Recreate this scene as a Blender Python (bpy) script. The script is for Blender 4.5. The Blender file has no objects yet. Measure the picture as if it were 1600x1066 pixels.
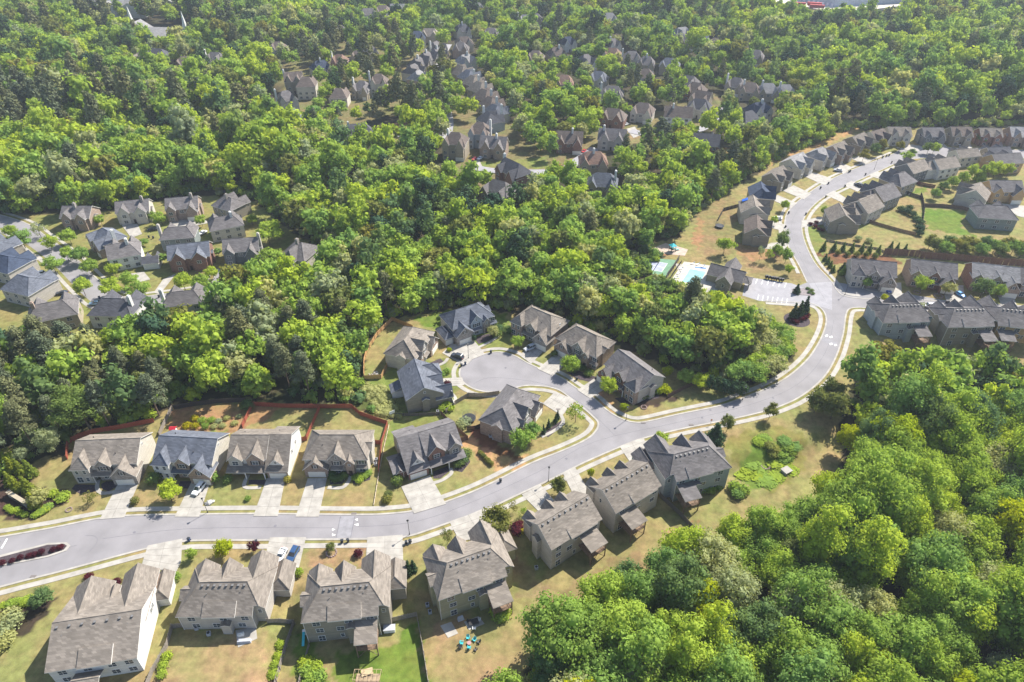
import bpy, math, random
import numpy as np
from mathutils import Vector, Matrix
R = math.radians
random.seed(7); rng = np.random.default_rng(11)
sc = bpy.context.scene
COL = sc.collection

# ---------------- camera, world, sun, exposure ----------------
H0, PITCH, FPX = 150.0, R(37), 1067.0
cam_d = bpy.data.cameras.new('camera'); cam = bpy.data.objects.new('camera', cam_d); COL.objects.link(cam)
cam_d.sensor_width = 36; cam_d.lens = 36 * FPX / 1600; cam_d.clip_start = 1; cam_d.clip_end = 12000
cam.location = (0, 0, H0); cam.rotation_euler = (R(90) - PITCH, 0, 0)
sc.camera = cam
SUN_AZ, SUN_EL = R(43), R(47)          # azimuth counted from +X towards +Y
w = bpy.data.worlds.new('World'); sc.world = w; w.use_nodes = True
nt = w.node_tree; sky = nt.nodes.new('ShaderNodeTexSky'); sky.sky_type = 'NISHITA'; sky.sun_disc = False
sky.sun_elevation = SUN_EL; sky.sun_rotation = R(90) - SUN_AZ; sky.air_density = 1.0; sky.dust_density = 1.0
nt.links.new(sky.outputs[0], nt.nodes['Background'].inputs[0]); nt.nodes['Background'].inputs[1].default_value = 0.105
sl = bpy.data.lights.new('sun', 'SUN'); so = bpy.data.objects.new('sun', sl); COL.objects.link(so)
sl.energy = 4.8; sl.angle = R(0.5); sl.color = (1, 0.955, 0.88)
so.rotation_euler = Vector((math.cos(SUN_EL) * math.cos(SUN_AZ), math.cos(SUN_EL) * math.sin(SUN_AZ), math.sin(SUN_EL))).to_track_quat('Z', 'Y').to_euler()
sc.view_settings.view_transform = 'Standard'; sc.view_settings.look = 'None'
sc.view_settings.exposure = 1.05; sc.view_settings.gamma = 1
sc.render.engine = 'CYCLES'
sc.cycles.max_bounces = 6; sc.cycles.diffuse_bounces = 4; sc.cycles.transmission_bounces = 4; sc.cycles.transparent_max_bounces = 4
sc.cycles.volume_bounces = 0; sc.cycles.use_denoising = True

# ---------------- pixel of the survey photo -> point of the place ----------------
CP, SP = math.cos(PITCH), math.sin(PITCH)
def P0(u, v, z=0.0):
    dx = (u - 800) / FPX; dy = (v - 533) / FPX
    d = (dx, CP - dy * SP, -SP - dy * CP); k = (z - H0) / d[2]
    return (d[0] * k, d[1] * k)
def proj(x, y, z):
    zc = y * CP - (z - H0) * SP; yc = -(y * SP + (z - H0) * CP)
    return (800 + FPX * x / zc, 533 + FPX * yc / zc, zc)

# ---------------- object helpers ----------------
def tag(o, label=None, cat=None, group=None, kind=None):
    if label: o['label'] = label
    if cat: o['category'] = cat
    if group: o['group'] = group
    if kind: o['kind'] = kind
    return o
def empty(name, loc=(0, 0, 0), rz=0):
    o = bpy.data.objects.new(name, None); o.empty_display_size = 0.5
    o.location = loc; o.rotation_euler = (0, 0, rz); COL.objects.link(o); return o
def link_mesh(name, me, parent=None, loc=(0, 0, 0), rz=0, sc_=None):
    o = bpy.data.objects.new(name, me); COL.objects.link(o); o.location = loc; o.rotation_euler = (0, 0, rz)
    if sc_: o.scale = sc_
    if parent: o.parent = parent
    return o
def dup(o, parent=None):
    c = o.copy(); COL.objects.link(c); c.parent = parent
    for ch in list(o.children): dup(ch, c)
    return c
class MB:
    def __init__(s): s.v = []; s.f = []; s.m = []
    def poly(s, pts, mi=0):
        n = len(s.v); s.v += [tuple(p) for p in pts]; s.f.append(tuple(range(n, n + len(pts)))); s.m.append(mi); return s
    def prism(s, bot, top, mi=0, mtop=None, caps=True):
        n = len(bot)
        for i in range(n):
            j = (i + 1) % n; s.poly([bot[i], bot[j], top[j], top[i]], mi)
        if caps: s.poly(list(reversed(bot)), mi); s.poly(top, mi if mtop is None else mtop)
        return s
    def box(s, x0, x1, y0, y1, z0, z1, mi=0, mtop=None):
        b = [(x0, y0, z0), (x1, y0, z0), (x1, y1, z0), (x0, y1, z0)]; t = [(p[0], p[1], z1) for p in b]
        return s.prism(b, t, mi, mtop)
    def slab(s, top, th=0.18, mt=0, ms=1):
        # top polygon in 3D, thickness straight down
        a = Vector(top[1]) - Vector(top[0]); b = Vector(top[2]) - Vector(top[0])
        if a.cross(b).z < 0: top = list(reversed(top))
        bot = [(p[0], p[1], p[2] - th) for p in top]
        s.poly(top, mt); s.poly(list(reversed(bot)), ms)
        for i in range(len(top)):
            j = (i + 1) % len(top); s.poly([bot[i], bot[j], top[j], top[i]], ms)
        return s
    def cyl(s, x, y, z0, z1, r0, r1=None, n=8, mi=0, cap=True):
        r1 = r0 if r1 is None else r1
        b = [(x + r0 * math.cos(2 * math.pi * k / n), y + r0 * math.sin(2 * math.pi * k / n), z0) for k in range(n)]
        t = [(x + r1 * math.cos(2 * math.pi * k / n), y + r1 * math.sin(2 * math.pi * k / n), z1) for k in range(n)]
        return s.prism(b, t, mi, caps=cap)
    def tube(s, p, q, r0, r1=None, n=6, mi=0):
        r1 = r0 if r1 is None else r1
        p = Vector(p); q = Vector(q); d = (q - p).normalized(); a = d.orthogonal().normalized(); b = d.cross(a)
        B = [p + r0 * (a * math.cos(2 * math.pi * k / n) + b * math.sin(2 * math.pi * k / n)) for k in range(n)]
        T = [q + r1 * (a * math.cos(2 * math.pi * k / n) + b * math.sin(2 * math.pi * k / n)) for k in range(n)]
        return s.prism(B, T, mi)
    def mesh(s, name, mats, smooth=False):
        me = bpy.data.meshes.new(name); me.from_pydata(s.v, [], s.f)
        for m in mats: me.materials.append(m)
        me.polygons.foreach_set('material_index', s.m)
        if smooth: me.polygons.foreach_set('use_smooth', [True] * len(s.f))
        me.update(); return me
    def build(s, name, mats, parent=None, loc=(0, 0, 0), rz=0, smooth=False):
        if not isinstance(mats, (list, tuple)): mats = [mats]
        return link_mesh(name, s.mesh(name, mats, smooth), parent, loc, rz)

# ---------------- materials ----------------
MATS = {}
def mat(name, col, rough=0.85, var=0.12, scale=0.6, col2=None, bump=0.0, spec=0.3, coord='Object', stretch=(1, 1, 1), metal=0.0, detail=4.0, thr=(0.35, 0.65)):
    if name in MATS: return MATS[name]
    m = bpy.data.materials.new(name); m.use_nodes = True; t = m.node_tree; b = t.nodes['Principled BSDF']
    b.inputs['Roughness'].default_value = rough; b.inputs['Specular IOR Level'].default_value = spec; b.inputs['Metallic'].default_value = metal
    tc = t.nodes.new('ShaderNodeTexCoord'); mp = t.nodes.new('ShaderNodeMapping'); mp.inputs['Scale'].default_value = stretch
    t.links.new(tc.outputs[coord], mp.inputs[0])
    n = t.nodes.new('ShaderNodeTexNoise'); n.inputs['Scale'].default_value = scale; n.inputs['Detail'].default_value = detail
    t.links.new(mp.outputs[0], n.inputs['Vector'])
    r = t.nodes.new('ShaderNodeValToRGB'); r.color_ramp.elements[0].position = thr[0]; r.color_ramp.elements[1].position = thr[1]
    c2 = col2 or tuple(c * (1 + var) for c in col); c1 = col if col2 else tuple(c * (1 - var) for c in col)
    r.color_ramp.elements[0].color = (*c1, 1); r.color_ramp.elements[1].color = (*c2, 1)
    t.links.new(n.outputs[0], r.inputs[0]); t.links.new(r.outputs[0], b.inputs['Base Color'])
    if bump:
        bp = t.nodes.new('ShaderNodeBump'); bp.inputs['Strength'].default_value = bump; bp.inputs['Distance'].default_value = 0.05
        t.links.new(n.outputs[0], bp.inputs['Height']); t.links.new(bp.outputs[0], b.inputs['Normal'])
    MATS[name] = m; return m
def shingle(name, col):
    """asphalt shingles: courses of tabs in slightly different tones plus weathering"""
    if name in MATS: return MATS[name]
    m = bpy.data.materials.new(name); m.use_nodes = True; t = m.node_tree; b = t.nodes['Principled BSDF']
    b.inputs['Roughness'].default_value = 0.9; b.inputs['Specular IOR Level'].default_value = 0.2
    L = t.links; N = t.nodes
    tc = N.new('ShaderNodeTexCoord'); sx = N.new('ShaderNodeSeparateXYZ'); L.new(tc.outputs['Object'], sx.inputs[0])
    ad = N.new('ShaderNodeMath'); ad.operation = 'ADD'; L.new(sx.outputs[0], ad.inputs[0]); L.new(sx.outputs[1], ad.inputs[1])
    cb = N.new('ShaderNodeCombineXYZ'); L.new(ad.outputs[0], cb.inputs[0])
    mz = N.new('ShaderNodeMath'); mz.operation = 'MULTIPLY'; mz.inputs[1].default_value = 1.6; L.new(sx.outputs[2], mz.inputs[0]); L.new(mz.outputs[0], cb.inputs[1])
    br = N.new('ShaderNodeTexBrick'); br.inputs['Scale'].default_value = 1.0; br.inputs['Brick Width'].default_value = 0.95; br.inputs['Row Height'].default_value = 0.36
    br.inputs['Mortar Size'].default_value = 0.012; br.inputs['Bias'].default_value = -0.1
    br.inputs['Color1'].default_value = (*[c * 0.78 for c in col], 1); br.inputs['Color2'].default_value = (*[c * 1.2 for c in col], 1); br.inputs['Mortar'].default_value = (*[c * 0.7 for c in col], 1)
    L.new(cb.outputs[0], br.inputs['Vector'])
    n = N.new('ShaderNodeTexNoise'); n.inputs['Scale'].default_value = 0.35; n.inputs['Detail'].default_value = 5; L.new(tc.outputs['Object'], n.inputs['Vector'])
    mr = N.new('ShaderNodeMapRange'); mr.inputs[1].default_value = 0.3; mr.inputs[2].default_value = 0.7; mr.inputs[3].default_value = 0.84; mr.inputs[4].default_value = 1.14; L.new(n.outputs[0], mr.inputs[0])
    mx = N.new('ShaderNodeVectorMath'); mx.operation = 'MULTIPLY'; L.new(br.outputs[0], mx.inputs[0]); L.new(mr.outputs[0], mx.inputs[1])
    oi = N.new('ShaderNodeObjectInfo'); mo = N.new('ShaderNodeMapRange'); mo.inputs[3].default_value = 0.9; mo.inputs[4].default_value = 1.1; L.new(oi.outputs['Random'], mo.inputs[0])
    m2 = N.new('ShaderNodeVectorMath'); m2.operation = 'MULTIPLY'; L.new(mx.outputs[0], m2.inputs[0]); L.new(mo.outputs[0], m2.inputs[1])
    L.new(m2.outputs[0], b.inputs['Base Color']); MATS[name] = m; return m
def siding(name, col, rows=0.2, amt=0.12):
    """lap siding or brick: horizontal courses"""
    if name in MATS: return MATS[name]
    m = bpy.data.materials.new(name); m.use_nodes = True; t = m.node_tree; b = t.nodes['Principled BSDF']
    b.inputs['Roughness'].default_value = 0.7; b.inputs['Specular IOR Level'].default_value = 0.25
    L = t.links; N = t.nodes
    tc = N.new('ShaderNodeTexCoord'); sx = N.new('ShaderNodeSeparateXYZ'); L.new(tc.outputs['Object'], sx.inputs[0])
    ad = N.new('ShaderNodeMath'); ad.operation = 'ADD'; L.new(sx.outputs[0], ad.inputs[0]); L.new(sx.outputs[1], ad.inputs[1])
    cb = N.new('ShaderNodeCombineXYZ'); L.new(ad.outputs[0], cb.inputs[0]); L.new(sx.outputs[2], cb.inputs[1])
    br = N.new('ShaderNodeTexBrick'); br.inputs['Scale'].default_value = 1.0; br.inputs['Brick Width'].default_value = 0.5 if amt > .2 else 3.6; br.inputs['Row Height'].default_value = rows
    br.inputs['Mortar Size'].default_value = 0.02; br.inputs['Color1'].default_value = (*[c * (1 - amt) for c in col], 1)
    br.inputs['Color2'].default_value = (*[min(1, c * (1 + amt)) for c in col], 1); br.inputs['Mortar'].default_value = (*[c * 0.72 for c in col], 1)
    L.new(cb.outputs[0], br.inputs['Vector'])
    n = N.new('ShaderNodeTexNoise'); n.inputs['Scale'].default_value = 0.8; n.inputs['Detail'].default_value = 4; L.new(tc.outputs['Object'], n.inputs['Vector'])
    mr = N.new('ShaderNodeMapRange'); mr.inputs[3].default_value = 0.85; mr.inputs[4].default_value = 1.12; L.new(n.outputs[0], mr.inputs[0])
    mx = N.new('ShaderNodeVectorMath'); mx.operation = 'MULTIPLY'; L.new(br.outputs[0], mx.inputs[0]); L.new(mr.outputs[0], mx.inputs[1])
    L.new(mx.outputs[0], b.inputs['Base Color']); MATS[name] = m; return m
def leafmat(name, col, yel=(1.22, 1.10, 0.62), transl=0.46, var=0.30):
    if name in MATS: return MATS[name]
    m = bpy.data.materials.new(name); m.use_nodes = True; t = m.node_tree; L = t.links; N = t.nodes
    N.remove(N['Principled BSDF']); out = N['Material Output']
    oi = N.new('ShaderNodeObjectInfo'); tc = N.new('ShaderNodeTexCoord')
    ns = N.new('ShaderNodeTexNoise'); ns.inputs['Scale'].default_value = 0.45; ns.inputs['Detail'].default_value = 3; L.new(tc.outputs['Object'], ns.inputs['Vector'])
    nf = N.new('ShaderNodeTexWhiteNoise'); L.new(tc.outputs['Object'], nf.inputs['Vector'])
    r = N.new('ShaderNodeValToRGB'); r.color_ramp.elements[0].position = 0.0; r.color_ramp.elements[1].position = 1.0
    r.color_ramp.elements[0].color = (*[c * k for c, k in zip(col, (0.8, 0.88, 1.05))], 1)
    r.color_ramp.elements[1].color = (*[c * k for c, k in zip(col, yel)], 1); L.new(oi.outputs['Random'], r.inputs[0])
    a = N.new('ShaderNodeMapRange'); a.inputs[1].default_value = 0.3; a.inputs[2].default_value = 0.7; a.inputs[3].default_value = 1 - var; a.inputs[4].default_value = 1 + var; L.new(ns.outputs[0], a.inputs[0])
    mu = N.new('ShaderNodeVectorMath'); mu.operation = 'MULTIPLY'; L.new(r.outputs[0], mu.inputs[0]); L.new(a.outputs[0], mu.inputs[1])
    d = N.new('ShaderNodeBsdfDiffuse'); tr = N.new('ShaderNodeBsdfTranslucent'); mx = N.new('ShaderNodeMixShader'); mx.inputs[0].default_value = transl
    mt = N.new('ShaderNodeVectorMath'); mt.operation = 'MULTIPLY'; mt.inputs[1].default_value = (1.18, 1.12, 0.72); L.new(mu.outputs[0], mt.inputs[0])
    L.new(mu.outputs[0], d.inputs[0]); L.new(mt.outputs[0], tr.inputs[0]); L.new(d.outputs[0], mx.inputs[1]); L.new(tr.outputs[0], mx.inputs[2]); L.new(mx.outputs[0], out.inputs[0])
    MATS[name] = m; return m

# ---------------- curves on the ground ----------------
def smooth(pts, n=5):
    P = [np.array(p, float) for p in pts]; out = []
    for i in range(len(P) - 1):
        p0 = P[max(i - 1, 0)]; p1 = P[i]; p2 = P[i + 1]; p3 = P[min(i + 2, len(P) - 1)]
        for k in range(n):
            t = k / n; out.append(0.5 * ((2 * p1) + (-p0 + p2) * t + (2 * p0 - 5 * p1 + 4 * p2 - p3) * t * t + (-p0 + 3 * p1 - 3 * p2 + p3) * t ** 3))
    out.append(P[-1]); return [tuple(p) for p in out]
def px(pts, z=0): return [P0(u, v, z) for u, v in pts]
def pip(poly, x, y):
    x = np.asarray(x, float); y = np.asarray(y, float); ins = np.zeros(x.shape, bool); n = len(poly)
    for i in range(n):
        x0, y0 = poly[i]; x1, y1 = poly[(i + 1) % n]
        c = ((y0 > y) != (y1 > y))
        with np.errstate(divide='ignore', invalid='ignore'):
            xx = (x1 - x0) * (y - y0) / ((y1 - y0) if y1 != y0 else 1e-9) + x0
        ins ^= c & (x < xx)
    return ins
def pdist(line, x, y):
    x = np.asarray(x, float); y = np.asarray(y, float); best = np.full(x.shape, 1e9)
    for (x0, y0), (x1, y1) in zip(line[:-1], line[1:]):
        dx, dy = x1 - x0, y1 - y0; l2 = dx * dx + dy * dy + 1e-9
        t = np.clip(((x - x0) * dx + (y - y0) * dy) / l2, 0, 1)
        best = np.minimum(best, (x - x0 - t * dx) ** 2 + (y - y0 - t * dy) ** 2)
    return np.sqrt(best)
def sstep(a, b, t):
    t = np.clip((np.asarray(t, float) - a) / (b - a), 0, 1); return t * t * (3 - 2 * t)
# ================= GROUND, ROADS =================
E1 = px([(-120,862),(-40,846),(5,839.5),(42,833),(82,826),(120,818),(160,810.5),(190,807.5),(225,806),(275,805.3),(400,804),(500,805),(557,805.5),(600,804.5),(650,799),(695,786),(755,762.5),(830,725),(880,705),(917,687.5),(932,674),(936,661),(927,650),(912,637),(895,624),(878,611),(862,605),(845,602.5),(820,602),(795,608),(770,612),(745,608.5),(726,598),(719,584),(724,571),(738,560),(757,554),(780,551),(802,556),(822,567),(850,580),(875,590),(900,607),(925,622),(942,637),(957,648),(975,657),(992,661),(1012,659.5),(1062,648),(1125,635),(1162,622.5),(1200,607.5),(1228,592),(1252,573),(1270,553),(1285,527),(1292,505),(1290,490),(1280,479),(1262,473),(1230,471.5),(1195,469)])
E2 = px([(-120,944),(-40,925),(0,916),(42,905),(90,893),(150,877),(225,857),(285,845),(340,843),(400,843),(475,842),(600,840.5),(640,836),(675,825),(717,810),(760,795),(805,774),(867,745),(912,722),(972,696),(1005,684),(1062,670),(1125,657.5),(1170,648),(1210,637),(1250,619),(1285,590),(1305,557),(1316,522),(1320,495),(1325,483),(1338,480),(1360,481),(1420,484),(1500,489),(1600,497),(1680,503)])
E3 = px([(1680,486),(1600,479),(1475,471),(1400,468.5),(1345,467),(1318,462.5),(1307,454),(1298,440),(1275,415),(1262,392),(1254,370),(1252,352),(1258,336),(1270,321),(1288,307),(1320,291),(1375,266),(1408,252),(1440,247),(1500,245),(1600,247),(1680,249)])
E4 = px([(1262,441),(1248,412),(1234,388),(1228,368),(1227,348),(1232,331),(1250,313),(1287,287),(1325,269),(1375,249),(1398,240),(1408,233),(1425,228),(1450,229),(1500,232),(1600,235),(1680,237)])
def dedup(l):
    o = [l[0]]
    for p in l[1:]:
        if abs(p[0] - o[-1][0]) + abs(p[1] - o[-1][1]) > 1e-6: o.append(p)
    return o
E1s, E2s, E3s, E4s = [dedup(smooth(e, 4)) for e in (E1, E2, E3, E4)]
SOUTH = E2s + [(700, 150), (700, -100), (-300, -100)]
SOUTH = px([(-120,944)]) and (E2s + [(E2s[-1][0] + 300, E2s[-1][1]), (900, -50), (-250, -50), (E2s[0][0] - 60, E2s[0][1] - 5)])
gx0, gx1 = P0(425, 950)[0], P0(470, 950)[0]
BASIN = P0(1190, 690)
def hgt(x, y):
    x = np.asarray(x, float); y = np.asarray(y, float)
    ins = pip(SOUTH, x, y); d = np.where(ins, pdist(E2, x, y), 0)
    gate = sstep(gx0, gx1, x)
    h = -3.0 * sstep(13, 20, d) * gate - 2.5 * sstep(38, 75, d) * gate
    # detention hollow stays shallow, then far hills
    r = np.hypot(x, y - 200); far = sstep(420, 700, r)
    h = h + far * (3 * np.sin(x / 170 + 1.2) * np.cos(y / 210 - .6) + 2 * np.sin(x / 93 + y / 130))
    return h
def hz(x, y): return float(hgt(np.array([x]), np.array([y]))[0])
def PG(u, v, dz=0.0):
    z = 0.0
    for _ in range(12):
        x, y = P0(u, v, z); z = 0.5 * z + 0.5 * hz(x, y)
    x, y = P0(u, v, z); return (x, y, z + dz)

def axis(segs):
    out = []
    for a, b, s in segs:
        n = max(1, int(round((b - a) / s))); out += [a + (b - a) * i / n for i in range(n)]
    out.append(segs[-1][1]); return np.array(out)
xs = axis([(-5000, -1200, 400), (-1200, -300, 20), (-300, -150, 4), (-150, 240, 0.85), (240, 400, 2), (400, 1200, 20), (1200, 5000, 400)])
ys = axis([(-1500, -100, 100), (-100, 60, 8), (60, 300, 0.85), (300, 460, 1.6), (460, 1500, 20), (1500, 9000, 500)])
X, Y = np.meshgrid(xs, ys); Xf, Yf = X.ravel(), Y.ravel(); Zf = hgt(Xf, Yf)
FOREST = (0.050, 0.044, 0.025); LAWN = (0.218, 0.182, 0.082); VIV = (0.115, 0.155, 0.030); GRN = (0.155, 0.165, 0.05)
DIRT = (0.27, 0.155, 0.085); STRAW = (0.34, 0.20, 0.11); MULCH = (0.055, 0.035, 0.03); DULL = (0.20, 0.15, 0.075); BRUSH = (0.07, 0.09, 0.025); FIELD = (0.17, 0.155, 0.05); REDM = (0.16, 0.075, 0.045)
Colr = np.tile(np.array(FOREST), (len(Xf), 1))
NEAR = [(-80,800),(60,716),(105,715),(108,690),(160,672),(240,658),(262,640),(275,630),(385,622),(400,626),(497,632),(545,632),(565,645),(605,655),(575,600),(568,580),(570,550),(612,500),(650,492),(700,484),(790,488),(900,520),(960,540),(1040,573),(1100,592),(1170,602),(1222,585),(1240,556),(1228,525),(1200,512),(1165,488),(1160,470),(1200,455),(1262,470),(1330,470),(1380,520),(1345,580),(1330,610),(1312,650),(1322,690),(1312,735),(1252,812),(1172,822),(1122,850),(1070,868),(1045,882),(975,922),(880,992),(778,1075),(725,1200),(-100,1200)]
TROW = [(1333,478),(1338,555),(1352,572),(1385,586),(1440,588),(1520,592),(1600,600),(1700,604),(1700,485),(1600,490)]
RCL = [(1040,400),(1000,385),(1060,370),(1085,340),(1120,320),(1140,300),(1190,268),(1240,240),(1330,205),(1420,200),(1700,200),(1700,490),(1330,475),(1262,470),(1200,458),(1160,470),(1110,462),(1050,440),(1020,420)]
LCL = [(-80,335),(85,335),(170,332),(260,312),(330,305),(400,315),(440,350),(505,395),(505,425),(430,432),(370,465),(310,475),(262,500),(245,545),(130,545),(60,560),(-80,560)]
VILL = [(640,170),(700,185),(700,270),(760,300),(850,275),(900,262),(1000,215),(1120,200),(1180,180),(1120,150),(1050,170),(960,190),(880,200),(790,190),(760,150),(700,90),(640,60),(560,60),(440,100),(440,180),(520,205)]
GPOLY = [(NEAR, LAWN), (RCL, LAWN), (TROW, LAWN), ([(1380,560),(1700,560),(1700,640),(1380,620)], FOREST), (LCL, (0.185, 0.170, 0.065)), (VILL, (0.15, 0.125, 0.06)),
 ([(260,690),(270,640),(300,633),(385,628),(384,665),(355,685)], DIRT),
 ([(384,665),(396,632),(440,636),(425,650),(400,664)], DIRT), ([(262,700),(258,680),(352,672),(352,690)], GRN),
 ([(500,690),(500,636),(560,640),(600,662),(590,700)], LAWN), ([(612,655),(690,650),(715,685),(690,700),(600,720),(600,690)], GRN),
 ([(575,600),(612,575),(690,560),(720,600),(700,650),(612,655),(590,640)], GRN), ([(640,500),(700,484),(790,490),(800,520),(745,545),(690,520)], VIV),
 ([(768,500),(795,500),(800,545),(760,560)], GRN),
 ([(711,683),(727,676),(760,700),(800,715),(832,712),(812,735),(780,735),(745,712)], STRAW),
 ([(930,605),(948,612),(990,640),(960,650),(935,625)], STRAW), ([(985,625),(1040,610),(1060,625),(1000,640)], MULCH),
 ([(725,668),(745,665),(800,706),(818,712),(800,718),(760,700)], REDM),
 ([(570,592),(610,650),(603,655),(560,640),(545,625),(560,600)], BRUSH),
 ([(262,985),(415,980),(420,1110),(225,1110)], (.255,.182,.100)), ([(480,850),(570,850),(575,880),(480,885)], (.25,.165,.095)), ([(675,960),(800,950),(865,930),(860,970),(760,1060),(690,1100)], (.235,.175,.09)), ([(605,1000),(650,955),(672,1090),(612,1110)], VIV), ([(462,972),(478,975),(495,1010),(520,1110),(470,1110),(455,1050)], VIV),
 ([(520,1010),(610,1000),(620,1110),(520,1110)], VIV),
 ([(815,860),(850,905),(870,930),(815,925),(790,860)], (.22,.155,.09)), ([(865,925),(960,860),(1000,850),(1010,875),(900,960)], DULL),
 ([(1100,800),(1030,835),(1060,815)], DIRT), ([(1130,690),(1200,660),(1260,680),(1260,720),(1210,760),(1170,740),(1150,720)], FIELD),
 ([(1155,728),(1180,695),(1230,682),(1245,712),(1222,748),(1190,755),(1160,745)], VIV),
 ([(1245,780),(1288,710),(1282,660),(1298,665),(1312,700),(1300,740),(1250,800),(1200,805)], (0.27,0.21,0.10)),
 ([(-10,805),(8,814),(50,813),(82,799),(108,778),(100,768),(60,765),(30,735),(8,735),(-30,760)], MULCH),
 ([(-30,945),(30,932),(75,932),(88,938),(60,975),(20,1000),(-30,1010)], MULCH),
 ([(1085,325),(1140,300),(1160,330),(1150,350),(1145,400),(1100,400),(1090,360)], DULL), ([(1155,400),(1210,395),(1250,420),(1255,440),(1180,432)], DULL),
 ([(1150,378),(1205,385),(1215,400),(1180,408),(1150,395)], DIRT),([(1010,385),(1050,400),(1000,400)], DIRT), ([(1080,378),(1092,340),(1100,345),(1095,392)], DIRT),
 ([(1268,395),(1380,398),(1410,408),(1400,418),(1300,412)], REDM), ([(1440,325),(1510,330),(1500,355),(1530,372),(1450,358)], VIV),
 ([(1420,300),(1452,290),(1445,303)], VIV), ([(1130,232),(1250,215),(1320,200),(1370,188),(1370,196),(1325,211),(1240,247),(1150,275)], (0.30,0.19,0.09)),
 ([(1395,330),(1438,318),(1440,325),(1412,350)], DULL), ([(1262,340),(1285,345),(1290,400),(1270,392),(1258,370)], GRN),
 ([(1195,472),(1290,485),(1285,525),(1250,520),(1200,500)], LAWN),
 ([(803,188),(830,180),(835,195),(805,205)], GRN), ([(955,205),(1045,195),(1050,215),(960,230)], DULL), ([(750,255),(850,245),(860,262),(760,270)], GRN),
 ([(590,195),(640,190),(650,210),(590,215)], DIRT), ([(1560,190),(1620,190),(1620,200),(1560,200)], DULL)]
for poly, c in GPOLY:
    wp = px(poly); bx = [p[0] for p in wp]; by = [p[1] for p in wp]
    idx = np.where((Xf > min(bx)) & (Xf < max(bx)) & (Yf > min(by)) & (Yf < max(by)))[0]
    k = pip(wp, Xf[idx] + 0.8 * np.sin(Yf[idx] * 1.3) , Yf[idx] + 0.8 * np.sin(Xf[idx] * 1.1)); Colr[idx[k]] = c
nx, ny = len(xs), len(ys)
ii = (np.arange(ny - 1)[:, None] * nx + np.arange(nx - 1)[None, :]).ravel()
F = np.stack([ii, ii + 1, ii + nx + 1, ii + nx], 1)
me = bpy.data.meshes.new('ground'); me.vertices.add(len(Xf)); me.vertices.foreach_set('co', np.stack([Xf, Yf, Zf], 1).ravel())
me.loops.add(F.size); me.loops.foreach_set('vertex_index', F.ravel().astype(np.int32)); me.polygons.add(len(F))
me.polygons.foreach_set('loop_start', np.arange(0, F.size, 4, dtype=np.int32)); me.polygons.foreach_set('loop_total', np.full(len(F), 4, np.int32))
me.update(calc_edges=True); me.polygons.foreach_set('use_smooth', [True] * len(F))
at = me.color_attributes.new('cover', 'FLOAT_COLOR', 'POINT'); at.data.foreach_set('color', np.concatenate([Colr, np.ones((len(Xf), 1))], 1).ravel())
gm = bpy.data.materials.new('ground_cover'); gm.use_nodes = True; t = gm.node_tree; N = t.nodes; L = t.links; b = N['Principled BSDF']
b.inputs['Roughness'].default_value = 0.95; b.inputs['Specular IOR Level'].default_value = 0.1
va = N.new('ShaderNodeVertexColor'); va.layer_name = 'cover'; tc = N.new('ShaderNodeTexCoord')
def noise(s, d, a, bb, lo, hi):
    n = N.new('ShaderNodeTexNoise'); n.inputs['Scale'].default_value = s; n.inputs['Detail'].default_value = d; n.inputs['Roughness'].default_value = .65; L.new(tc.outputs['Object'], n.inputs['Vector'])
    m = N.new('ShaderNodeMapRange'); m.inputs[1].default_value = a; m.inputs[2].default_value = bb; m.inputs[3].default_value = lo; m.inputs[4].default_value = hi; L.new(n.outputs[0], m.inputs[0]); return m
n1 = noise(0.075, 9, .38, .62, 0, 1); n2 = noise(0.45, 8, .3, .7, .66, 1.32); n3 = noise(6, 3, .25, .75, .8, 1.2)
mixg = N.new('ShaderNodeMix'); mixg.data_type = 'RGBA'; mixg.blend_type = 'MULTIPLY'; mixg.inputs[0].default_value = 1
rp = N.new('ShaderNodeValToRGB'); rp.color_ramp.elements[0].color = (1.10, .97, .98, 1); rp.color_ramp.elements[1].color = (.82, 1.02, .74, 1); L.new(n1.outputs[0], rp.inputs[0])
L.new(va.outputs[0], mixg.inputs[6]); L.new(rp.outputs[0], mixg.inputs[7])
v1 = N.new('ShaderNodeVectorMath'); v1.operation = 'MULTIPLY'; L.new(mixg.outputs[2], v1.inputs[0]); L.new(n2.outputs[0], v1.inputs[1])
v2 = N.new('ShaderNodeVectorMath'); v2.operation = 'MULTIPLY'; L.new(v1.outputs[0], v2.inputs[0]); L.new(n3.outputs[0], v2.inputs[1]); L.new(v2.outputs[0], b.inputs['Base Color'])
bp = N.new('ShaderNodeBump'); bp.inputs['Strength'].default_value = .5; bp.inputs['Distance'].default_value = .12; L.new(n3.outputs[0], bp.inputs['Height']); L.new(bp.outputs[0], b.inputs['Normal'])
me.materials.append(gm); g = link_mesh('ground', me); tag(g, kind='structure')

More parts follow.
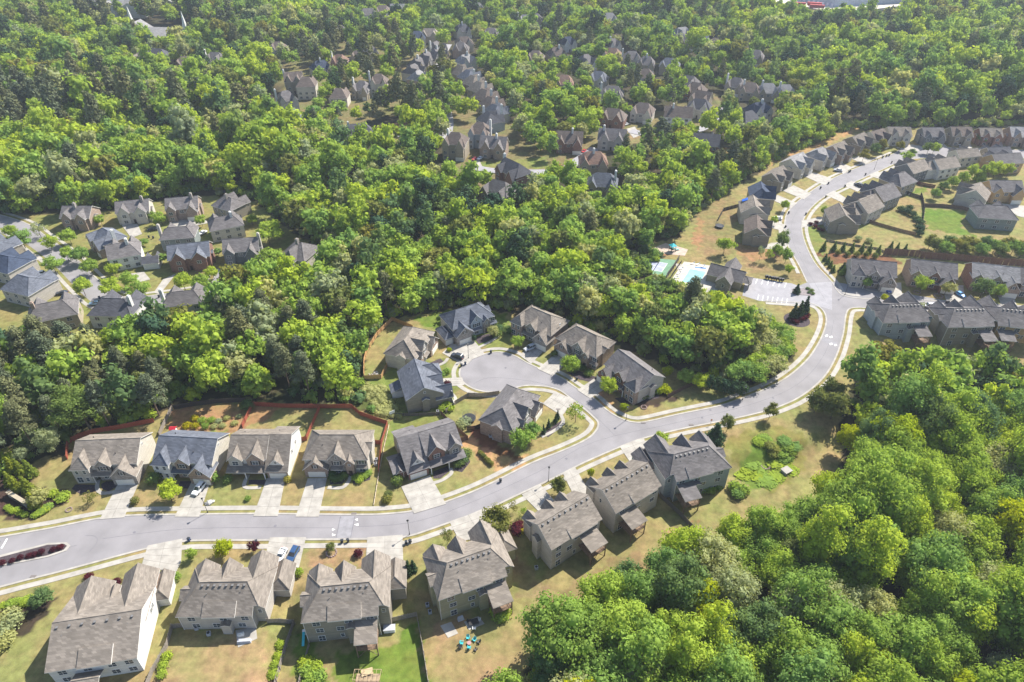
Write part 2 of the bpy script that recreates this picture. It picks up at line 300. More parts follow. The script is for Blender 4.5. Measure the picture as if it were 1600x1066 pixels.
ASPH = mat('asphalt', (0.226, 0.214, 0.217), .9, scale=0.16, var=.13, bump=0, detail=12, thr=(.3, .7))
ASPHN = mat('new_asphalt', (0.28, 0.27, 0.28), .9, scale=0.4, var=.08)
CONC = mat('concrete', (0.335, 0.312, 0.275), .85, scale=0.45, var=.15, detail=10)
CONCG = mat('concrete_pale_gray', (0.42, 0.40, 0.385), .85, scale=0.8, var=.1)  # paler, grayer concrete for the drain box sides
PAINT = mat('road_paint', (0.75, 0.74, 0.70), .7, var=.05)
def sheet(name, pts, z, m, kind='structure', th=0.0):
    """flat polygon, triangulated through mathutils"""
    from mathutils.geometry import tessellate_polygon
    tri = tessellate_polygon([[Vector((p[0], p[1], 0)) for p in pts]])
    v = [(p[0], p[1], z) for p in pts]; f = []
    for a, b_, c in tri:
        A, B, C = v[a], v[b_], v[c]
        if (B[0] - A[0]) * (C[1] - A[1]) - (B[1] - A[1]) * (C[0] - A[0]) < 0: b_, c = c, b_
        f.append((a, b_, c))
    if th:
        n = len(v); v += [(p[0], p[1], z - th) for p in pts]
        f += [(i, i + n, (i + 1) % n + n, (i + 1) % n) for i in range(n)]
    me = bpy.data.meshes.new(name); me.from_pydata(v, [], f); me.materials.append(m); me.update()
    o = link_mesh(name, me)
    if kind: tag(o, kind=kind)
    return o
def offset(line, d):
    out = []
    n = len(line)
    for i in range(n):
        a = line[max(i - 1, 0)]; b_ = line[min(i + 1, n - 1)]
        dx, dy = b_[0] - a[0], b_[1] - a[1]; l = math.hypot(dx, dy) + 1e-9
        out.append((line[i][0] - dy / l * d, line[i][1] + dx / l * d))
    return out
def strip(name, line, d0, d1, z, m, th=0.1):
    a = offset(line, d0); c = offset(line, d1); mb = MB()
    for i in range(len(line) - 1):
        mb.poly([(*a[i], z), (*a[i + 1], z), (*c[i + 1], z), (*c[i], z)] if d0 > d1 else [(*c[i + 1], z), (*a[i + 1], z), (*a[i], z), (*c[i], z)])
        for q in (a, c): mb.poly([(*q[i], z), (*q[i + 1], z), (*q[i + 1], z - th), (*q[i], z - th)])
    o = mb.build(name, m); tag(o, kind='structure'); return o
road = E1s[:] ; j = [i for i, p in enumerate(E1s) if p == E1s[-1]][0]
sheet('main_road', E1s + px([(1262,441),(1300,440)]) + [p for p in reversed(E2s) ], 0.02, ASPH)
sheet('side_road', px([(1262,442),(1301,441)]) + list(reversed(E3s[:E3s.index(min(E3s, key=lambda p: abs(p[0]-P0(1298,440)[0])+abs(p[1]-P0(1298,440)[1])))])) + px([(1680,503)]) + [p for p in reversed(E2s) if p[0] > P0(1316,522)[0] - .5 and p[1] > P0(1316,524)[1]], 0.024, ASPH)
k3 = E3s.index(min(E3s, key=lambda p: abs(p[0]-P0(1298,440)[0])+abs(p[1]-P0(1298,440)[1])))
sheet('north_road', E3s[k3:] + list(reversed(E4s)), 0.028, ASPH)
sheet('parking_lot', px([(1166,433),(1237,443),(1262,452),(1272,458),(1264,443),(1300,440),(1300,485),(1285,480),(1235,475),(1185,470),(1160,462)]), 0.032, ASPHN)
LS = dedup(smooth(px([(-60,330),(20,352),(60,378),(100,408),(135,443),(165,468),(200,474),(250,469),(300,462),(340,452),(352,432),(352,418)]), 4))
sheet('village_street', offset(LS, 4.2) + list(reversed(offset(LS, -4.2))), 0.02, ASPH)
strip('village_sidewalk', LS, -5.6, -7.0, 0.07, CONC); strip('village_kerb', LS, 4.2, 4.7, 0.07, CONC); strip('village_footpath', LS, 6.0, 7.4, 0.07, CONC)
for i, (nm, a, b_) in enumerate([('village_lane', [(985,205),(1010,210),(1030,205),(1060,215)], 3.5), ('village_lane', [(1075,205),(1100,200),(1135,170),(1140,155)], 3.2), ('village_lane', [(740,262),(780,268),(870,268),(905,250),(930,232)], 3.2), ('village_lane', [(560,212),(610,212),(650,210),(690,215),(700,190),(690,150),(680,110),(700,70)], 3.5), ('village_lane', [(560,48),(600,38),(640,22)], 4)]):
    l = dedup(smooth(px(a), 4)); sheet(nm, offset(l, b_) + list(reversed(offset(l, -b_))), hz(*l[3]) + .3 + .01 * i, ASPHN)
# kerbs, verges are ground, sidewalks
for nm, e in (('kerb', E1s), ('kerb', list(reversed(E2s))), ('kerb', E3s), ('kerb', list(reversed(E4s)))):
    pass
def cut(e, a, b_):
    ia = e.index(min(e, key=lambda p: math.hypot(p[0] - P0(*a)[0], p[1] - P0(*a)[1]))); ib = e.index(min(e, key=lambda p: math.hypot(p[0] - P0(*b_)[0], p[1] - P0(*b_)[1])))
    return e[min(ia, ib):max(ia, ib) + 1]
strip('kerb', E1s, 0.0, 0.55, 0.10, CONC); strip('sidewalk', E1s, 1.5, 3.0, 0.09, CONC)
strip('kerb', E2s, -0.55, 0.0, 0.10, CONC); strip('sidewalk', E2s, -3.0, -1.5, 0.09, CONC)
e3a = cut(E3s, (1475, 471), (1408, 252))
strip('kerb', E3s, -0.5, 0.0, 0.10, CONC); strip('sidewalk', cut(E3s, (1345, 467), (1420, 250)), -3.0, -1.5, 0.09, CONC)
strip('kerb', E4s, 0.0, 0.5, 0.10, CONC); strip('sidewalk', cut(E4s, (1255, 425), (1398, 240)), 1.5, 3.0, 0.09, CONC)
# driveways
DR = [[(186,753),(219,749.5),(194,809),(156,812)],[(301,750),(330,748),(311,808),(273,808)],[(417,748),(446,747),(434,807),(396,807)],[(481,748),(511,747),(498,808),(462,808)],
 [(627,761),(672,743),(697,788),(647,803)],[(848,631),(868,612),(899,626),(878,650)],[(691,552),(707,536),(740,560),(727,572)],[(703,540),(739,530),(758,554),(738,562)],[(812,556),(834,534),(852,546),(830,569)],
 [(840,577),(868,553),(886,566),(864,588)],[(902,610),(928,592),(948,606),(922,623)],[(685,592),(722,590),(726,602),(688,605)],
 [(231,853),(285,842),(283,878),(274,897),(222,882)],[(422,840),(478,840),(467,888),(415,868)],[(574,840),(629,836),(630,880),(572,872)],[(703,817),(760,793),(788,836),(718,846)],
 [(815,773),(845,758),(866,783),(842,800)],[(880,741),(899,731),(922,772),(900,782)],[(968,698),(1005,684),(1016,707),(984,722)],
 [(1372,443),(1408,442),(1410,472),(1383,472)],[(1470,446),(1505,446),(1508,474),(1480,474)],[(1555,450),(1580,452),(1590,482),(1565,480)],
 [(1185,388),(1205,380),(1232,378),(1228,392)],[(1190,352),(1205,345),(1229,352),(1228,363)],[(1205,312),(1215,305),(1245,318),(1236,326)],[(1222,298),(1240,290),(1268,303),(1256,312)],[(1255,275),(1272,270),(1302,280),(1288,290)],[(1300,262),(1315,255),(1332,262),(1318,272)],[(1330,248),(1345,243),(1362,252),(1350,258)],[(1400,231),(1425,226),(1450,231),(1430,238)],[(1450,222),(1470,220),(1480,230),(1462,230)],[(1495,222),(1515,222),(1520,234),(1500,233)],[(1545,222),(1565,222),(1570,235),(1550,235)],
 [(1252,345),(1290,338),(1290,350),(1253,356)],[(1290,305),(1303,298),(1325,312),(1318,318)],[(1318,290),(1330,283),(1350,292),(1340,300)],[(1356,274),(1370,268),(1392,276),(1380,282)],[(1560,318),(1600,322),(1620,345),(1590,338)],
 [(25,404),(60,398),(68,405),(30,412)],[(55,433),(75,424),(85,431),(58,440)],[(190,352),(215,350),(222,366),(205,372)],[(205,428),(225,425),(235,437),(215,442)],[(255,437),(275,428),(250,460),(240,458)],[(263,345),(300,336),(330,348),(270,360)],[(370,420),(400,412),(380,430),(360,435)],[(978,202),(992,198),(1000,212),(990,216)],[(735,250),(748,248),(755,264),(745,266)]]
DJ = []
JOINT = mat('concrete_joint', (.20, .19, .17), .9)
for qi, q in enumerate(DR):
    w_ = px(q); cx = sum(p[0] for p in w_) / 4; cy = sum(p[1] for p in w_) / 4
    sheet('driveway', w_, 0.117 + .004 * (qi % 5), CONC, th=.14)
    if q[0][1] > 520:
        lp = lambda a, b_, t_: (a[0] + (b_[0] - a[0]) * t_, a[1] + (b_[1] - a[1]) * t_)
        js = [(lp(q[0], q[-1], t_), lp(q[1], q[-2], t_)) for t_ in (.25, .5, .75)] + [(lp(q[0], q[1], .5), lp(q[-1], q[-2], .5))]
        for a, b_ in js: DJ.append((a, b_))
def walk(a, wd=1.1, z=.108, m=None, nm='path'):
    l = dedup(smooth(px(a), 4)); return sheet(nm, offset(l, wd / 2) + list(reversed(offset(l, -wd / 2))), z, m or CONC, th=.12)
for a in ([(182,768),(160,771),(152,763),(154,750)],[(408,762),(382,761),(388,742)],[(512,762),(535,762),(546,750),(547,740)],[(678,755),(692,750),(705,740),(704,732)],[(690,612),(705,615),(712,625),(700,632)],[(846,683),(868,672),(880,660),(876,648)],[(685,571),(694,567),(700,560)],[(955,612),(970,607),(980,600)],[(748,543),(768,533),(780,524)],[(862,790),(850,780)],[(1340,445),(1362,455),(1385,456)]):
    walk(a)
for q in ([(1108,432),(1068,420),(1050,447),(1100,458),(1125,452)],[(1055,412),(1110,418),(1112,424),(1060,426)],[(688,978),(705,972),(716,990),(700,997)],[(735,968),(755,960),(762,975),(742,985)][:0] or [(725,972),(748,963),(757,975),(733,985)]):
    w_ = [PG(*p) for p in q]; sheet('patio', [(p[0], p[1]) for p in w_], max(p[2] for p in w_) + .09, CONC, th=.25)
for a, b_ in DJ: walk([a, ((a[0]+b_[0])/2, (a[1]+b_[1])/2), b_], .07, .1385, JOINT, 'driveway_joint')
# pool deck + water, tennis court
POOLD = sheet('pool_deck', px([(1069,409),(1114,416),(1130,437),(1105,452),(1042,447)]), 0.10, mat('pool_deck', (.42, .385, .33), .8), th=.1)
WATER = mat('pool_water', (.24, .47, .47), .08, var=.15, scale=.3, spec=.6)
pw = sheet('pool_water', px([(1078,421),(1103,425),(1098,434),(1092,445),(1066,440),(1072,431)]), 0.106, WATER)
sheet('pool_step', px([(1086,417),(1104,419),(1103,421),(1085,419)]), .108, mat('pool_tile', (.1, .2, .4), .3))
sheet('tennis_apron', px([(1014,403),(1060,407),(1040,434),(998,422)]), 0.06, mat('court_green', (.13, .24, .15), .85), th=.06)
sheet('tennis_court', px([(1018,408),(1043,412),(1034,425),(1006,420)]), 0.068, mat('court_blue', (.30, .32, .42), .85))
for a, b_ in (((1018,408),(1043,412)),((1043,412),(1034,425)),((1034,425),(1006,420)),((1006,420),(1018,408)),((1030,410),(1020,422)),((1013,413.5),(1039,418.5))):
    walk([a, ((a[0]+b_[0])/2, (a[1]+b_[1])/2), b_], .14, .076, PAINT, 'court_line')
sheet('playground', px([(1020,388),(1040,380),(1075,390),(1070,400),(1030,396)]), .05, mat('play_mulch', (.42, .33, .27), .95), th=.05)
# painted marks
def mark(q): sheet('road_marking', px(q), 0.046, PAINT)
for q in ([(1,857),(10,842),(12.5,842),(4,857)],[(519,826),(524,827.5),(519,829.5)],[(519,834),(525,836),(519,838)],[(559,810.5),(554,812),(559,814)],[(560,818),(553,820),(560,822)]):
    mark(q)
for x0, x1, y0, y1 in ((527,528,807,840),(549.5,550.5,807,840)):
    sheet('speed_hump_edge', px([(x0+4.5,y0),(x1+4.5,y0),(x1-2,y1),(x0-2,y1)]), .044, mat('tar', (.15,.145,.16), .8))
sheet('speed_hump', px([(532,806.5),(554,806.5),(549,840.5),(525,841.5)]), .04, mat('hump', (.242,.234,.243), .9))
for q in ([(1289,524),(1293,523),(1294,525.5),(1290,526.5)],[(1296,526),(1300,525),(1301,527.5),(1297,528.5)],[(1296,537),(1300,536),(1301,538.5),(1297,539.5)],[(1303,539),(1307,538),(1308,540),(1304,541)]): mark(q)
sheet('speed_hump', px([(1288,527),(1309,535),(1304,541),(1283,532)]), .04, MATS['hump'])
for k in range(6):
    u = 1183 + k * 9; mark([(u,436+k*1.2),(u+1,436.2+k*1.2),(u-2,443+k*1.3),(u-3,443+k*1.3)])
for k in range(7):
    u = 1185 + k * 7.5; mark([(u,461+k*1.0),(u+.9,461+k*1.0),(u-1.2,469+k*1.0),(u-2.1,469+k*1.0)])
# long tar seams in the asphalt
TAR = MATS['tar']
for a in ([(0,880),(60,868),(120,852)],[(140,862),(150,850),(152,842),(145,837),(133,837)],[(160,842),(300,826),(520,825)],[(560,823),(640,817),(720,792),(840,738),(930,690),(1060,660),(1180,630),(1250,598),(1290,550),(1303,500)],[(1290,470),(1260,420),(1240,380),(1238,345),(1262,312),(1310,283),(1390,250)],[(740,600),(770,590),(850,600),(900,625),(935,655),(960,680)]):
    walk(a, .09, .0345, TAR, 'tar_seam')
for u, v in ((210,832),(430,822),(885,717),(1097,653),(1110,641),(1208,622),(790,575),(1268,455),(1250,395),(1300,283)):
    x_, y_, z_ = PG(u, v); MB().cyl(x_, y_, .0, .039, .38, n=14).build('manhole_cover', TAR)['kind'] = 'structure'
for u, v in ((553,803),(1005,661),(203,907),(52,901),(1080,664),(872,640),(1190,606)):
    x_, y_, z_ = PG(u, v); MB().box(x_-.7, x_+.7, y_-.35, y_+.35, .0, .125).build('drain_inlet', mat('iron_gray', (.16,.14,.13), .8))['kind'] = 'structure'
# median island at the estate entrance
il = px([(-120,912),(-40,892),(0,885.5),(75,871),(104,861),(110,853),(105,848),(75,849),(0,868),(-40,876),(-120,893)])
sheet('median_kerb', il, .14, CONC, th=.14)
cx = sum(p[0] for p in il) / len(il)
sheet('median_bed', px([(-120,909),(-40,889.5),(0,883),(74,868.5),(100,859.5),(105,853.5),(101,850.5),(74,852),(0,871.5),(-40,879),(-120,896)]), .147, mat('mulch', (.06,.045,.05), .95, var=.4, scale=3))
def ring(name, u, v, r0, r1, m, z=.03):
    x, y, zz = PG(u, v); mb = MB(); n = 24
    for k in range(n):
        a, b_ = 2*math.pi*k/n, 2*math.pi*(k+1)/n; c = math.cos; s = math.sin
        mb.poly([(x+r0*c(a),y+r0*s(a),zz+z),(x+r1*c(a),y+r1*s(a),zz+z),(x+r1*c(b_),y+r1*s(b_),zz+z),(x+r0*c(b_),y+r0*s(b_),zz+z)])
    o = mb.build(name, m); return tag(o, kind='structure')
ring('planting_bed', 1245, 500, 0.0, 4.8, MATS['mulch'])
sheet('planting_bed', px([(1237,452),(1262,450),(1272,459),(1268,463),(1240,460)]), .10, mat('gravel_bed', (.22,.19,.19), .95, var=.3, scale=3), th=.1)
for q in ([(158,757),(166,752),(182,752),(184,760),(170,768),(159,764)],[(118,757),(150,758),(150,768),(125,772),(112,764)],[(389,750),(415,750),(415,758),(388,757)],[(515,742),(540,735),(545,745),(535,756),(516,757)],[(548,740),(580,738),(578,750),(552,757)],[(677,737),(700,728),(702,737),(688,748),(677,748)],[(708,735),(730,712),(735,722),(722,738)],[(850,676),(880,655),(884,662),(856,684)],[(688,560),(672,567),(683,574),(694,566)],[(960,622),(1000,618),(1030,612),(1030,622),(975,634)],[(740,528),(768,520),(770,530),(748,538)],[(282,752),(300,752),(294,764),(276,762)],[(885,582),(905,580),(935,590),(925,598),(900,592)]):
    sheet('planting_bed', px(q), .022, MATS['mulch'])
# ================= HOUSES =================
RF = {'tan': shingle('roof_tan', (.205, .177, .148)), 'gray': shingle('roof_gray', (.150, .138, .135)), 'blue': shingle('roof_bluegray', (.125, .135, .160)),
      'dark': shingle('roof_dark', (.085, .085, .095)), 'brown': shingle('roof_brown', (.150, .120, .102)), 'red': shingle('roof_redbrown', (.22, .14, .105)), 'green': shingle('roof_greengray', (.14, .155, .14)), 'light': shingle('roof_light', (.26, .25, .245)), 'navy': shingle('roof_navy', (.05, .065, .10))}
WL = {'cream': siding('siding_cream', (.54, .50, .43)), 'white': siding('siding_white', (.64, .63, .60)), 'tan': siding('siding_tan', (.36, .31, .23)), 'taupe': siding('siding_taupe', (.28, .25, .20)),
      'greige': siding('siding_greige', (.45, .415, .37)), 'olive': siding('siding_olive', (.33, .31, .20)), 'blueg': siding('siding_bluegray', (.33, .37, .40)), 'brickr': siding('brick_red', (.235, .135, .105), .22, .25),
      'brickt': siding('brick_tan', (.33, .25, .20), .22, .25), 'stone': siding('stone_gray', (.30, .27, .24), .3, .3), 'dkgray': siding('siding_darkgray', (.16, .17, .18)), 'orange': siding('siding_ochre', (.48, .32, .17)), 'grgreen': siding('siding_graygreen', (.22, .25, .24))}
FASC = mat('trim_white', (.68, .66, .62), .6, var=.05); FASD = mat('trim_tan', (.40, .36, .31), .7, var=.05)
METAL = mat('metal_roof_blue', (.06, .085, .13), .5, var=.1, spec=.5)
GLASS = mat('window_glass', (.045, .06, .075), .12, var=.3, spec=.7, scale=.9); GDOOR = mat('garage_door_paint', (.70, .67, .60), .6, var=.04)
DOORM = mat('door_dark', (.05, .035, .03), .5, var=.1); WOOD = mat('deck_wood', (.19, .13, .09), .9, scale=2, var=.25); VENT = mat('vent_dark', (.06, .055, .055), .6); VTOP = mat('vent_cap', (.16, .155, .15), .5)
SHUT = mat('shutter_dark', (.05, .045, .045), .6); TARP = mat('blue_tarp', (.02, .12, .55), .5)
def wproto(w_, h_, n, shut=False):
    g = MB().box(-w_/2, w_/2, -.03, .03, -h_/2, h_/2).mesh('window', [GLASS])
    f = MB(); t = .055
    f.box(-w_/2-t, w_/2+t, -.07, .05, h_/2, h_/2+t); f.box(-w_/2-t, w_/2+t, -.09, .05, -h_/2-t, -h_/2)
    for k in range(n + 1):
        x = -w_/2 + k*w_/n; f.box(x-t*(1 if k in (0,) else .5), x+t*(1 if k == n else .5), -.07, .045, -h_/2, h_/2)
    f.box(-w_/2, w_/2, -.055, .04, -.03, .03)
    fm = f.mesh('frame', [FASC]); s = None
    if shut: s = [MB().box(q*(w_/2+.31)-.19, q*(w_/2+.31)+.19, -.05, .05, -h_/2, h_/2).mesh('shutter', [SHUT]) for q in (-1, 1)]
    return g, fm, s
WP = {'d': wproto(1.7, 1.4, 2), 's': wproto(.85, 1.3, 1), 'ds': wproto(1.7, 1.4, 2, True), 't': wproto(2.6, 1.4, 3), 'q': wproto(.7, .7, 1), 'b': wproto(1.5, 2.0, 2), 'ss': wproto(.8, 1.2, 1, True)}
def garage_mesh(w_):
    m = MB().box(-w_/2, w_/2, -.04, .04, 0, 2.15)
    for r in range(4):
        for c in range(4):
            m.box(-w_/2+.1+c*(w_-.1)/4, -w_/2+(c+1)*(w_-.1)/4, -.07, -.03, .08+r*.52, .5+r*.52)
    return m.mesh('garage_door', [GDOOR])
GM = {4.9: garage_mesh(4.9), 2.7: garage_mesh(2.7)}
DM = MB().box(-.5, .5, -.05, .05, 0, 2.1).mesh('door', [DOORM])
VM = MB().box(-.22, .22, -.22, .22, 0, .2, 0, 1).box(-.27, .27, -.27, .27, .2, .27, 1, 1).mesh('roof_vent', [VENT, VTOP])
VPM = MB().cyl(0, 0, 0, .35, .07, n=8).cyl(0, 0, .35, .42, .11, n=8).mesh('vent_pipe', [VTOP])

class House:
    """local frame: x along the house, y away from the first eave; parts become children of one Empty"""
    def __init__(s, label, O, rot, roof, wall, mirror=0, name='house', group=None, trim=None, det=2, zb=-.3, cat='house'):
        s.root = empty(name, (O[0], O[1], 0), rot); tag(s.root, label, cat, group)
        s.roof = RF[roof]; s.wall = wall; s.W = mirror; s.trim = trim or FASC; s.det = det; s.zb = zb
        s.rf = MB(); s.walls = {}; s.k = 0; s.att = []
    def X(s, x): return s.W - x if s.W else x
    def wpoly(s, wall, foot, z0, z1):
        m = s.walls.setdefault(wall or s.wall, MB())
        if s.W: foot = [(s.W - x, y) for x, y in reversed(foot)]
        m.prism([(x, y, z0) for x, y in foot], [(x, y, z1) for x, y in foot])
    def slab(s, pts, th=.18):
        s.rf.slab([(s.X(x), y, z) for x, y, z in pts], th)
    def mass(s, ax, hips, x0, x1, y0, y1, ez, rz, wall=None, zb=None, oh=.4, run=None, open_=False):
        s.k += 1; e = .017 * (s.k % 9)
        x0 += e; y0 += e * .7; x1 -= e * .8; y1 -= e * .9; rz -= e * .5
        T = (lambda a, b_, z: (a, b_, z)) if ax == 'x' else (lambda a, b_, z: (b_, a, z))
        a0, a1, b0, b1 = (x0, x1, y0, y1) if ax == 'x' else (y0, y1, x0, x1)
        bm_ = (b0 + b1) / 2; hr = run if run else (b1 - b0) / 2 * .75
        r0 = a0 + (hr if hips[0] else 0); r1 = a1 - (hr if hips[1] else 0)
        s.slab([T(a0, b0, ez), T(a1, b0, ez), T(r1, bm_, rz), T(r0, bm_, rz)]); s.slab([T(a0, b1, ez), T(a1, b1, ez), T(r1, bm_, rz), T(r0, bm_, rz)])
        if hips[0]: s.slab([T(a0, b0, ez), T(a0, b1, ez), T(r0, bm_, rz)])
        if hips[1]: s.slab([T(a1, b0, ez), T(a1, b1, ez), T(r1, bm_, rz)])
        if s.det > 1 and y1 - y0 > 3: s.cap(T(r0, bm_, rz), T(r1, bm_, rz)); [s.cap(T(a0 if h_ == 0 else a1, bb_, ez), T(r0 if h_ == 0 else r1, bm_, rz)) for h_ in (0, 1) if hips[h_] for bb_ in (b0, b1)]
        if open_: return
        sl = (rz - ez) / (bm_ - b0); A0, A1, B0, B1 = a0 + oh, a1 - oh, b0 + oh, b1 - oh
        zt = ez + sl * oh - .1; zw = s.zb if zb is None else zb
        m = s.walls.setdefault(wall or s.wall, MB())
        def V(a, b_, z):
            x, y, z = T(a, b_, z); return (s.X(x), y, z)
        zp = rz - .19
        def q(pts):
            p = [Vector(V(*p_)) for p_ in pts]; m.poly([tuple(v) for v in p])
        q([(A0, B0, zw), (A1, B0, zw), (A1, B0, zt), (A0, B0, zt)]); q([(A0, B1, zw), (A1, B1, zw), (A1, B1, zt), (A0, B1, zt)])
        for a, h in ((A0, hips[0]), (A1, hips[1])):
            if h: q([(a, B0, zw), (a, B1, zw), (a, B1, zt), (a, B0, zt)])
            else: q([(a, B0, zw), (a, B1, zw), (a, B1, zt), (a, bm_, zp), (a, B0, zt)])
    def shed(s, x0, x1, y0, y1, z0, z1, m=None, th=.14):
        """roof sloping from z0 at y0 to z1 at y1"""
        (s.rf).slab([(s.X(x0), y0, z0), (s.X(x1), y0, z0), (s.X(x1), y1, z1), (s.X(x0), y1, z1)], th)
    def put(s, name, me, x, y, z, face, lab=None):
        rz = {'f': 0, 'b': math.pi, 'l': -math.pi / 2, 'r': math.pi / 2}[face]
        if s.W and face in 'lr': rz = -rz
        o = link_mesh(name, me, s.root, (s.X(x), y, z), rz); return o
    def win(s, t, x, y, z, face='f'):
        if s.det < 1: return
        g, f, sh = WP[t]; o = s.put('window', g, x, y, z, face)
        if s.det >= 1: link_mesh('frame', f, o)
        if sh and s.det >= 2: [link_mesh('shutter', q, o) for q in sh]
    def garage(s, x, y, w_=4.9, face='f', z=0.0): s.put('garage_door', GM[w_], x, y, z, face)
    def door(s, x, y, z=0, face='f'): s.put('door', DM, x, y, z, face)
    def chimney(s, x, y, z0, z1, w_=.7, d=.7, m='white'):
        s.att.append((MB().box(s.X(x)-w_, s.X(x)+w_, y-d, y+d, z0, z1).box(s.X(x)-w_*.6, s.X(x)+w_*.6, y-d*.6, y+d*.6, z1, z1+.35), 'chimney', [WL[m]]))
    def vents(s, x0, x1, y, z, n, sl):
        s.vt = (x0, x1, y, z, n, sl)
    def posts(s, pts, z0, z1, r=.12, m=None):
        for x, y in pts: MB().box(s.X(x)-r, s.X(x)+r, y-r, y+r, z0, z1).build('porch_post', m or FASC, s.root)
    def cap(s, p, q): s.caps = getattr(s, 'caps', None) or MB(); s.caps.tube((s.X(p[0]), p[1], p[2] + .02), (s.X(q[0]), q[1], q[2] + .02), .1, n=5)
    def done(s):
        for k, m in s.walls.items(): m.build('wall', WL[k.split('#')[0]], s.root)
        r = s.rf.build('roof', [s.roof, s.trim], s.root)
        for m, n, ms in s.att: m.build(n, ms, r)
        if getattr(s, 'caps', None): s.caps.build('ridge_cap', s.roof, r)
        if hasattr(s, 'vt'):
            x0, x1, y, z, n, sl = s.vt
            for k in range(n): link_mesh('roof_vent', VM, r, (s.X(x0 + (x1 - x0) * k / max(1, n - 1)), y, z))
            link_mesh('vent_pipe', VPM, r, (s.X(x0 + 1.2), y - 1.6, z - 1.0)); link_mesh('vent_pipe', VPM, r, (s.X(x1 - .8), y - 1.2, z - .9))
        return s.root

def frame(pa, pb, z, xa, ya, W=None, mirror=False):
    """frame whose +x runs from pa to pb; pa (a point at height z) has local coordinates (xa, ya)"""
    a = P0(*pa, z); b_ = P0(*pb, z); r = math.atan2(b_[1] - a[1], b_[0] - a[0])
    return (a[0] - xa * math.cos(r) + ya * math.sin(r), a[1] - xa * math.sin(r) - ya * math.cos(r)), r

# ---- house types (front at y = 0 unless said otherwise) ----
def type_turret(label, fr, roof, w1, w2, w3, mirror=0, hip=(0, 0), det=2, L=18.3, D=12.7, turret=True, rz=9.7, group=None, bay=False):
    """gabled two-storey house with corner turret, middle gable and garage gable"""
    h = House(label, fr[0], fr[1], roof, w1, mirror and L, det=det, group=group)
    h.mass('x', hip, 0, L, 0, D, 5.8, rz)
    e = .4
    if turret:
        h.mass('y', (1, 0), .1, 5.6, -1.7, 4.4, 5.8, 8.5, w3, run=2.6); h.win('s', 1.8, -1.3, 4.5); h.win('s', 3.9, -1.3, 4.5); h.win('b', 1.8, -1.3, 1.6); h.win('s', 3.9, -1.3, 1.6)
    else:
        h.mass('y', (0, 0), .1, 4.6, -.6, 4.4, 5.8, 8.0, w3); h.win('d', 2.4, -.2, 4.5); h.win('d', 2.4, -.2, 1.6)
    h.mass('y', (0, 0), 6.4, 11.3, -.9, 4.6, 5.8, 8.4, w2); h.win('ds', 8.9, -.5, 4.9); h.win('d', 8.9, -.5, 1.6)
    h.mass('y', (0, 0), 10.8, 18.5 * L / 18.3, -3.0, 3.0, 3.5, 7.3, w2, oh=.45); h.win('ss', 14.6, -2.55, 4.7); h.garage(14.6, -2.56)
    h.shed(5.3, 6.9, -1.6, .5, 2.9, 3.6); h.shed(6.5, 11.0, -1.6, -.5, 3.0, 3.5); h.door(6.1, .37); h.posts([(5.7, -1.4)], 0, 2.9)
    if det > 1: h.win('q', L - .4, D / 2, 7.4, 'r'); h.win('d', L * .3, D - .4, 4.5, 'b'); h.win('d', L * .7, D - .4, 4.5, 'b')
    if bay == 'L': h.mass('x', (0, 0), L - .9, L + .7, 4.8, 7.6, 4.9, 5.7, oh=.2)
    if bay == '0': h.mass('x', (0, 0), -.7, .9, 4.8, 7.6, 4.9, 5.7, oh=.2)
    if det > 1:
        h.att.append((MB().cyl(h.X(L * .65), 2.7, 7.3, 7.9, .12), 'vent_pipe', [VENT])); h.att.append((MB().cyl(h.X(L * .2), 8.7, 8.2, 8.8, .12), 'vent_pipe', [VENT]))
    return h
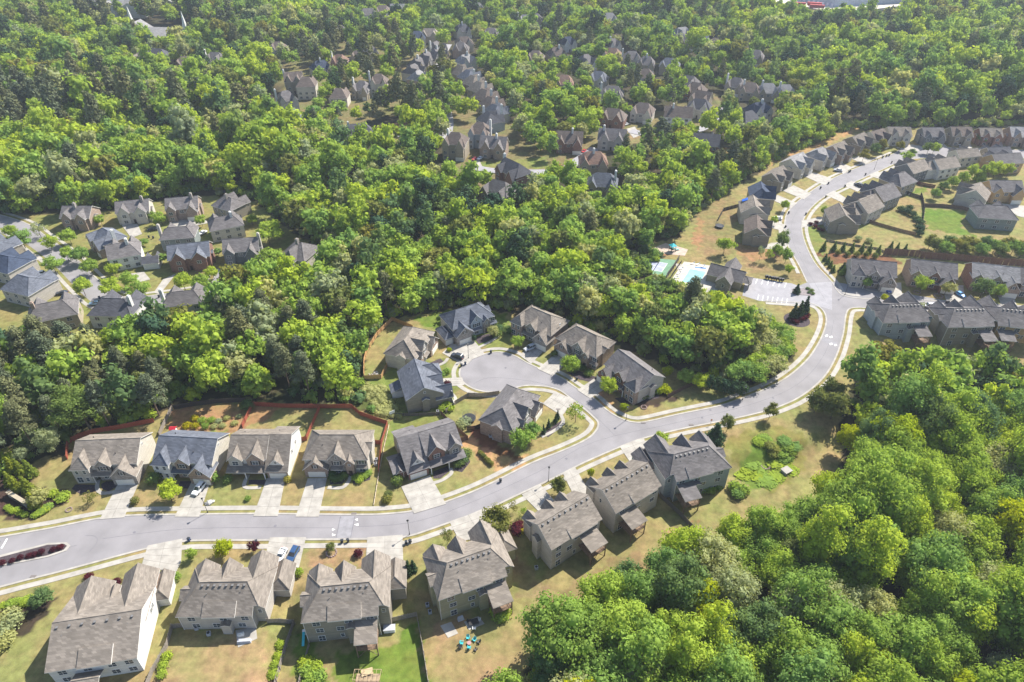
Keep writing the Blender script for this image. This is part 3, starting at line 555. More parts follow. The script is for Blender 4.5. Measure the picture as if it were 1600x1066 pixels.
def type_catslide(label, fr, roof, w1, w2, w3, mirror=0, det=2, side=False, group=None):
    L = 17.7
    h = House(label, fr[0], fr[1], roof, w1, mirror and L, det=det, group=group)
    h.mass('x', (0, 0), 0, 11.3, 0, 12.4, 5.8, 9.5)
    # garage half: ridge continues, front slope runs down to the garage head
    h.slab([(10.9, -2.3, 3.2), (L, -2.3, 3.2), (L, 6.4, 9.62), (10.9, 6.4, 9.62)]); h.slab([(10.9, 13.6, 5.8), (L, 13.6, 5.8), (L, 6.4, 9.62), (10.9, 6.4, 9.62)])
    m = h.walls.setdefault(w1, MB()); m2 = h.walls.setdefault(w2 + '#a', MB())
    for x in (11.3, L - .4): m.poly([(h.X(x), -1.9, -.3), (h.X(x), 13.2, -.3), (h.X(x), 13.2, 5.9), (h.X(x), 6.4, 9.45), (h.X(x), -1.9, 3.35)])
    m2.box(*sorted((h.X(11.32), h.X(L - .42))), -1.91, -1.7, -.3, 3.4); m.box(*sorted((h.X(11.35), h.X(L - .45))), 12.9, 13.19, -.3, 5.9)
    h.garage(14.4, -1.95); h.mass('y', (0, 0), 11.9, 16.2, -1.2, 4.2, 4.6, 6.9, 'white'); h.win('q', 14.05, -.8, 5.3)
    h.mass('y', (0, 0), .1, 4.7, -.8, 4.6, 5.8, 8.1, w3); h.win('d', 2.4, -.4, 4.6); h.win('d', 2.4, -.4, 1.5)
    h.mass('y', (0, 0), 5.2, 10.9, -.7, 6, 5.8, 8.9, w2); h.win('ds', 8.1, -.3, 4.7)
    h.shed(-.2, 11.1, -2.4, .2, 2.8, 3.7); h.door(6.2, .38); h.posts([(5.2, -2.2), (10.6, -2.2)], 0, 2.8)
    if det > 1: h.win('s', L - .4, 4.4, 4.6, 'r'); h.win('s', L - .4, 8.2, 4.6, 'r'); h.win('d', 3, 12, 4.5, 'b'); h.win('d', 8, 12, 4.5, 'b')
    if side:
        h.mass('x', (1, 0), L - .8, L + 3.8, -.6, 7, 2.9, 4.8, w2 + '#s'); h.garage(L + 1.9, -.25, 2.7); h.mass('y', (0, 0), L + .3, L + 3.0, -1.0, 2, 2.9, 4.4, w2 + '#s')
    h.att.append((MB().cyl(h.X(3), 9, 7.6, 8.1, .12), 'vent_pipe', [VENT])); h.att.append((MB().cyl(h.X(13), 9.6, 7.6, 8.1, .12), 'vent_pipe', [VENT]))
    return h
def type_hip(label, fr, roof, w1, w2, w3, mirror=0, det=2, side=False, garage='fwd', L=18.8, D=12.2, group=None, rz=9.8):
    h = House(label, fr[0], fr[1], roof, w1, mirror and L, det=det, group=group)
    h.mass('x', (1, 1), 0, L, 0, D, 5.8, rz, run=4.5)
    gy = -1.6 if garage == 'fwd' else -2.9; gz = 3.2 if garage == 'fwd' else 4.0
    h.mass('y', (0, 0), 0, 7.5, gy, 3.2, gz, gz + 3.4, w2); h.garage(3.8, gy + .36); h.win('ss', 3.7, gy + .4, gz + 1.1)
    h.mass('y', (0, 0), 6.9, 12.7, -.5, 5.2, 5.8, 9.0, w3); h.win('ds', 9.7, -.1, 4.6); h.win('q', 9.8, -.1, 6.7); h.win('d', 9.7, -.1, 1.5); h.shed(8, 11.5, -1.2, 0, 2.9, 3.5)
    h.mass('y', (0, 0), 11.9, 15.1, -1.2, 3.4, 5.2, 6.9, w2); h.win('q', 13.5, -.8, 4.5); h.door(13.5, -.82)
    h.win('ds', 16.7, .4, 4.5); h.win('d', 16.7, .4, 1.5); h.shed(15.2, 18.3, -.6, .5, 2.9, 3.5)
    h.win('d', 4, D - .4, 4.4, 'b'); h.win('d', 10, D - .4, 4.4, 'b'); h.win('d', 15, D - .4, 4.4, 'b')
    h.mass('x', (0, 0), L - 2.5, L + .6, 3.6, 7.6, 5.8, 7.2, w1, oh=.25)
    if side: h.mass('y', (1, 1), -3.6, .8, -.4, 7.6, 2.9, 4.6, w1); h.garage(-1.6, -.03, 2.7)
    h.att.append((MB().cyl(h.X(5.5), 3.6, 7.8, 8.4, .12), 'vent_pipe', [VENT])); return h
def type_back(label, fr, roof, wall, mirror=0, gables=(1, 1), walk=True, porch=True, det=2, porch_roof=True, group=None, wing=True):
    """house seen from its garden side (y = 0 is the rear wall), street gables on the far side"""
    L = 20.0; zb = -3.3 if walk else -.3
    h = House(label, fr[0], fr[1], roof, wall, mirror and L, det=det, zb=zb, group=group); hl, hr = gables
    xl = 4.5 if hl else 0; xr = 15.5 if hr else L; e, z = 5.8, 9.8
    h.slab([(0, 0, e), (17.5, 0, e), (17.5, 1.8, e + 1.15), (18.7 if hr else L, 1.8, e + 1.15), (xr, 6.3, z), (xl, 6.3, z)])
    h.slab([(0, 13, e), (L, 13, e), (xr, 6.3, z), (xl, 6.3, z)])
    if hl: h.slab([(0, 0, e), (0, 13, e), (xl, 6.3, z)])
    if hr: h.slab([(L, 1.8, e), (L, 13, e), (xr, 6.3, z), (18.7, 1.8, e + 1.15)])
    h.wpoly(wall, [(.4, .4), (17.1, .4), (17.1, 2.2), (19.6, 2.2), (19.6, 12.6), (.4, 12.6)], zb, e + .15)
    h.cap((xl, 6.3, z), (xr, 6.3, z)); [h.cap(p_, q_) for p_, q_, c_ in (((0, 0, e), (xl, 6.3, z), hl), ((0, 13, e), (xl, 6.3, z), hl), ((18.7, 1.8, e + 1.15), (xr, 6.3, z), hr), ((L, 13, e), (xr, 6.3, z), hr)) if c_]
    for px_, py_ in ((.36, .36), (17.14, .36)): h.att.append((MB().box(h.X(px_) - .06, h.X(px_) + .06, py_ - .05, py_ + .05, zb, e - .1), 'downspout', [FASC]))
    m = h.walls[wall]
    if not hl: m.poly([(h.X(.4), .4, e), (h.X(.4), 12.6, e), (h.X(.4), 6.3, z - .25)])
    if not hr: m.poly([(h.X(19.6), .4, e), (h.X(19.6), 12.6, e), (h.X(19.6), 6.3, z - .25)])
    h.mass('x', (0, 0), -.7, 3.5, 4.2, 8.2, e, 7.3, oh=.3)
    h.mass('y', (0, 0), 0.2, 6.0, 8, 13.8, e, 8.5, 'brickt'); h.mass('y', (0, 0), 6.4, 11.6, 7.5, 13.7, e, 9.0, 'brickt'); h.mass('y', (0, 0), 12.7, 19.9, 7.5, 15.8, e, 9.1, 'brickt')
    h.garage(16.4, 15.42, 4.9, 'b')
    if wing: h.mass('y', (1, 0), 18, 23.6, 8.2, 15.9, 3.0, 5.2, wall); h.garage(21.6, 15.52, 2.7, 'b')
    h.slab([(6, -.35, e + .1), (13.6, -.35, e + .1), (13.6, 2.7, 7.75), (6, 2.7, 7.75)], .3)
    h.wpoly(wall, [(6.3, 0), (13.3, 0), (13.3, .5), (6.3, .5)], e - .2, e + .1)
    h.mass('y', (0, 0), 9.7, 12.3, -1.2, 1.5, 3.4, 3.9, wall, oh=.15)
    yw = .37
    for x in (3.2, 10.4, 15.4): h.win('d', x, yw if x != 10.4 else yw, 4.35)
    for x in (3.6, 8.3): h.win('d', x, yw, 1.6)
    h.win('d', 14.2, yw, 1.6) if not porch else h.win('b', 14.2, yw, 1.3)
    if walk: h.win('b', 3.6, yw, -1.7); h.win('s', 8.4, yw, -1.2); h.win('s', 13.2, yw, -1.2)
    h.win('s', 18.4, 2.17, 4.3)
    if porch:
        if porch_roof:
            h.slab([(11.8, -5.0, 2.9), (17.0, -5.0, 2.9), (17.0, .4, 4.1), (11.8, .4, 4.1)])
        D_ = MB().box(h.X(12), h.X(16.8), -4.7, .38, -.15, 0) if not mirror else MB().box(h.X(16.8), h.X(12), -4.7, .38, -.15, 0); d = D_.build('deck', WOOD, h.root)
        r = MB(); xa, xb = sorted((h.X(12.05), h.X(16.75)))
        for z_ in (.45, .95): r.box(xa, xb, -4.72, -4.64, z_, z_ + .08); r.box(xa, xa + .08, -4.6, .2, z_, z_ + .08); r.box(xb - .08, xb, -4.6, .2, z_, z_ + .08)
        for k in range(16): x = xa + (xb - xa) * k / 15; r.box(x - .025, x + .025, -4.71, -4.66, 0, .9)
        r.build('railing', WOOD, d)
        h.posts([(12.1, -4.6), (16.7, -4.6)], -5.5 if walk else -.1, 2.9, .11, WOOD)
        if walk:
            MB().tube((xa, -4.6, -3), (xa + 2.2, -4.6, -.2), .07).tube((xb, -4.6, -3), (xb - 2.2, -4.6, -.2), .07).build('deck_brace', WOOD, h.root)
    h.vents(5.3, 15.0, 5.6, 9.35, 8, 0); return h
def type_gable_back(label, fr, roof, wall, px_, det=2, bay=True, walk=True):
    L = 16.8; h = House(label, fr[0], fr[1], roof, wall, 0, det=det, zb=-3.3 if walk else -.3)
    h.mass('x', (0, 0), 0, L, 0, 11.9, 5.8, 9.7)
    for x in (1.6, 7.6, 12.2): h.mass('y', (0, 0), x - 1.9, x + 1.9, 8.6, 12.5, 5.9, 7.9, 'greige')
    h.slab([(6.3, -.4, 5.95), (15, -.4, 5.95), (15, 2.2, 7.35), (6.3, 2.2, 7.35)], .3)
    h.slab([(px_, -4.8, 2.9), (px_ + 5.6, -4.8, 2.9), (px_ + 5.6, .4, 4.1), (px_, .4, 4.1)])
    d = MB().box(px_ + .2, px_ + 5.4, -4.5, .38, -.15, 0).build('deck', WOOD, h.root); r = MB()
    for z_ in (.45, .95): r.box(px_ + .2, px_ + 5.4, -4.52, -4.44, z_, z_ + .08); r.box(px_ + .2, px_ + .28, -4.4, .2, z_, z_ + .08); r.box(px_ + 5.3, px_ + 5.38, -4.4, .2, z_, z_ + .08)
    for k in range(16): x = px_ + .25 + 5.1 * k / 15; r.box(x - .025, x + .025, -4.51, -4.46, 0, .9)
    r.build('railing', WOOD, d)
    h.posts([(px_ + .3, -4.4), (px_ + 5.3, -4.4)], -5.6, 2.9, .11, WOOD)
    MB().tube((px_ + .3, -4.4, -3), (px_ + 2.6, -4.4, -.2), .07).tube((px_ + 5.3, -4.4, -3), (px_ + 3.0, -4.4, -.2), .07).build('deck_brace', WOOD, h.root)
    for x in (2.6, 8.6, 14.6): h.win('d', x, .37, 4.35)
    for x in ((2.6, 6.2) if px_ > 5 else (8.8, 14)): h.win('d', x, .37, 1.6)
    h.win('b', 2.6, .37, -1.7); h.win('s', 8.0, .37, -1.2)
    if bay: h.mass('x', (0, 0), -1.0, 1.2, 4.6, 7.4, 4.6, 5.6, oh=.2)
    else: h.win('s', .4, 6.4, 4.6, 'l')
    h.vents(1.2, 15.8, 5.3, 9.35, 9, 0); return h
def quick(label, c, rot, w_, d, roof, wall, style=0, chim=None, name='house', group=None, ez=5.8, det=1, zb=-.3, z=6.5, rise=None, facewall=None, cm='white', world=None, ext=0):
    """generic two-storey house, centred on the photo point c of its roof"""
    x, y = world or P0(c[0], c[1], z); r = R(rot); ca, sa = math.cos(r), math.sin(r)
    O = (x - ca * w_ / 2 + sa * d / 2, y - sa * w_ / 2 - ca * d / 2)
    h = House(label, O, r, roof, wall, 0, det=det, zb=zb, name=name, group=group); rs = rise or d * .34; fw = facewall or wall
    hip = {0: (0, 0), 1: (1, 1), 2: (0, 1), 3: (1, 0)}[style % 4]; v = style // 4
    h.mass('x', hip, 0, w_, 0, d, ez, ez + rs, run=d * .36)
    a = w_ * .3
    if v == 0:
        h.mass('y', (0, 0), .2, w_ * .34, -1.4, d * .45, ez, ez + rs * .72, fw); h.mass('y', (0, 0), w_ * .6, w_ * .98, -2.2, d * .5, ez - 1.4, ez + rs * .7, fw); h.garage(w_ * .79, -1.84, 4.9 if w_ > 13 else 2.7)
        h.win('d', w_ * .17, -1.0, 4.3); h.win('d', w_ * .48, .37, 4.3); h.win('d', w_ * .17, -1.0, 1.5)
    elif v == 1:
        h.mass('y', (0, 0), w_ * .08, w_ * .42, -.8, d * .5, ez, ez + rs * .85, fw); h.mass('y', (0, 0), w_ * .55, w_ * .92, -1.6, d * .45, ez, ez + rs * .8, fw)
        h.win('d', w_ * .25, -.4, 4.3); h.win('d', w_ * .73, -1.2, 4.3); h.win('d', w_ * .25, -.4, 1.5); h.door(w_ * .49, .37)
    elif v == 2:  # seen from the back
        for x_ in (.2, .5, .8): h.win('d', w_ * x_, .37, 4.3); h.win('d', w_ * x_, .37, 1.5)
        h.mass('y', (0, 0), w_ * .05, w_ * .4, d * .6, d + 1.4, ez, ez + rs * .8, fw); h.mass('y', (0, 0), w_ * .55, w_ * .95, d * .55, d + 2.4, ez - .6, ez + rs * .7, fw)
        if zb < -1: [h.win('d', w_ * x_, .37, -1.5) for x_ in (.2, .5)]
    elif v == 3:
        h.mass('y', (1, 0), w_ * .3, w_ * .72, -2.5, d * .5, ez, ez + rs * .95, fw, run=2.2); h.win('d', w_ * .5, -2.1, 4.3); h.win('d', w_ * .15, .37, 4.3); h.win('d', w_ * .86, .37, 4.3)
    if det > 1 and style < 12 and hip == (0, 0):
        h.mass('x', (0, 0), -.6, .9, d * .34, d * .62, ez - .9, ez - .1, oh=.2); h.mass('x', (0, 0), w_ - .9, w_ + .6, d * .34, d * .62, ez - .9, ez - .1, oh=.2)
    if ext: h.mass('x', (1, 0), -5.5, 2, d * .2, d * .98, ez - .5, ez + rs * .7)
    if chim is not None: h.chimney(w_ * chim, d * .45 if chim not in (0, 1) else d * .5, ez - 5 if chim in (0, 1) else ez, ez + rs + 1.6, .55, .7, cm)
    return h
def near(): pass

# ---- near street, north side ----
F = frame
type_turret('beige two-storey house with corner turret beside the entrance planting, gray roof', F((110,729),(215.7,724.5),5.8,0,0), 'tan', 'cream', 'stone', 'greige').done()
type_turret('house with blue gray shingle roof and white van-like car on its driveway', F((237.3,720.4),(331.1,726.1),5.8,0,0), 'blue', 'cream', 'brickt', 'white', L=17.6).done()
type_catslide('white-sided house with porch, its long roof sloping down over the garage', F((353.8,718),(447,718.2),5.8,0,0), 'tan', 'white', 'brickt', 'greige').done()
type_hip('brick-fronted hip roof house with arched entry beside the pale fence', F((471.6,718.8),(574.8,718.8),5.8,0,0), 'tan', 'cream', 'brickt', 'stone').done()
type_catslide('brick and stone house with porch and extra side garage at the road bend', F((619.3,684.5),(706.2,658.5),9.7,0,6.4), 'gray', 'taupe', 'brickr', 'stone', mirror=1, side=True).done()
# ---- cul-de-sac ----
type_hip('tan brick house with slim clipped evergreens, on the corner near the trampoline', F((785.5,637.5),(808.7,607.5),9.6,4.6,6.1), 'gray', 'brickt', 'brickt', 'stone', mirror=1, side=False).done()
hh = type_turret('taupe house with gray blue roof and plain side wall left of the circle', F((662.5,605),(647.5,561.7),9.8,.2,6.3), 'blue', 'taupe', 'taupe', 'taupe', mirror=1, hip=(0,0), L=15.5, turret=True, D=12.5, bay='L')
hh.shed(2.2, 6.8, 15.9, 12.0, 2.7, 4.3); hh.wpoly('white', [(2.5, 12), (6.5, 12), (6.5, 15.6), (2.5, 15.6)], -.3, 2.7); hh.done()
type_hip('white-sided hip roof house with black wagon, upper left of the round turnaround', F((630,533.7),(646.2,511.2),9.5,4.0,6.1), 'tan', 'cream', 'brickt', 'stone', mirror=1, L=17).done()
type_hip('blue-roofed house with long front porch at the top of the cul-de-sac', F((707,516.2),(772.5,493.8),5.8,0,0), 'blue', 'greige', 'stone', 'blueg', side=True, garage='far', L=17.6, D=11.2).done()
type_turret('brick house with corner turret and silver wagon, top right of the turnaround', F((800,498.8),(857,524),5.8,0,0), 'tan', 'brickt', 'stone', 'brickt', hip=(1,1), L=17.4, D=12.2).done()
type_hip('tan brick hip roof house between the turret house and the gray-sided one', F((901.2,509.5),(933.7,525),9.8,4.5,6.1), 'tan', 'brickt', 'brickt', 'stone', L=17.5).done()
type_turret('gray-sided house with brick turret, near the lamp at the street mouth', F((966.2,544.5),(1015,580),9.7,0,6.2), 'gray', 'greige', 'brickr', 'brickt', mirror=1, L=17, D=12, bay='0').done()
# ---- near street, south side (gardens face the camera) ----
h = House('large tan-roofed house with bright white side wall at the lower left corner', *F((81,973.6),(219,952.6),9.8,0,6.3), roof='tan', wall='white')
h.mass('x', (0, 0), 0, 18.7, -3, 15.6, 5.8, 9.8); h.mass('y', (0, 0), .1, 8.9, 6, 18.2, 5.8, 9.0, 'brickt'); h.mass('y', (0, 0), 8.6, 10.8, 9.5, 16.4, 6.3, 7.4); h.mass('y', (0, 0), 10.3, 18.5, 6, 20, 5.7, 9.1, 'brickt')
h.mass('y', (1, 0), 16.8, 21.2, 12.8, 20.6, 3.0, 4.9); h.slab([(6.5, -3.4, 5.9), (13.5, -3.4, 5.9), (13.5, .4, 7.6), (6.5, .4, 7.6)], .3); h.garage(14.4, 19.62, 4.9, 'b'); h.garage(19.2, 20.22, 2.7, 'b')
for x in (3, 8, 13, 16.5): h.win('d', x, -2.62, 4.3); h.win('d', x, -2.62, 1.5)
h.win('s', 18.32, 9.5, 4.4, 'r'); h.win('s', 18.32, 10.8, 4.4, 'r'); h.mass('x', (0, 0), 5, 11, -7.5, -2.2, 2.9, 4.2, open_=True); h.posts([(5.3, -7.2), (10.7, -7.2)], 0, 3); h.vents(1.2, 16.8, 5.2, 9.3, 7, 0); h.done()
type_back('beige house with white barbecue patio behind, two cars on its far driveway', F((273.5,964.8),(394.3,962.5),5.8,0,0), 'tan', 'greige', walk=False, porch=False).done()
type_back('three-storey tan house with cluttered roofed deck above a bright green lawn', F((469.5,974.5),(591.8,961.8),5.8,0,0), 'tan', 'taupe').done()
type_back('three-storey olive house with roofed deck near the turquoise garden chairs', F((684.6,939.2),(788.8,901.8),5.8,0,0), 'tan', 'olive').done()
type_gable_back('gable-ended gray house with box bay on its left wall and roofed rear deck', F((861.9,860.4),(942.6,810.7),5.8,0,0), 'tan', 'greige', 9.2).done()
type_gable_back('gable-ended gray house with small side window and deck at its near corner', F((962.3,803.2),(1032.6,760),5.8,0,0), 'tan', 'greige', 1.8, bay=False).done()
type_back('gray-sided house with dark sloping front gables beside the grassy hollow', F((1057.5,753.1),(1141.9,731.2),5.8,2.6,0), 'gray', 'blueg', mirror=1).done()
# ---- branch street, right ----
type_turret('cream house with brick garage gable and blue parked car, left of the branch street', F((1330,427),(1404,434),5.8,0,0), 'gray', 'greige', 'stone', 'greige', hip=(0,0), L=17.5, D=11, det=2, group=None).done()
type_turret('tan two-storey house with two garages and bright blue car, middle of the branch street', F((1423,428),(1492,436),5.8,0,0), 'gray', 'brickt', 'brickr', 'brickt', L=17.5, D=11.5, turret=False).done()
type_turret('brick house with light roof behind the dark green tree on the branch street', F((1519,434),(1588,442),5.8,0,0), 'light', 'brickr', 'brickt', 'brickt', L=17.5, D=11.5, turret=False).done()
type_turret('brick house at the right edge end of the branch street', F((1594,442),(1664,450),5.8,0,0), 'gray', 'orange', 'brickt', 'brickt', L=17.5, D=11.5).done()
type_back('three-storey pale blue gray house with white patio, left of the row above the woods', F((1379.5,505),(1436,503.5),5.8,0,0), 'gray', 'blueg', wing=False).done()
type_back('three-storey dark olive house in the middle of the row above the woods', F((1481,512),(1540,510.5),5.8,0,0), 'gray', 'taupe', wing=False).done()
type_back('three-storey ochre house at the right edge above the woods', F((1560,509),(1625,515),5.8,2.6,0), 'gray', 'orange', mirror=1, wing=False).done()
# ---- hillside street on the right, west side ----
Q = quick
QS = [
 ('taupe house with gable end and brown striped roof beside the clubhouse lawn', (1181,354), 75, 15, 11, 'brown','taupe', 0, None),
 ('house with blue tarp on its tan roof on the hillside street', (1176,323), 80, 14, 13, 'tan','greige', 0, None),
 ('dark navy-roofed house on the inside of the hillside street bend', (1188,300), 78, 14, 12, 'navy','tan', 3, None),
 ('dark brown gable-ended house above the navy-roofed house', (1213,272), 48, 15, 11, 'tan','taupe', 0, None),
 ('large pale-roofed cream house with two dark dormers on the hillside street', (1243,252), 45, 17, 13, 'light','cream', 0, None),
 ('gray house with three dark dormers beside the silver car on the hillside street', (1279,240), 42, 17, 12, 'light','greige', 1, None),
 ('light-roofed house with brick front, fourth from the top of the hillside street', (1308,232), 40, 15, 12, 'tan','brickt', 0, None),
 ('tan house with peaked gables behind dark round trees, on the upper hillside street', (1339,218), 35, 15, 12, 'tan','taupe', 0, None),
 ('cream gable-ended house with brown roof at the top bend of the hillside street', (1368,211), 30, 14, 12, 'brown','cream', 0, None),
 ('pale house with three dark gables facing the wide driveway at the top bend', (1403,206), -3, 16, 12, 'tan','greige', 4, None),
 ('dark gray-walled house, first of the top right row after the wide driveway', (1455,207), -2, 15, 12, 'gray','dkgray', 0, None),
 ('brown-sided house, second of the top right row after the wide driveway', (1499,206), -2, 15, 12, 'brown','taupe', 4, None),
 ('red brick house with big porch gable in the top right row', (1545,207), -5, 15.5, 11, 'tan','brickr', 4, None),
 ('brick house at the right end of the top right row', (1592,207), -5, 16, 13, 'light','brickt', 4, None),
]
for lab, c, rot, w_, d, rf, wl, st, ch in QS: quick(lab, c, rot, w_ * (.82 if c[1] < 262 else .9), d * .92, rf, wl, st, ch, det=2).done()
QE = [
 ('taupe gable-ended house with small blind gable beside the row of cypresses', (1316,326), -98, 13, 11.5, 'tan','taupe', 8, 0),
 ('low cream gable-ended house with wide gray roof above the taupe gable house', (1355,309), 36, 14, 12.5, 'tan','greige', 8, 1),
 ('brown-walled house with blue gray roof and gabled rear porch', (1381,291), 31, 14, 13, 'gray','taupe', 8, 1),
 ('hip-roofed tan house with white patio chairs behind it', (1409,270), 31, 14, 12, 'gray','tan', 9, 0),
 ('dark gable-ended house with small rear deck roof', (1431,251), 29, 14, 11, 'tan','dkgray', 8, 0),
 ('white gable-walled house behind the bright green hedge trees', (1477,246), 19, 14.5, 11, 'tan','white', 8, 1),
 ('cream two-storey house with rear windows right of the white gable', (1512,230), 13, 14, 9, 'tan','cream', 8, 0),
 ('ochre-walled house with gray roof at the right edge near the hedge trees', (1573,239), 8, 17, 11, 'gray','orange', 8, 0),
 ('dark-roofed house behind the ochre-walled house', (1562,226), 8, 14, 8, 'dark','taupe', 8, 0),
 ('gray gable-ended house beside the emerald lawn', (1529,291), 52, 12.5, 12, 'tan','greige', 8, 0),
 ('ochre house with three dark dormers at the right edge above the emerald lawn', (1572,281), -2, 16, 11, 'gray','orange', 0, 0),
]
for lab, c, rot, w_, d, rf, wl, st, ex in QE: quick(lab, c, rot, w_, d, rf, wl, st, None, det=2, z=9.8, ext=ex).done()
quick('large gray green house with three white-framed windows overlooking the emerald lawn', (1558,321), -9, 17.5, 12, 'gray', 'grgreen', 9, None, det=2, z=9.8).done()
# ---- clubhouse by the pool ----
h = House('stone clubhouse with cross-gabled roof beside the swimming pool', *F((1108,415),(1163,429),5.0,-.5,4.0), roof='gray', wall='tan', name='clubhouse', cat='clubhouse')
h.mass('x', (0, 0), 0, 14.5, -.5, 8.5, 3.4, 6.4); h.mass('y', (0, 0), 4.6, 11.2, -4.5, 13, 3.5, 6.8, 'stone'); h.win('s', 7.9, -4.1, 2.2); h.mass('x', (0, 1), 12.5, 17.5, 1, 7, 2.9, 4.4, open_=True); h.posts([(17, 1.4), (17, 6.6), (.3, 0), (.3, 8)], 0, 3.2, .2, WL['stone']); h.done()
# ---- left cluster ----
LQ = [
 ('tan stone house with two front gables at the top left of the left cluster', (124,331), 0, 14, 11, 'gray','brickt', 4, .45, 'stone'),
 ('cream house with white porch, second along the woods edge in the left cluster', (209,322), 14, 15, 11, 'gray','cream', 4, .8, 'stone'),
 ('tan stone house with garage gable, third along the woods edge in the left cluster', (286,317), 12, 15, 11, 'gray','brickt', 0, .8, 'stone'),
 ('taupe house with steep hip roof, nearest the woods in the left cluster', (358,317), -30, 13, 11, 'gray','taupe', 9, .5, 'stone'),
 ('cream house with dark garage roof and white chimney below the steep hip roof house', (352,347), 25, 15, 11, 'gray','cream', 9, .7, 'white'),
 ('gray house with white double garage and two curved gables in the left cluster', (378,382), 10, 15, 11, 'gray','dkgray', 0, 1, 'greige'),
 ('cream house alone at the right edge of the left cluster against the woods', (469,391), -20, 13, 14, 'gray','cream', 13, .5, 'stone'),
 ('red brick house with curved gables and blue gray roof in the left cluster', (297,391), 14, 17, 12, 'blue','brickr', 4, None, 'white'),
 ('gray green rear-facing house behind the red brick house', (279,363), 10, 15, 10, 'gray','grgreen', 9, 0, 'greige'),
 ('white farmhouse with small white garage annex in the left cluster', (194,390), 24, 13, 12, 'gray','white', 10, .65, 'white'),
 ('gray-roofed house hidden behind the white farmhouse', (168,368), -38, 13, 11, 'blue','brickt', 1, 1, 'white'),
 ('pale gray house at the left edge with a long plain side wall', (42,443), -20, 15, 12.5, 'blue','greige', 9, None, 'white'),
 ('blue-roofed house at the left edge above the pale gray house', (10,410), -20, 15, 12, 'navy','greige', 9, None, 'white'),
 ('partly hidden gray house at the very left edge of the street', (-8,385), -20, 14, 11, 'blue','taupe', 9, None, 'white'),
 ('sprawling tan house with tall stone chimney at the lower left cluster end', (82,484), 25, 17, 12, 'gray','tan', 9, .2, 'brickt'),
 ('dark-roofed cream house with tall white chimney behind the big domed tree', (182,478), -3, 17, 12, 'dark','white', 9, .88, 'white'),
 ('mostly hidden gray roof with white chimney between the street and the woods', (288,464), 12, 15, 10, 'gray','greige', 9, 0, 'white'),
]
for lab, c, rot, w_, d, rf, wl, st, ch, cm in LQ: quick(lab, c, rot, w_, d, rf, wl, st, ch, det=2, cm=cm).done()
hh = quick('white single-storey garage annex joined to the white farmhouse', (236,405), 12, 7, 6, 'dark', 'white', 8, None, ez=3, det=0, z=3.5); hh.done()
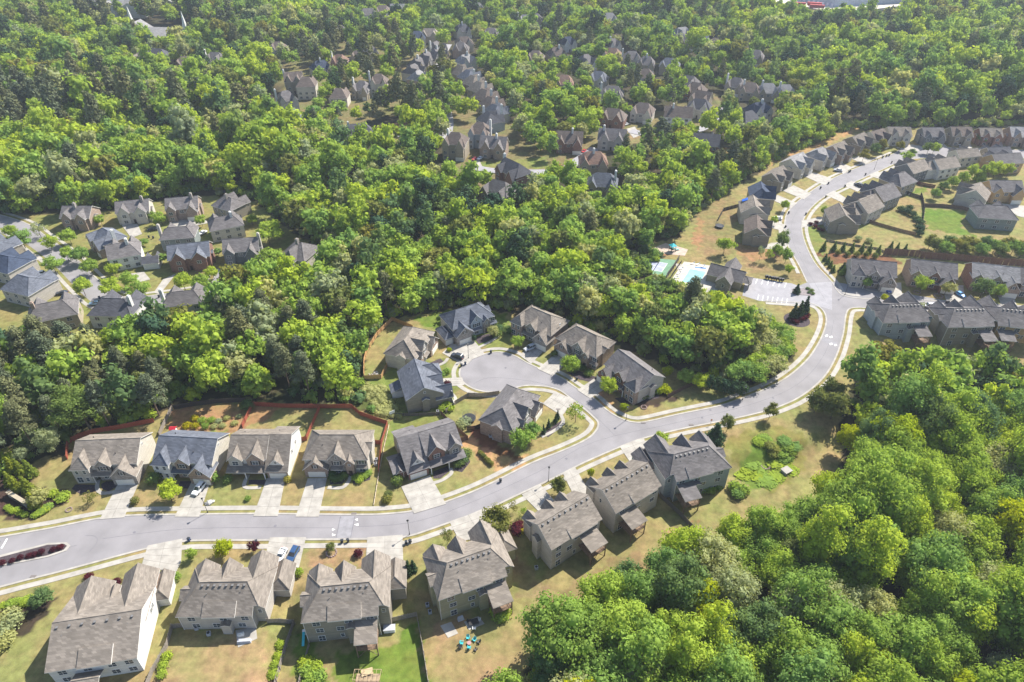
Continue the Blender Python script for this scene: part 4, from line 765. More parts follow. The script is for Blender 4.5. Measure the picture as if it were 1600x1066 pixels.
# ---- hidden village in the woods ----
VQ = '''459,122,10,11,brown,tan,4,0,tall tan gable house at the left of the hidden village
479,130,5,12,brown,cream,9,,low cream-walled house right of the tall tan gable house
447,152,30,11,gray,greige,1,0,gray-roofed house below the tall tan gable house
456,177,20,10,blue,taupe,1,,small gray roof at the left edge of the hidden village
501,102,30,14,navy,cream,1,.5,dark blue-roofed house with several peaks above the tan gable house
531,92,-10,11,red,brickr,5,0,red-roofed brick house in the upper left of the village
560,86,0,12,brown,tan,5,,brown-roofed house right of the red-roofed brick house
579,78,20,10,gray,greige,1,0,gray-roofed house with white chimney right of the brown-roofed house
530,146,0,11,brown,cream,9,,brown roof half hidden behind pines in the village
566,134,-10,11,gray,tan,1,0,gray roof with white chimney behind the pines
592,125,5,11,brown,cream,1,0,brown roof with tall chimney behind the pines
559,202,20,16,dark,stone,13,.2,dark-roofed lodge with twin chimneys beside the village pool
435,72,0,12,brown,cream,5,,lone house with bare ground at the far left of the village
532,46,10,10,gray,tan,1,,small roof alone high in the woods
575,19,15,16,gray,white,1,,far white-trimmed house left of the distant lawn
598,14,0,14,brown,tan,1,,far brown-roofed house above the distant lawn
622,12,-5,14,light,white,4,,far white house right of the distant lawn
610,27,30,14,light,greige,1,,far gray roof below the distant lawn
671,51,0,16,tan,tan,5,,wide tan-roofed house high in the village
652,55,10,12,navy,cream,1,0,dark roof with white chimney beside the wide tan-roofed house
680,72,60,12,gray,cream,1,0,gray roof at the top of the left street row
682,82,60,12,gray,brickt,1,.5,gray roof second in the left street row
665,88,60,13,gray,cream,1,.5,gray roof third in the left street row
652,97,60,13,gray,tan,1,.5,gray roof fourth in the left street row
645,108,60,13,gray,cream,1,,gray roof fifth in the left street row
653,118,60,12,light,brickt,1,,pale roof at the bottom of the left street row
722,44,20,13,dark,cream,1,.5,dark roof at the far end of the village street
725,64,10,14,brown,cream,5,,brown roof above the white house on the village street
720,73,0,12,gray,brickt,5,,gray roof with light dormers on the village street
727,92,40,14,light,white,5,.6,white house with pale roof at the head of the right street row
720,110,-50,14,tan,tan,9,,tan roof just below the white house on the village street
732,117,-50,12,blue,brickt,9,1,blue gray roof second in the right street row
739,126,-50,12,tan,brickr,9,1,tan roof third in the right street row
749,136,-50,13,tan,tan,9,1,tan roof fourth in the right street row
757,148,-50,13,brown,brickr,9,1,brown roof fifth in the right street row
766,160,-50,12,brown,tan,9,1,brown roof sixth in the right street row
773,172,-50,12,blue,greige,9,1,blue roof seventh in the right street row
764,184,-60,12,dark,blueg,9,0,dark roof above the gray three-storey house
767,50,0,13,gray,tan,1,,gray roof right of the village street head
745,10,10,13,light,cream,1,,small pale roof close to the top edge
870,81,15,14,brown,tan,1,.6,brown-roofed house left of the twin peaked roofs
887,64,20,12,navy,white,5,,house with twin white-edged peaks in the upper middle
837,86,-10,12,brown,tan,1,,tan roof tip among trees left of the brown-roofed house
915,92,30,11,gray,white,1,,gray roof with white side in the upper middle
882,125,-5,12,red,brickt,1,,red brown hip roof in a gap of the trees
935,119,-20,13,blue,cream,5,,blue gray roof above the dark hedge
957,142,-10,14,gray,greige,1,0,gray roof partly behind the dark hedge
957,67,20,11,gray,white,5,.3,small house with white-edged peaks in the upper right middle
957,82,-20,13,red,tan,1,,red brown roof below the small white-edged house
987,87,0,13,gray,cream,5,0,gray roof with white dormers right of the red brown roof
1010,95,-10,12,gray,tan,1,.5,gray roof right of the dormered roof
958,178,-20,15,brown,brickr,5,,brown-roofed brick house behind the dark rounded tree
1005,169,-20,13,brown,cream,1,,brown roof half hidden behind the big olive tree
890,214,-5,14,brown,brickr,0,.6,red brick house with white-trimmed gables and white garage
957,210,-10,15,gray,greige,4,.2,gray-roofed house with plain side right of the red brick house
927,246,0,14,red,tan,1,.5,low red brown roof behind dark evergreens
835,27,0,14,gray,tan,1,,small roof near the top middle
821,29,-10,13,light,cream,5,0,far roof with white chimneys near the top middle
952,26,0,13,light,white,1,,far pale roof cluster left part
992,29,20,13,light,tan,1,1,far pale roof cluster right part
1065,49,20,15,light,white,5,,pale-roofed house with white gable in the upper right
1075,62,-10,13,gray,tan,1,,gray roof below the pale-roofed house
1095,59,-10,14,blue,brickr,5,,blue roof with dormers beside the brick chimney house
1117,66,0,11,brown,brickr,1,0,house with broad brick chimney in the upper right
1159,77,-20,14,brown,tan,1,,brown roof right of the broad brick chimney
1181,85,-20,12,gray,tan,1,,gray roof end of the upper right line
1009,115,-10,11,brown,white,1,0,brown roof with white side in the right middle
1047,98,-15,14,blue,tan,1,,blue gray roof among trees in the right middle
1077,126,-30,13,gray,white,5,,white-sided roof at the head of the right loop
1087,137,-30,13,brown,brickr,5,,brown roof second on the right loop
1096,150,-30,12,brown,tan,0,,tan gable house third on the right loop
1093,163,-20,14,dark,cream,5,,dark roof with white gable fourth on the right loop
1060,175,-10,16,brown,white,8,.3,long white-walled house with brown roof on the right loop
1151,129,-30,12,gray,tan,1,0,gray roof at the top of the far loop side
1172,137,-15,13,brown,tan,1,.2,brown hip roof on the far loop side
1200,138,-5,13,light,tan,1,.2,pale hip roof on the far loop side
1227,140,-5,12,light,tan,1,.2,pale hip roof end of the far loop side
1185,168,20,14,navy,white,5,.6,white house with navy roof behind the dark hedge on the loop
1168,182,30,13,dark,white,9,,dark roof below the white navy-roofed house
1103,218,-10,14,dark,brickr,8,,dark-roofed brick house at the bottom of the right loop
804,262,-50,15,dark,brickr,2,0,dark red brick gable house with white garage in the middle
780,292,-30,14,gray,taupe,1,,gray roof tip rising from the woods below the dark red brick house
942,280,-10,14,blue,tan,1,.9,blue gray hip roof with white chimney in the middle of the woods
712,218,-10,12,brown,tan,1,.2,tall tan stone house at the lower end of the village
750,202,-10,11,brown,blueg,1,1,tall gray green house with white banding at the lower end of the village
772,222,-10,14,gray,brickt,4,.6,gray-roofed stone house beside the red and white cars
225,89,-5,15,tan,white,5,,pale tan-roofed house below the church
290,95,10,13,brown,brickr,1,,brown-roofed house with pink tree right of the pale tan roof
337,89,-5,14,gray,white,5,0,white house with white chimney near the upper left road
246,83,-8,16,dark,tan,1,,dark low roof behind the pale tan-roofed house'''
for ln in VQ.split('\n'):
    f = ln.split(',', 8); u, v, rot, w_ = map(float, f[:4]); z_ = 7
    x, y = P0(u, v, 7 + 0); gz = hz(x, y)
    tall = 'tall' in f[8]
    h = quick(f[8], None, rot, w_ + 1.5, 12, f[4], f[5], int(f[6]), float(f[7]) if f[7] else None, det=1 if v > 110 else 0, ez=8.6 if 'tall ' in f[8] else 5.8, rise=5.2, zb=-8, world=P0(u, v, gz + (9.5 if tall else 7.5)))
    h.root.location.z = gz; h.done()
# church, apartments, warehouse
def far_building(): pass
x, y = P0(240, 52, 8); r0 = empty('church', (x, y, hz(x, y)), R(-6)); tag(r0, 'long gray-roofed church with two thin white spires above the woods', 'church')
mb = MB(); mb.slab([(-30, -14, 7), (34, -14, 7), (34, 0, 12), (-30, 0, 12)], .4); mb.slab([(-30, 14, 7), (34, 14, 7), (34, 0, 12), (-30, 0, 12)], .4); mb.slab([(-26, -20, 8), (-8, -20, 8), (-17, -20, 14), ], .4) if 0 else None
mb.slab([(-28, -22, 8), (-17, -22, 15), (-17, 14, 15), (-28, 14, 8)], .4); mb.slab([(-6, -22, 8), (-17, -22, 15), (-17, 14, 15), (-6, 14, 8)], .4)
mb.build('roof', [RF['light'], FASC], r0); MB().box(-29, 33, -13, 13, -8, 7.2).box(-27, -7, -20, 13.5, -8, 8.2).build('wall', WL['brickt'], r0)
for px_, hh in ((-17, 15), (30, 12)):
    MB().box(px_-1.5, px_+1.5, -1.5, 1.5, hh-3, hh+2).prism([(px_-1.3,-1.3,hh+2),(px_+1.3,-1.3,hh+2),(px_+1.3,1.3,hh+2),(px_-1.3,1.3,hh+2)],[(px_-.05,-.05,hh+13),(px_+.05,-.05,hh+13),(px_+.05,.05,hh+13),(px_-.05,.05,hh+13)]).build('spire', WL['white'], r0)
for (u, v, w_, rot, lab) in ((165, 14, 40, 8, 'pink-fronted apartment block at the left end of the distant group'), (195, 17, 45, -4, 'low gray-roofed distant apartment block in the middle'), (240, 10, 60, 2, 'pale apartment block roof at the right of the distant group'), (280, 5, 40, 0, 'far pale apartment block closest to the top edge')):
    x, y = P0(u, v, 8); h = quick(lab, None, rot, w_, 16, 'light', 'brickt' if 'pink' in lab else 'white', 5, None, det=0, world=(x, y), ez=9, rise=5, zb=-8); h.root.location.z = hz(x, y); h.root.name = 'apartment_block'; h.root['category'] = 'apartment block'; h.done()
c_ = P0(1302, 15); a_ = P0(1205, -4); b_ = P0(1425, 8); d_ = (a_[0] + b_[0] - c_[0], a_[1] + b_[1] - c_[1]); wr = empty('warehouse', (c_[0], c_[1], hz(*c_))); tag(wr, 'huge white-roofed warehouse with pale bays at the top right', 'warehouse')
L4 = [(p[0] - c_[0], p[1] - c_[1]) for p in (a_, c_, b_, d_)]
MB().prism([(*p, -6) for p in L4], [(*p, 11) for p in L4]).build('wall', mat('warehouse_wall', (.42, .47, .55), .6), wr); MB().prism([(p[0] * 1.004, p[1] * 1.004 - .3, 11.02) for p in L4], [(p[0] * 1.004, p[1] * 1.004 - .3, 11.9) for p in L4]).build('roof', mat('warehouse_roof', (.62, .60, .57), .6), wr)
for k in range(14):
    f0, f1 = (k + .25) / 14, (k + .7) / 14; A = L4[0]; n_ = (-.3, -.95); mbk = MB(); p = (A[0] * f0, A[1] * f0); q = (A[0] * f1, A[1] * f1)
    mbk.prism([(p[0], p[1] - .4, 0), (q[0], q[1] - .4, 0), (q[0], q[1] + .1, 0), (p[0], p[1] + .1, 0)], [(p[0], p[1] - .4, 5), (q[0], q[1] - .4, 5), (q[0], q[1] + .1, 5), (p[0], p[1] + .1, 5)]).build('dock_door', mat('dock_door', (.75, .76, .78), .5), wr)
x, y = P0(1260, 12, 0); g_ = hz(x, y)
sheet('truck_yard', px([(1190,-4),(1204,-5),(1302,15),(1425,8),(1425,11),(1335,22),(1280,19),(1235,12),(1200,5)]), g_ + 2.5, mat('yard_concrete', (.55, .5, .44), .9), th=6)
def trailer(u, v, c, lab, k):
    x, y = P0(u, v, 4); t_ = empty('truck_trailer', (x, y, hz(x, y) + 3), R(-20)); tag(t_, lab, 'trailer')
    MB().box(-7, 7, -1.3, 1.3, 1.2, 4).build('body', mat('trailer_' + k, c, .5), t_)
    for sx in (-5.5, -4.2, 5): MB().tube((sx, -1.3, .5), (sx, 1.3, .5), .5, n=10).build('wheel', VENT, t_)
trailer(1272, 9, (.5, .05, .05), 'red truck trailer left of two in the warehouse yard', 'r'); trailer(1276, 13, (.5, .05, .05), 'red truck trailer nearest the trees in the warehouse yard', 'r'); trailer(1247, 9, (.55, .1, .08), 'small red trailer at the left of the warehouse yard', 'r')
sheet('distant_lot', [P0(1572, 47), P0(1610, 52), P0(1610, 56), P0(1578, 52)], 2.5, MATS['yard_concrete'], th=5)
# ================= TREES =================
LM = {'bright': leafmat('leaf_bright', (.325, .435, .075)), 'mid': leafmat('leaf_mid', (.235, .350, .080)), 'deep': leafmat('leaf_deep', (.155, .230, .080), (1.2, 1.1, .8)),
      'pale': leafmat('leaf_pale', (.36, .390, .185), (1.15, 1.06, .8), var=.2), 'pine': leafmat('needle_pine', (.140, .158, .080), (1.25, 1.1, .9), .15), 'dark': leafmat('needle_dark', (.052, .092, .044), (1.2, 1.1, .9), .12),
      'lime': leafmat('leaf_lime', (.34, .40, .02)), 'olive': leafmat('leaf_olive', (.20, .225, .060), (1.22, 1.02, .8)), 'arb': leafmat('leaf_arborvitae', (.27, .32, .05)), 'red': leafmat('leaf_red', (.10, .022, .03), (1.2, 1, 1)), 'gold': leafmat('leaf_gold', (.33, .33, .075), (1.12, 1, .8)),
      'yellow': leafmat('leaf_yellow', (.36, .34, .02))}
BARK = mat('bark', (.12, .095, .07), .95, scale=2, var=.3); BARKP = mat('bark_pine', (.20, .14, .10), .95, scale=2, var=.25)
PHI = (1 + 5 ** .5) / 2
ICO_V = np.array([(-1, PHI, 0), (1, PHI, 0), (-1, -PHI, 0), (1, -PHI, 0), (0, -1, PHI), (0, 1, PHI), (0, -1, -PHI), (0, 1, -PHI), (PHI, 0, -1), (PHI, 0, 1), (-PHI, 0, -1), (-PHI, 0, 1)]) / math.sqrt(1 + PHI * PHI)
ICO_F = np.array([(0, 11, 5), (0, 5, 1), (0, 1, 7), (0, 7, 10), (0, 10, 11), (1, 5, 9), (5, 11, 4), (11, 10, 2), (10, 7, 6), (7, 1, 8), (3, 9, 4), (3, 4, 2), (3, 2, 6), (3, 6, 8), (3, 8, 9), (4, 9, 5), (2, 4, 11), (6, 2, 10), (8, 6, 7), (9, 8, 1)])
def leaf_mesh(name, blobs, nleaf, size, m, core=.74, up=.25, hull=None, flat=.0):
    """blobs: (x, y, z, rx, rz); leaf clusters sit on the blob surfaces, small inner cores close the crown"""
    V = []; T = []; Qd = []; n0 = 0
    B = np.array(blobs); area = B[:, 3] ** 2; cnt = np.maximum(6, (nleaf * area / area.sum()).astype(int))
    for b_, c in zip(B, cnt):
        d = rng.normal(size=(c * 2, 3)); d /= np.linalg.norm(d, axis=1)[:, None]; d = d[(d[:, 2] > -.55)][:c]
        p = b_[:3] + d * np.array([b_[3], b_[3], b_[4]]) * (rng.uniform(.74, 1.18, (len(d), 1)) + (rng.random((len(d), 1)) < .12) * .22)
        keep = np.ones(len(p), bool)
        for o in B:
            if o is b_ or np.allclose(o, b_): continue
            q = (p - o[:3]) / np.array([o[3], o[3], o[4]]) ; keep &= (q ** 2).sum(1) > .62
        p = p[keep]; d = d[keep]
        nrm = d * .75 + rng.normal(size=d.shape) * .42 + np.array([0, 0, up]); nrm /= np.linalg.norm(nrm, axis=1)[:, None]
        a = np.cross(nrm, rng.normal(size=d.shape)); a /= np.linalg.norm(a, axis=1)[:, None]; bb = np.cross(nrm, a)
        s = size * rng.uniform(.6, 1.35, (len(p), 1)); s2 = s * rng.uniform(.55, .95, (len(p), 1))
        q4 = np.stack([p - a * s, p - bb * s2 + nrm * s * .15, p + a * s, p + bb * s2 - nrm * s * .1], 1)
        V.append(q4.reshape(-1, 3)); k = len(p); Qd.append(n0 + np.arange(4 * k).reshape(-1, 4)); n0 += 4 * k
        if core > 0:
            V.append(b_[:3] + ICO_V * np.array([b_[3], b_[3], b_[4]]) * core * rng.uniform(.85, 1.1, (12, 1))); T.append(n0 + ICO_F); n0 += 12
    V = np.concatenate(V); me = bpy.data.meshes.new(name); me.vertices.add(len(V)); me.vertices.foreach_set('co', V.astype(np.float32).ravel())
    Qd = np.concatenate(Qd); li = [Qd.ravel()]; tot = [np.full(len(Qd), 4)]
    if T: T = np.concatenate(T); li.append(T.ravel()); tot.append(np.full(len(T), 3))
    li = np.concatenate(li).astype(np.int32); tot = np.concatenate(tot).astype(np.int32); st = np.concatenate([[0], np.cumsum(tot)[:-1]]).astype(np.int32)
    me.loops.add(len(li)); me.loops.foreach_set('vertex_index', li); me.polygons.add(len(tot)); me.polygons.foreach_set('loop_start', st); me.polygons.foreach_set('loop_total', tot)
    me.update(calc_edges=True); me.materials.append(m); return me
def trunk_mesh(name, h, r, m, limbs=4, z0=.35, spread=2.2, lean=.3):
    b = MB(); t = Vector((random.uniform(-lean, lean), random.uniform(-lean, lean), h)); b.tube((0, 0, -1), t, r, r * .35, 7)
    for k in range(limbs):
        f = z0 + (1 - z0) * (k + .5) / limbs; a = k * 2.4 + random.random(); p = t * f; s_ = spread * (1.1 - .4 * f)
        b.tube(p, p + Vector((math.cos(a) * s_, math.sin(a) * s_, s_ * .8)), r * .45, r * .12, 5)
    return b.mesh(name, [m])
def round_blobs(h, r, n, z0=.30, top=1.0, br=(.24, .44), irr=.26):
    out = []; n = int(n * 1.25); lx, ly = random.uniform(-.22, .22) * r, random.uniform(-.22, .22) * r; c = h * (z0 + top) / 2; hz_ = h * (top - z0) / 2
    out.append((0, 0, c, r * .55, hz_ * .6))
    c0 = c; sub_ = [(random.uniform(-.34, .34) * r, random.uniform(-.34, .34) * r, random.uniform(-.10, .10) * h, random.uniform(.62, .98)) for _ in range(3)]; sub_[0] = (lx, ly, 0, 1.0)
    for k in range(n):
        zf = 1 - 2 * (k + .5) / n; zf = zf * .92 + .06; a = k * 2.39996 + random.uniform(-.4, .4); rr = math.sqrt(max(0, 1 - zf * zf)); b_ = random.uniform(*br) * r
        s_ = 1 + random.uniform(-irr, irr); g_ = sub_[k % 3]; s_ *= g_[3]; lx, ly = g_[0], g_[1]; c = c0 + g_[2]; out.append((math.cos(a) * rr * (r - b_ * .75) * s_ + lx, math.sin(a) * rr * (r - b_ * .75) * s_ + ly, c + zf * (hz_ - b_ * .5) * s_, b_, b_ * random.uniform(.7, .95)))
    return out
def proto(kind, shape, h, r, n, leaves, size, m=None, core=.74):
    L_ = LM[kind] if m is None else m
    if shape == 'round': bl = round_blobs(h, r, n)
    elif shape == 'wide': bl = round_blobs(h, r, n, z0=.38, br=(.22, .36), irr=.22)
    elif shape == 'tall': bl = round_blobs(h, r, n, z0=.22, br=(.34, .55), irr=.25)
    elif shape == 'pine':
        bl = []
        for k in range(n):
            f = k / n; a = k * 2.39996; rr = r * (1 - f * .75) * random.uniform(.35, .95); z = h * (.48 + .5 * f); b_ = r * random.uniform(.26, .42) * (1 - .35 * f)
            bl.append((math.cos(a) * rr, math.sin(a) * rr, z, b_, b_ * .6))
        bl.append((0, 0, h * .97, r * .25, r * .35))
    elif shape == 'cone':
        bl = []
        for k in range(n):
            f = k / n; a = k * 2.39996; R_ = r * (1 - f) ** .85; b_ = max(.22 * r, R_ * .5); rr = max(0, R_ - b_ * .7)
            bl.append((math.cos(a) * rr, math.sin(a) * rr, h * (.06 + .88 * f), b_, b_ * 1.1))
        bl.append((0, 0, h * .3, r * .5, h * .28)); bl.append((0, 0, h * .6, r * .3, h * .3))
    elif shape == 'ball':
        bl = [(0, 0, h * .5, r, h * .52)] + [(math.cos(a) * r * .4, math.sin(a) * r * .4, h * .62, r * .62, h * .34) for a in (0.3, 2.3, 4.4)]
    return leaf_mesh('crown' if shape not in ('ball',) else 'foliage', bl, leaves, size, L_, core)
# near woodland prototypes (height 14, crown radius 5)
NEARP = []   # (weight class, crown mesh, trunk mesh, kind)
for kind, shape, h, r, n, lv, sz in (('bright','round',14,5.0,30,4200,.30),('bright','wide',13,5.6,36,4600,.30),('mid','round',14,5.2,32,4400,.29),('mid','tall',16,4.6,30,4200,.30),('mid','wide',13,5.8,38,4600,.28),('deep','round',13,4.8,30,4200,.28),('pale','round',12,4.6,30,4200,.27),('lime','round',13,4.4,26,3600,.32),('gold','wide',12,5.0,34,4300,.27),('olive','round',12,4.6,30,4000,.27),('bright','tall',17,4.4,30,4200,.31)):
    NEARP.append((kind, proto(kind, shape, h, r, n, int(lv * 1.6), sz * .78, core=.66), trunk_mesh('trunk', h * .72, .28, BARK)))
PINEP = [('pine', proto('pine', 'pine', 19, 4.2, 34, 3600, .26, core=.6), trunk_mesh('trunk', 17.5, .24, BARKP, 6, .45, 1.6)) for _ in range(3)]
FARP = []
for kind, shape, h, r, n, lv, sz in (('bright','round',14,5.2,20,650,.62),('bright','wide',13,5.8,22,700,.62),('mid','round',14,5.2,20,650,.6),('mid','tall',16,4.6,18,620,.6),('mid','wide',13,5.8,22,700,.6),('deep','round',14,5.0,20,650,.6),('deep','tall',16,4.6,18,620,.6),('pale','round',13,4.8,20,650,.58),('olive','round',13,5.0,20,650,.6),('pine','pine',18,4.4,24,600,.55),('dark','tall',16,4.2,18,600,.55),('pale','wide',13,5.4,22,700,.6)):
    FARP.append((kind, proto(kind, shape, h, r, n, lv, sz, core=.7)))

# ---- where woods stand (bases) ----
HS = [(o.matrix_world.translation.x if False else o.location.x, o.location.y, o.rotation_euler.z) for o in COL.objects if o.get('category') in ('house', 'clubhouse', 'church', 'apartment block')]
HC = [(x + 9 * math.cos(r) - 6 * math.sin(r), y + 9 * math.sin(r) + 6 * math.cos(r)) for x, y, r in HS]
HC = np.array(HC)
EXC = [px(p) for p in (NEAR, RCL, LCL, TROW)]
CLEAR = [px(p) for p in ([(700,175),(860,270),(920,250),(900,232),(1000,208),(1060,200),(1060,212),(1000,230),(930,285),(820,300),(690,290)],[(540,195),(650,200),(660,215),(600,222),(540,212)],[(985,190),(1040,180),(1130,140),(1150,150),(1110,205),(990,222)],[(1190,262),(1340,203),(1480,199),(1700,196),(1700,203),(1340,210),(1190,270)],[(1180,-16),(1185,26),(1250,40),(1330,50),(1430,34),(1450,-16)],[(180,42),(300,44),(302,66),(183,64)],[(150,8),(300,6),(300,24),(150,26)],[(965,396),(1012,398),(1050,440),(1120,455),(1185,462),(1205,508),(1120,512),(1040,502),(970,486)],[(1570,40),(1610,42),(1610,60),(1570,56)],[(440,110),(500,110),(500,160),(440,170)],[(690,210),(800,200),(840,250),(690,262)],[(600,18),(625,18),(625,26),(600,26)],[(760,250),(840,246),(850,262),(770,268)],
  [(600,650),(575,600),(560,585),(535,640),(545,632)],[(1262,560),(1235,590),(1200,604),(1262,520)])]
BRW = pip  # alias
cand = []
gx = np.arange(-760, 760, 7.6); gy = np.arange(20, 1000, 7.0)
GX, GY = np.meshgrid(gx, gy); GX = (GX + (np.arange(len(gy))[:, None] % 2) * 3.8).ravel(); GY = GY.ravel(); GX = GX + rng.uniform(-2.4, 2.4, GX.shape); GY = GY + rng.uniform(-2.4, 2.4, GY.shape)
zc = GY * CP + H0 * SP; uu = 800 + FPX * GX / zc; vv = 533 + FPX * (-(GY * SP - H0 * CP)) / zc
k = (uu > -90) & (uu < 1690) & (vv < 1190) & (vv > -45)
for poly in EXC: k &= ~pip(poly, GX, GY)
inclear = np.zeros(GX.shape, bool)
for poly in CLEAR: inclear |= pip(poly, GX, GY)
k &= ~inclear
for e in (E1, E2, E3, E4, LS): k &= pdist(e, GX, GY) > np.where((uu > 1120) & (uu < 1320) & (vv > 470) & (vv < 640) & (pdist(E1, GX, GY) < pdist(E2, GX, GY)), 15.0, 6.5)
hd = np.full(GX.shape, 1e9)
for hx, hy in HC:
    dx, dy = GX - hx, GY - hy; dd = np.hypot(dx, dy); dfront = np.hypot(dx, (dy + 9) * .8)
    vl = pip(px(VILL), GX, GY) | (GY > 420); k &= dd > np.where(vl, 10.5, 12.5); k &= ~((dfront < 13) & (rng.random(GX.shape) < np.where(vl, .78, .9))); hd = np.minimum(hd, dd)
hpx = [proj(hx, hy, 8) for hx, hy in HC]; tp = 533 + FPX * (-(GY * SP + (11 - H0) * CP)) / (GY * CP - (11 - H0) * SP)
rr_ = rng.random(GX.shape)
for (hu, hv, hz_), (hx, hy) in zip(hpx, HC):
    if hv > 530: continue
    s1 = FPX / hz_; k &= ~((zc < hz_) & (np.abs(uu - hu) < 11 * s1) & (tp < hv + 6 * s1) & (tp > hv - 11 * s1) & (rr_ < .78))
invill = pip(px(VILL), GX, GY); k &= ~(invill & (rng.random(GX.shape) < .2))
k &= ~((vv < 330) & (rng.random(GX.shape) < .2))
GX, GY, uu, vv, zc = GX[k], GY[k], uu[k], vv[k], zc[k]
order = np.argsort(zc); GX, GY, uu, vv, zc = [a[order] for a in (GX, GY, uu, vv, zc)]
GZ = hgt(GX, GY)
def nz(x, y, s): return math.sin(x / s + 1.3 * math.sin(y / s * .7)) * math.cos(y / s * 1.1 + math.sin(x / s * .6))
PINEZ = [px(p) for p in ([(-90,560),(60,560),(200,560),(275,600),(285,650),(100,700),(-90,760)],[(330,500),(420,470),(540,480),(560,560),(480,630),(330,610)],[(-90,150),(100,140),(230,150),(350,165),(330,215),(180,235),(-90,250)],[(440,90),(700,60),(690,200),(520,200)],[(1290,160),(1360,170),(1360,210),(1280,215)],[(270,440),(330,450),(330,520),(250,520)],[(80,20),(250,25),(380,70),(300,75),(170,80)],[(930,135),(1040,135),(1050,165),(930,165)])]
pz = [pip(p, GX, GY) for p in PINEZ]; pinem = np.zeros(len(GX), bool)
for p in pz: pinem |= p
pr = rng.random(len(GX)); pinem = (pinem & (pr < np.where(vv > 400, np.where(uu < 300, .66, .26), .38))) | (pr < .025)
pinem &= ~((vv > 560) & (uu > 700))
WOODLAB = {'bright': 'bright green', 'mid': 'mid green', 'deep': 'deep green', 'pale': 'pale grayish green', 'lime': 'vivid yellow green', 'gold': 'golden olive', 'olive': 'olive green', 'pine': 'gray green'}
def zone(u, v):
    if v > 560 and u > 700: return 'in the woods at the lower right below the gardens' if u < 1150 else 'in the woods at the right edge below the grassy hollow'
    if u < 600 and v > 470: return 'in the belt of woods between the left cluster and the fenced gardens'
    if u > 880 and v > 400: return 'in the wood between the cul-de-sac and the swimming pool'
    if u < 560: return 'in the broad woods above the left cluster'
    return 'in the wide woods behind the cul-de-sac'
LMK = [((700,470),'blue-roofed porch house'),((860,475),'round turret house'),((1000,535),'gray-sided corner house'),((590,520),'curved tan fence'),((640,590),'taupe house'),((450,640),'two red-fenced yards'),((320,640),'bare fenced yard'),((170,670),'dark red fence'),((60,700),'entrance conifers'),
 ((1100,430),'swimming pool'),((1220,610),'road curve'),((1200,700),'grassy hollow'),((1100,760),'slate-gabled house'),((980,830),'gable-ended houses'),((840,950),'olive house garden'),((740,1020),'turquoise chairs'),((1390,540),'pale blue gray house'),((1500,550),'dark olive branch house'),((1590,550),'ochre branch house'),
 ((1290,640),'three bronze trees'),((1600,700),'right picture edge'),((1600,850),'right picture edge'),((1600,1000),'lower right corner'),((1300,1060),'bottom picture edge'),((1000,1060),'bottom picture edge'),((1300,850),'lower woods centre'),((500,400),'lone cream cluster house'),((180,510),'golden domed tree'),((40,560),'left picture edge'),((340,480),'half hidden roof'),((1035,415),'tennis court')]
def where(u, v):
    d, (q, nm) = min((math.hypot(u - q[0], (v - q[1]) * 1.3), (q, nm)) for q, nm in LMK)
    if 'edge' in nm or 'corner' in nm or 'centre' in nm: return ('close to' if d < 70 else 'away from') + ' the ' + nm
    dx, dy = u - q[0], v - q[1]; side = ('right of' if dx > 0 else 'left of') if abs(dx) > abs(dy) else ('below' if dy > 0 else 'above')
    return ('just ' if d < 45 else 'far ' if d > 110 else '') + side + ' the ' + nm
nb = npn = 0; rest = []; BUD = 185
HD = np.min(np.hypot(GX[:, None] - HC[None, :, 0], GY[:, None] - HC[None, :, 1]), 1)
KD = []
for i in range(len(GX)):
    x, y, u, v = GX[i], GY[i], uu[i], vv[i]; lowr = v > 560 and u > 700
    s_ = random.uniform(.72, 1.28) * (1.06 if lowr else .97); n_ = nz(x + 40, y, 47) + random.uniform(-.9, .9)
    if pinem[i]: kd = 'pine'
    elif lowr: kd = random.choices(['bright', 'mid', 'deep', 'pale', 'lime', 'gold', 'olive'], [42, 32, 5, 9, 7, 3, 2])[0] if n_ > -.5 else random.choices(['mid', 'pale', 'deep', 'bright'], [5, 3, 2, 4])[0]
    elif v > 380 and u < 600: kd = random.choices(['bright', 'mid', 'deep', 'olive', 'pale'], [28, 30, 22, 10, 10])[0]
    elif v > 200: kd = random.choices(['bright', 'mid', 'deep', 'pale', 'lime', 'olive'], [40, 28, 6, 16, 6, 4])[0]
    else: kd = random.choices(['bright', 'mid', 'deep', 'pale', 'olive'], [30, 32, 14, 15, 9])[0]
    if kd != 'pine' and not lowr:
        q_ = nz(x + 15, y - 60, 38) + .5 * nz(x, y, 17)
        if q_ > .55 and random.random() < .6: kd = random.choice(['bright', 'lime', 'pale', 'bright'])
        elif q_ < -.7 and random.random() < .6: kd = random.choice(['deep', 'mid', 'pine' if v < 330 else 'deep'])
    if v < 330: s_ *= random.choice([.85, 1.1, 1.1, 1.35]) if HD[i] > 32 else random.uniform(.7, .98)
    KD.append((kd, s_))
def look(i):
    kd, s_ = KD[i]
    return ('tall ' if s_ > 1.05 else 'low ' if s_ < .85 else '') + 'gray green pine' if kd == 'pine' else ('big ' if s_ > 1.12 else 'small ' if s_ < .9 else '') + WOODLAB[kd] + ' tree'
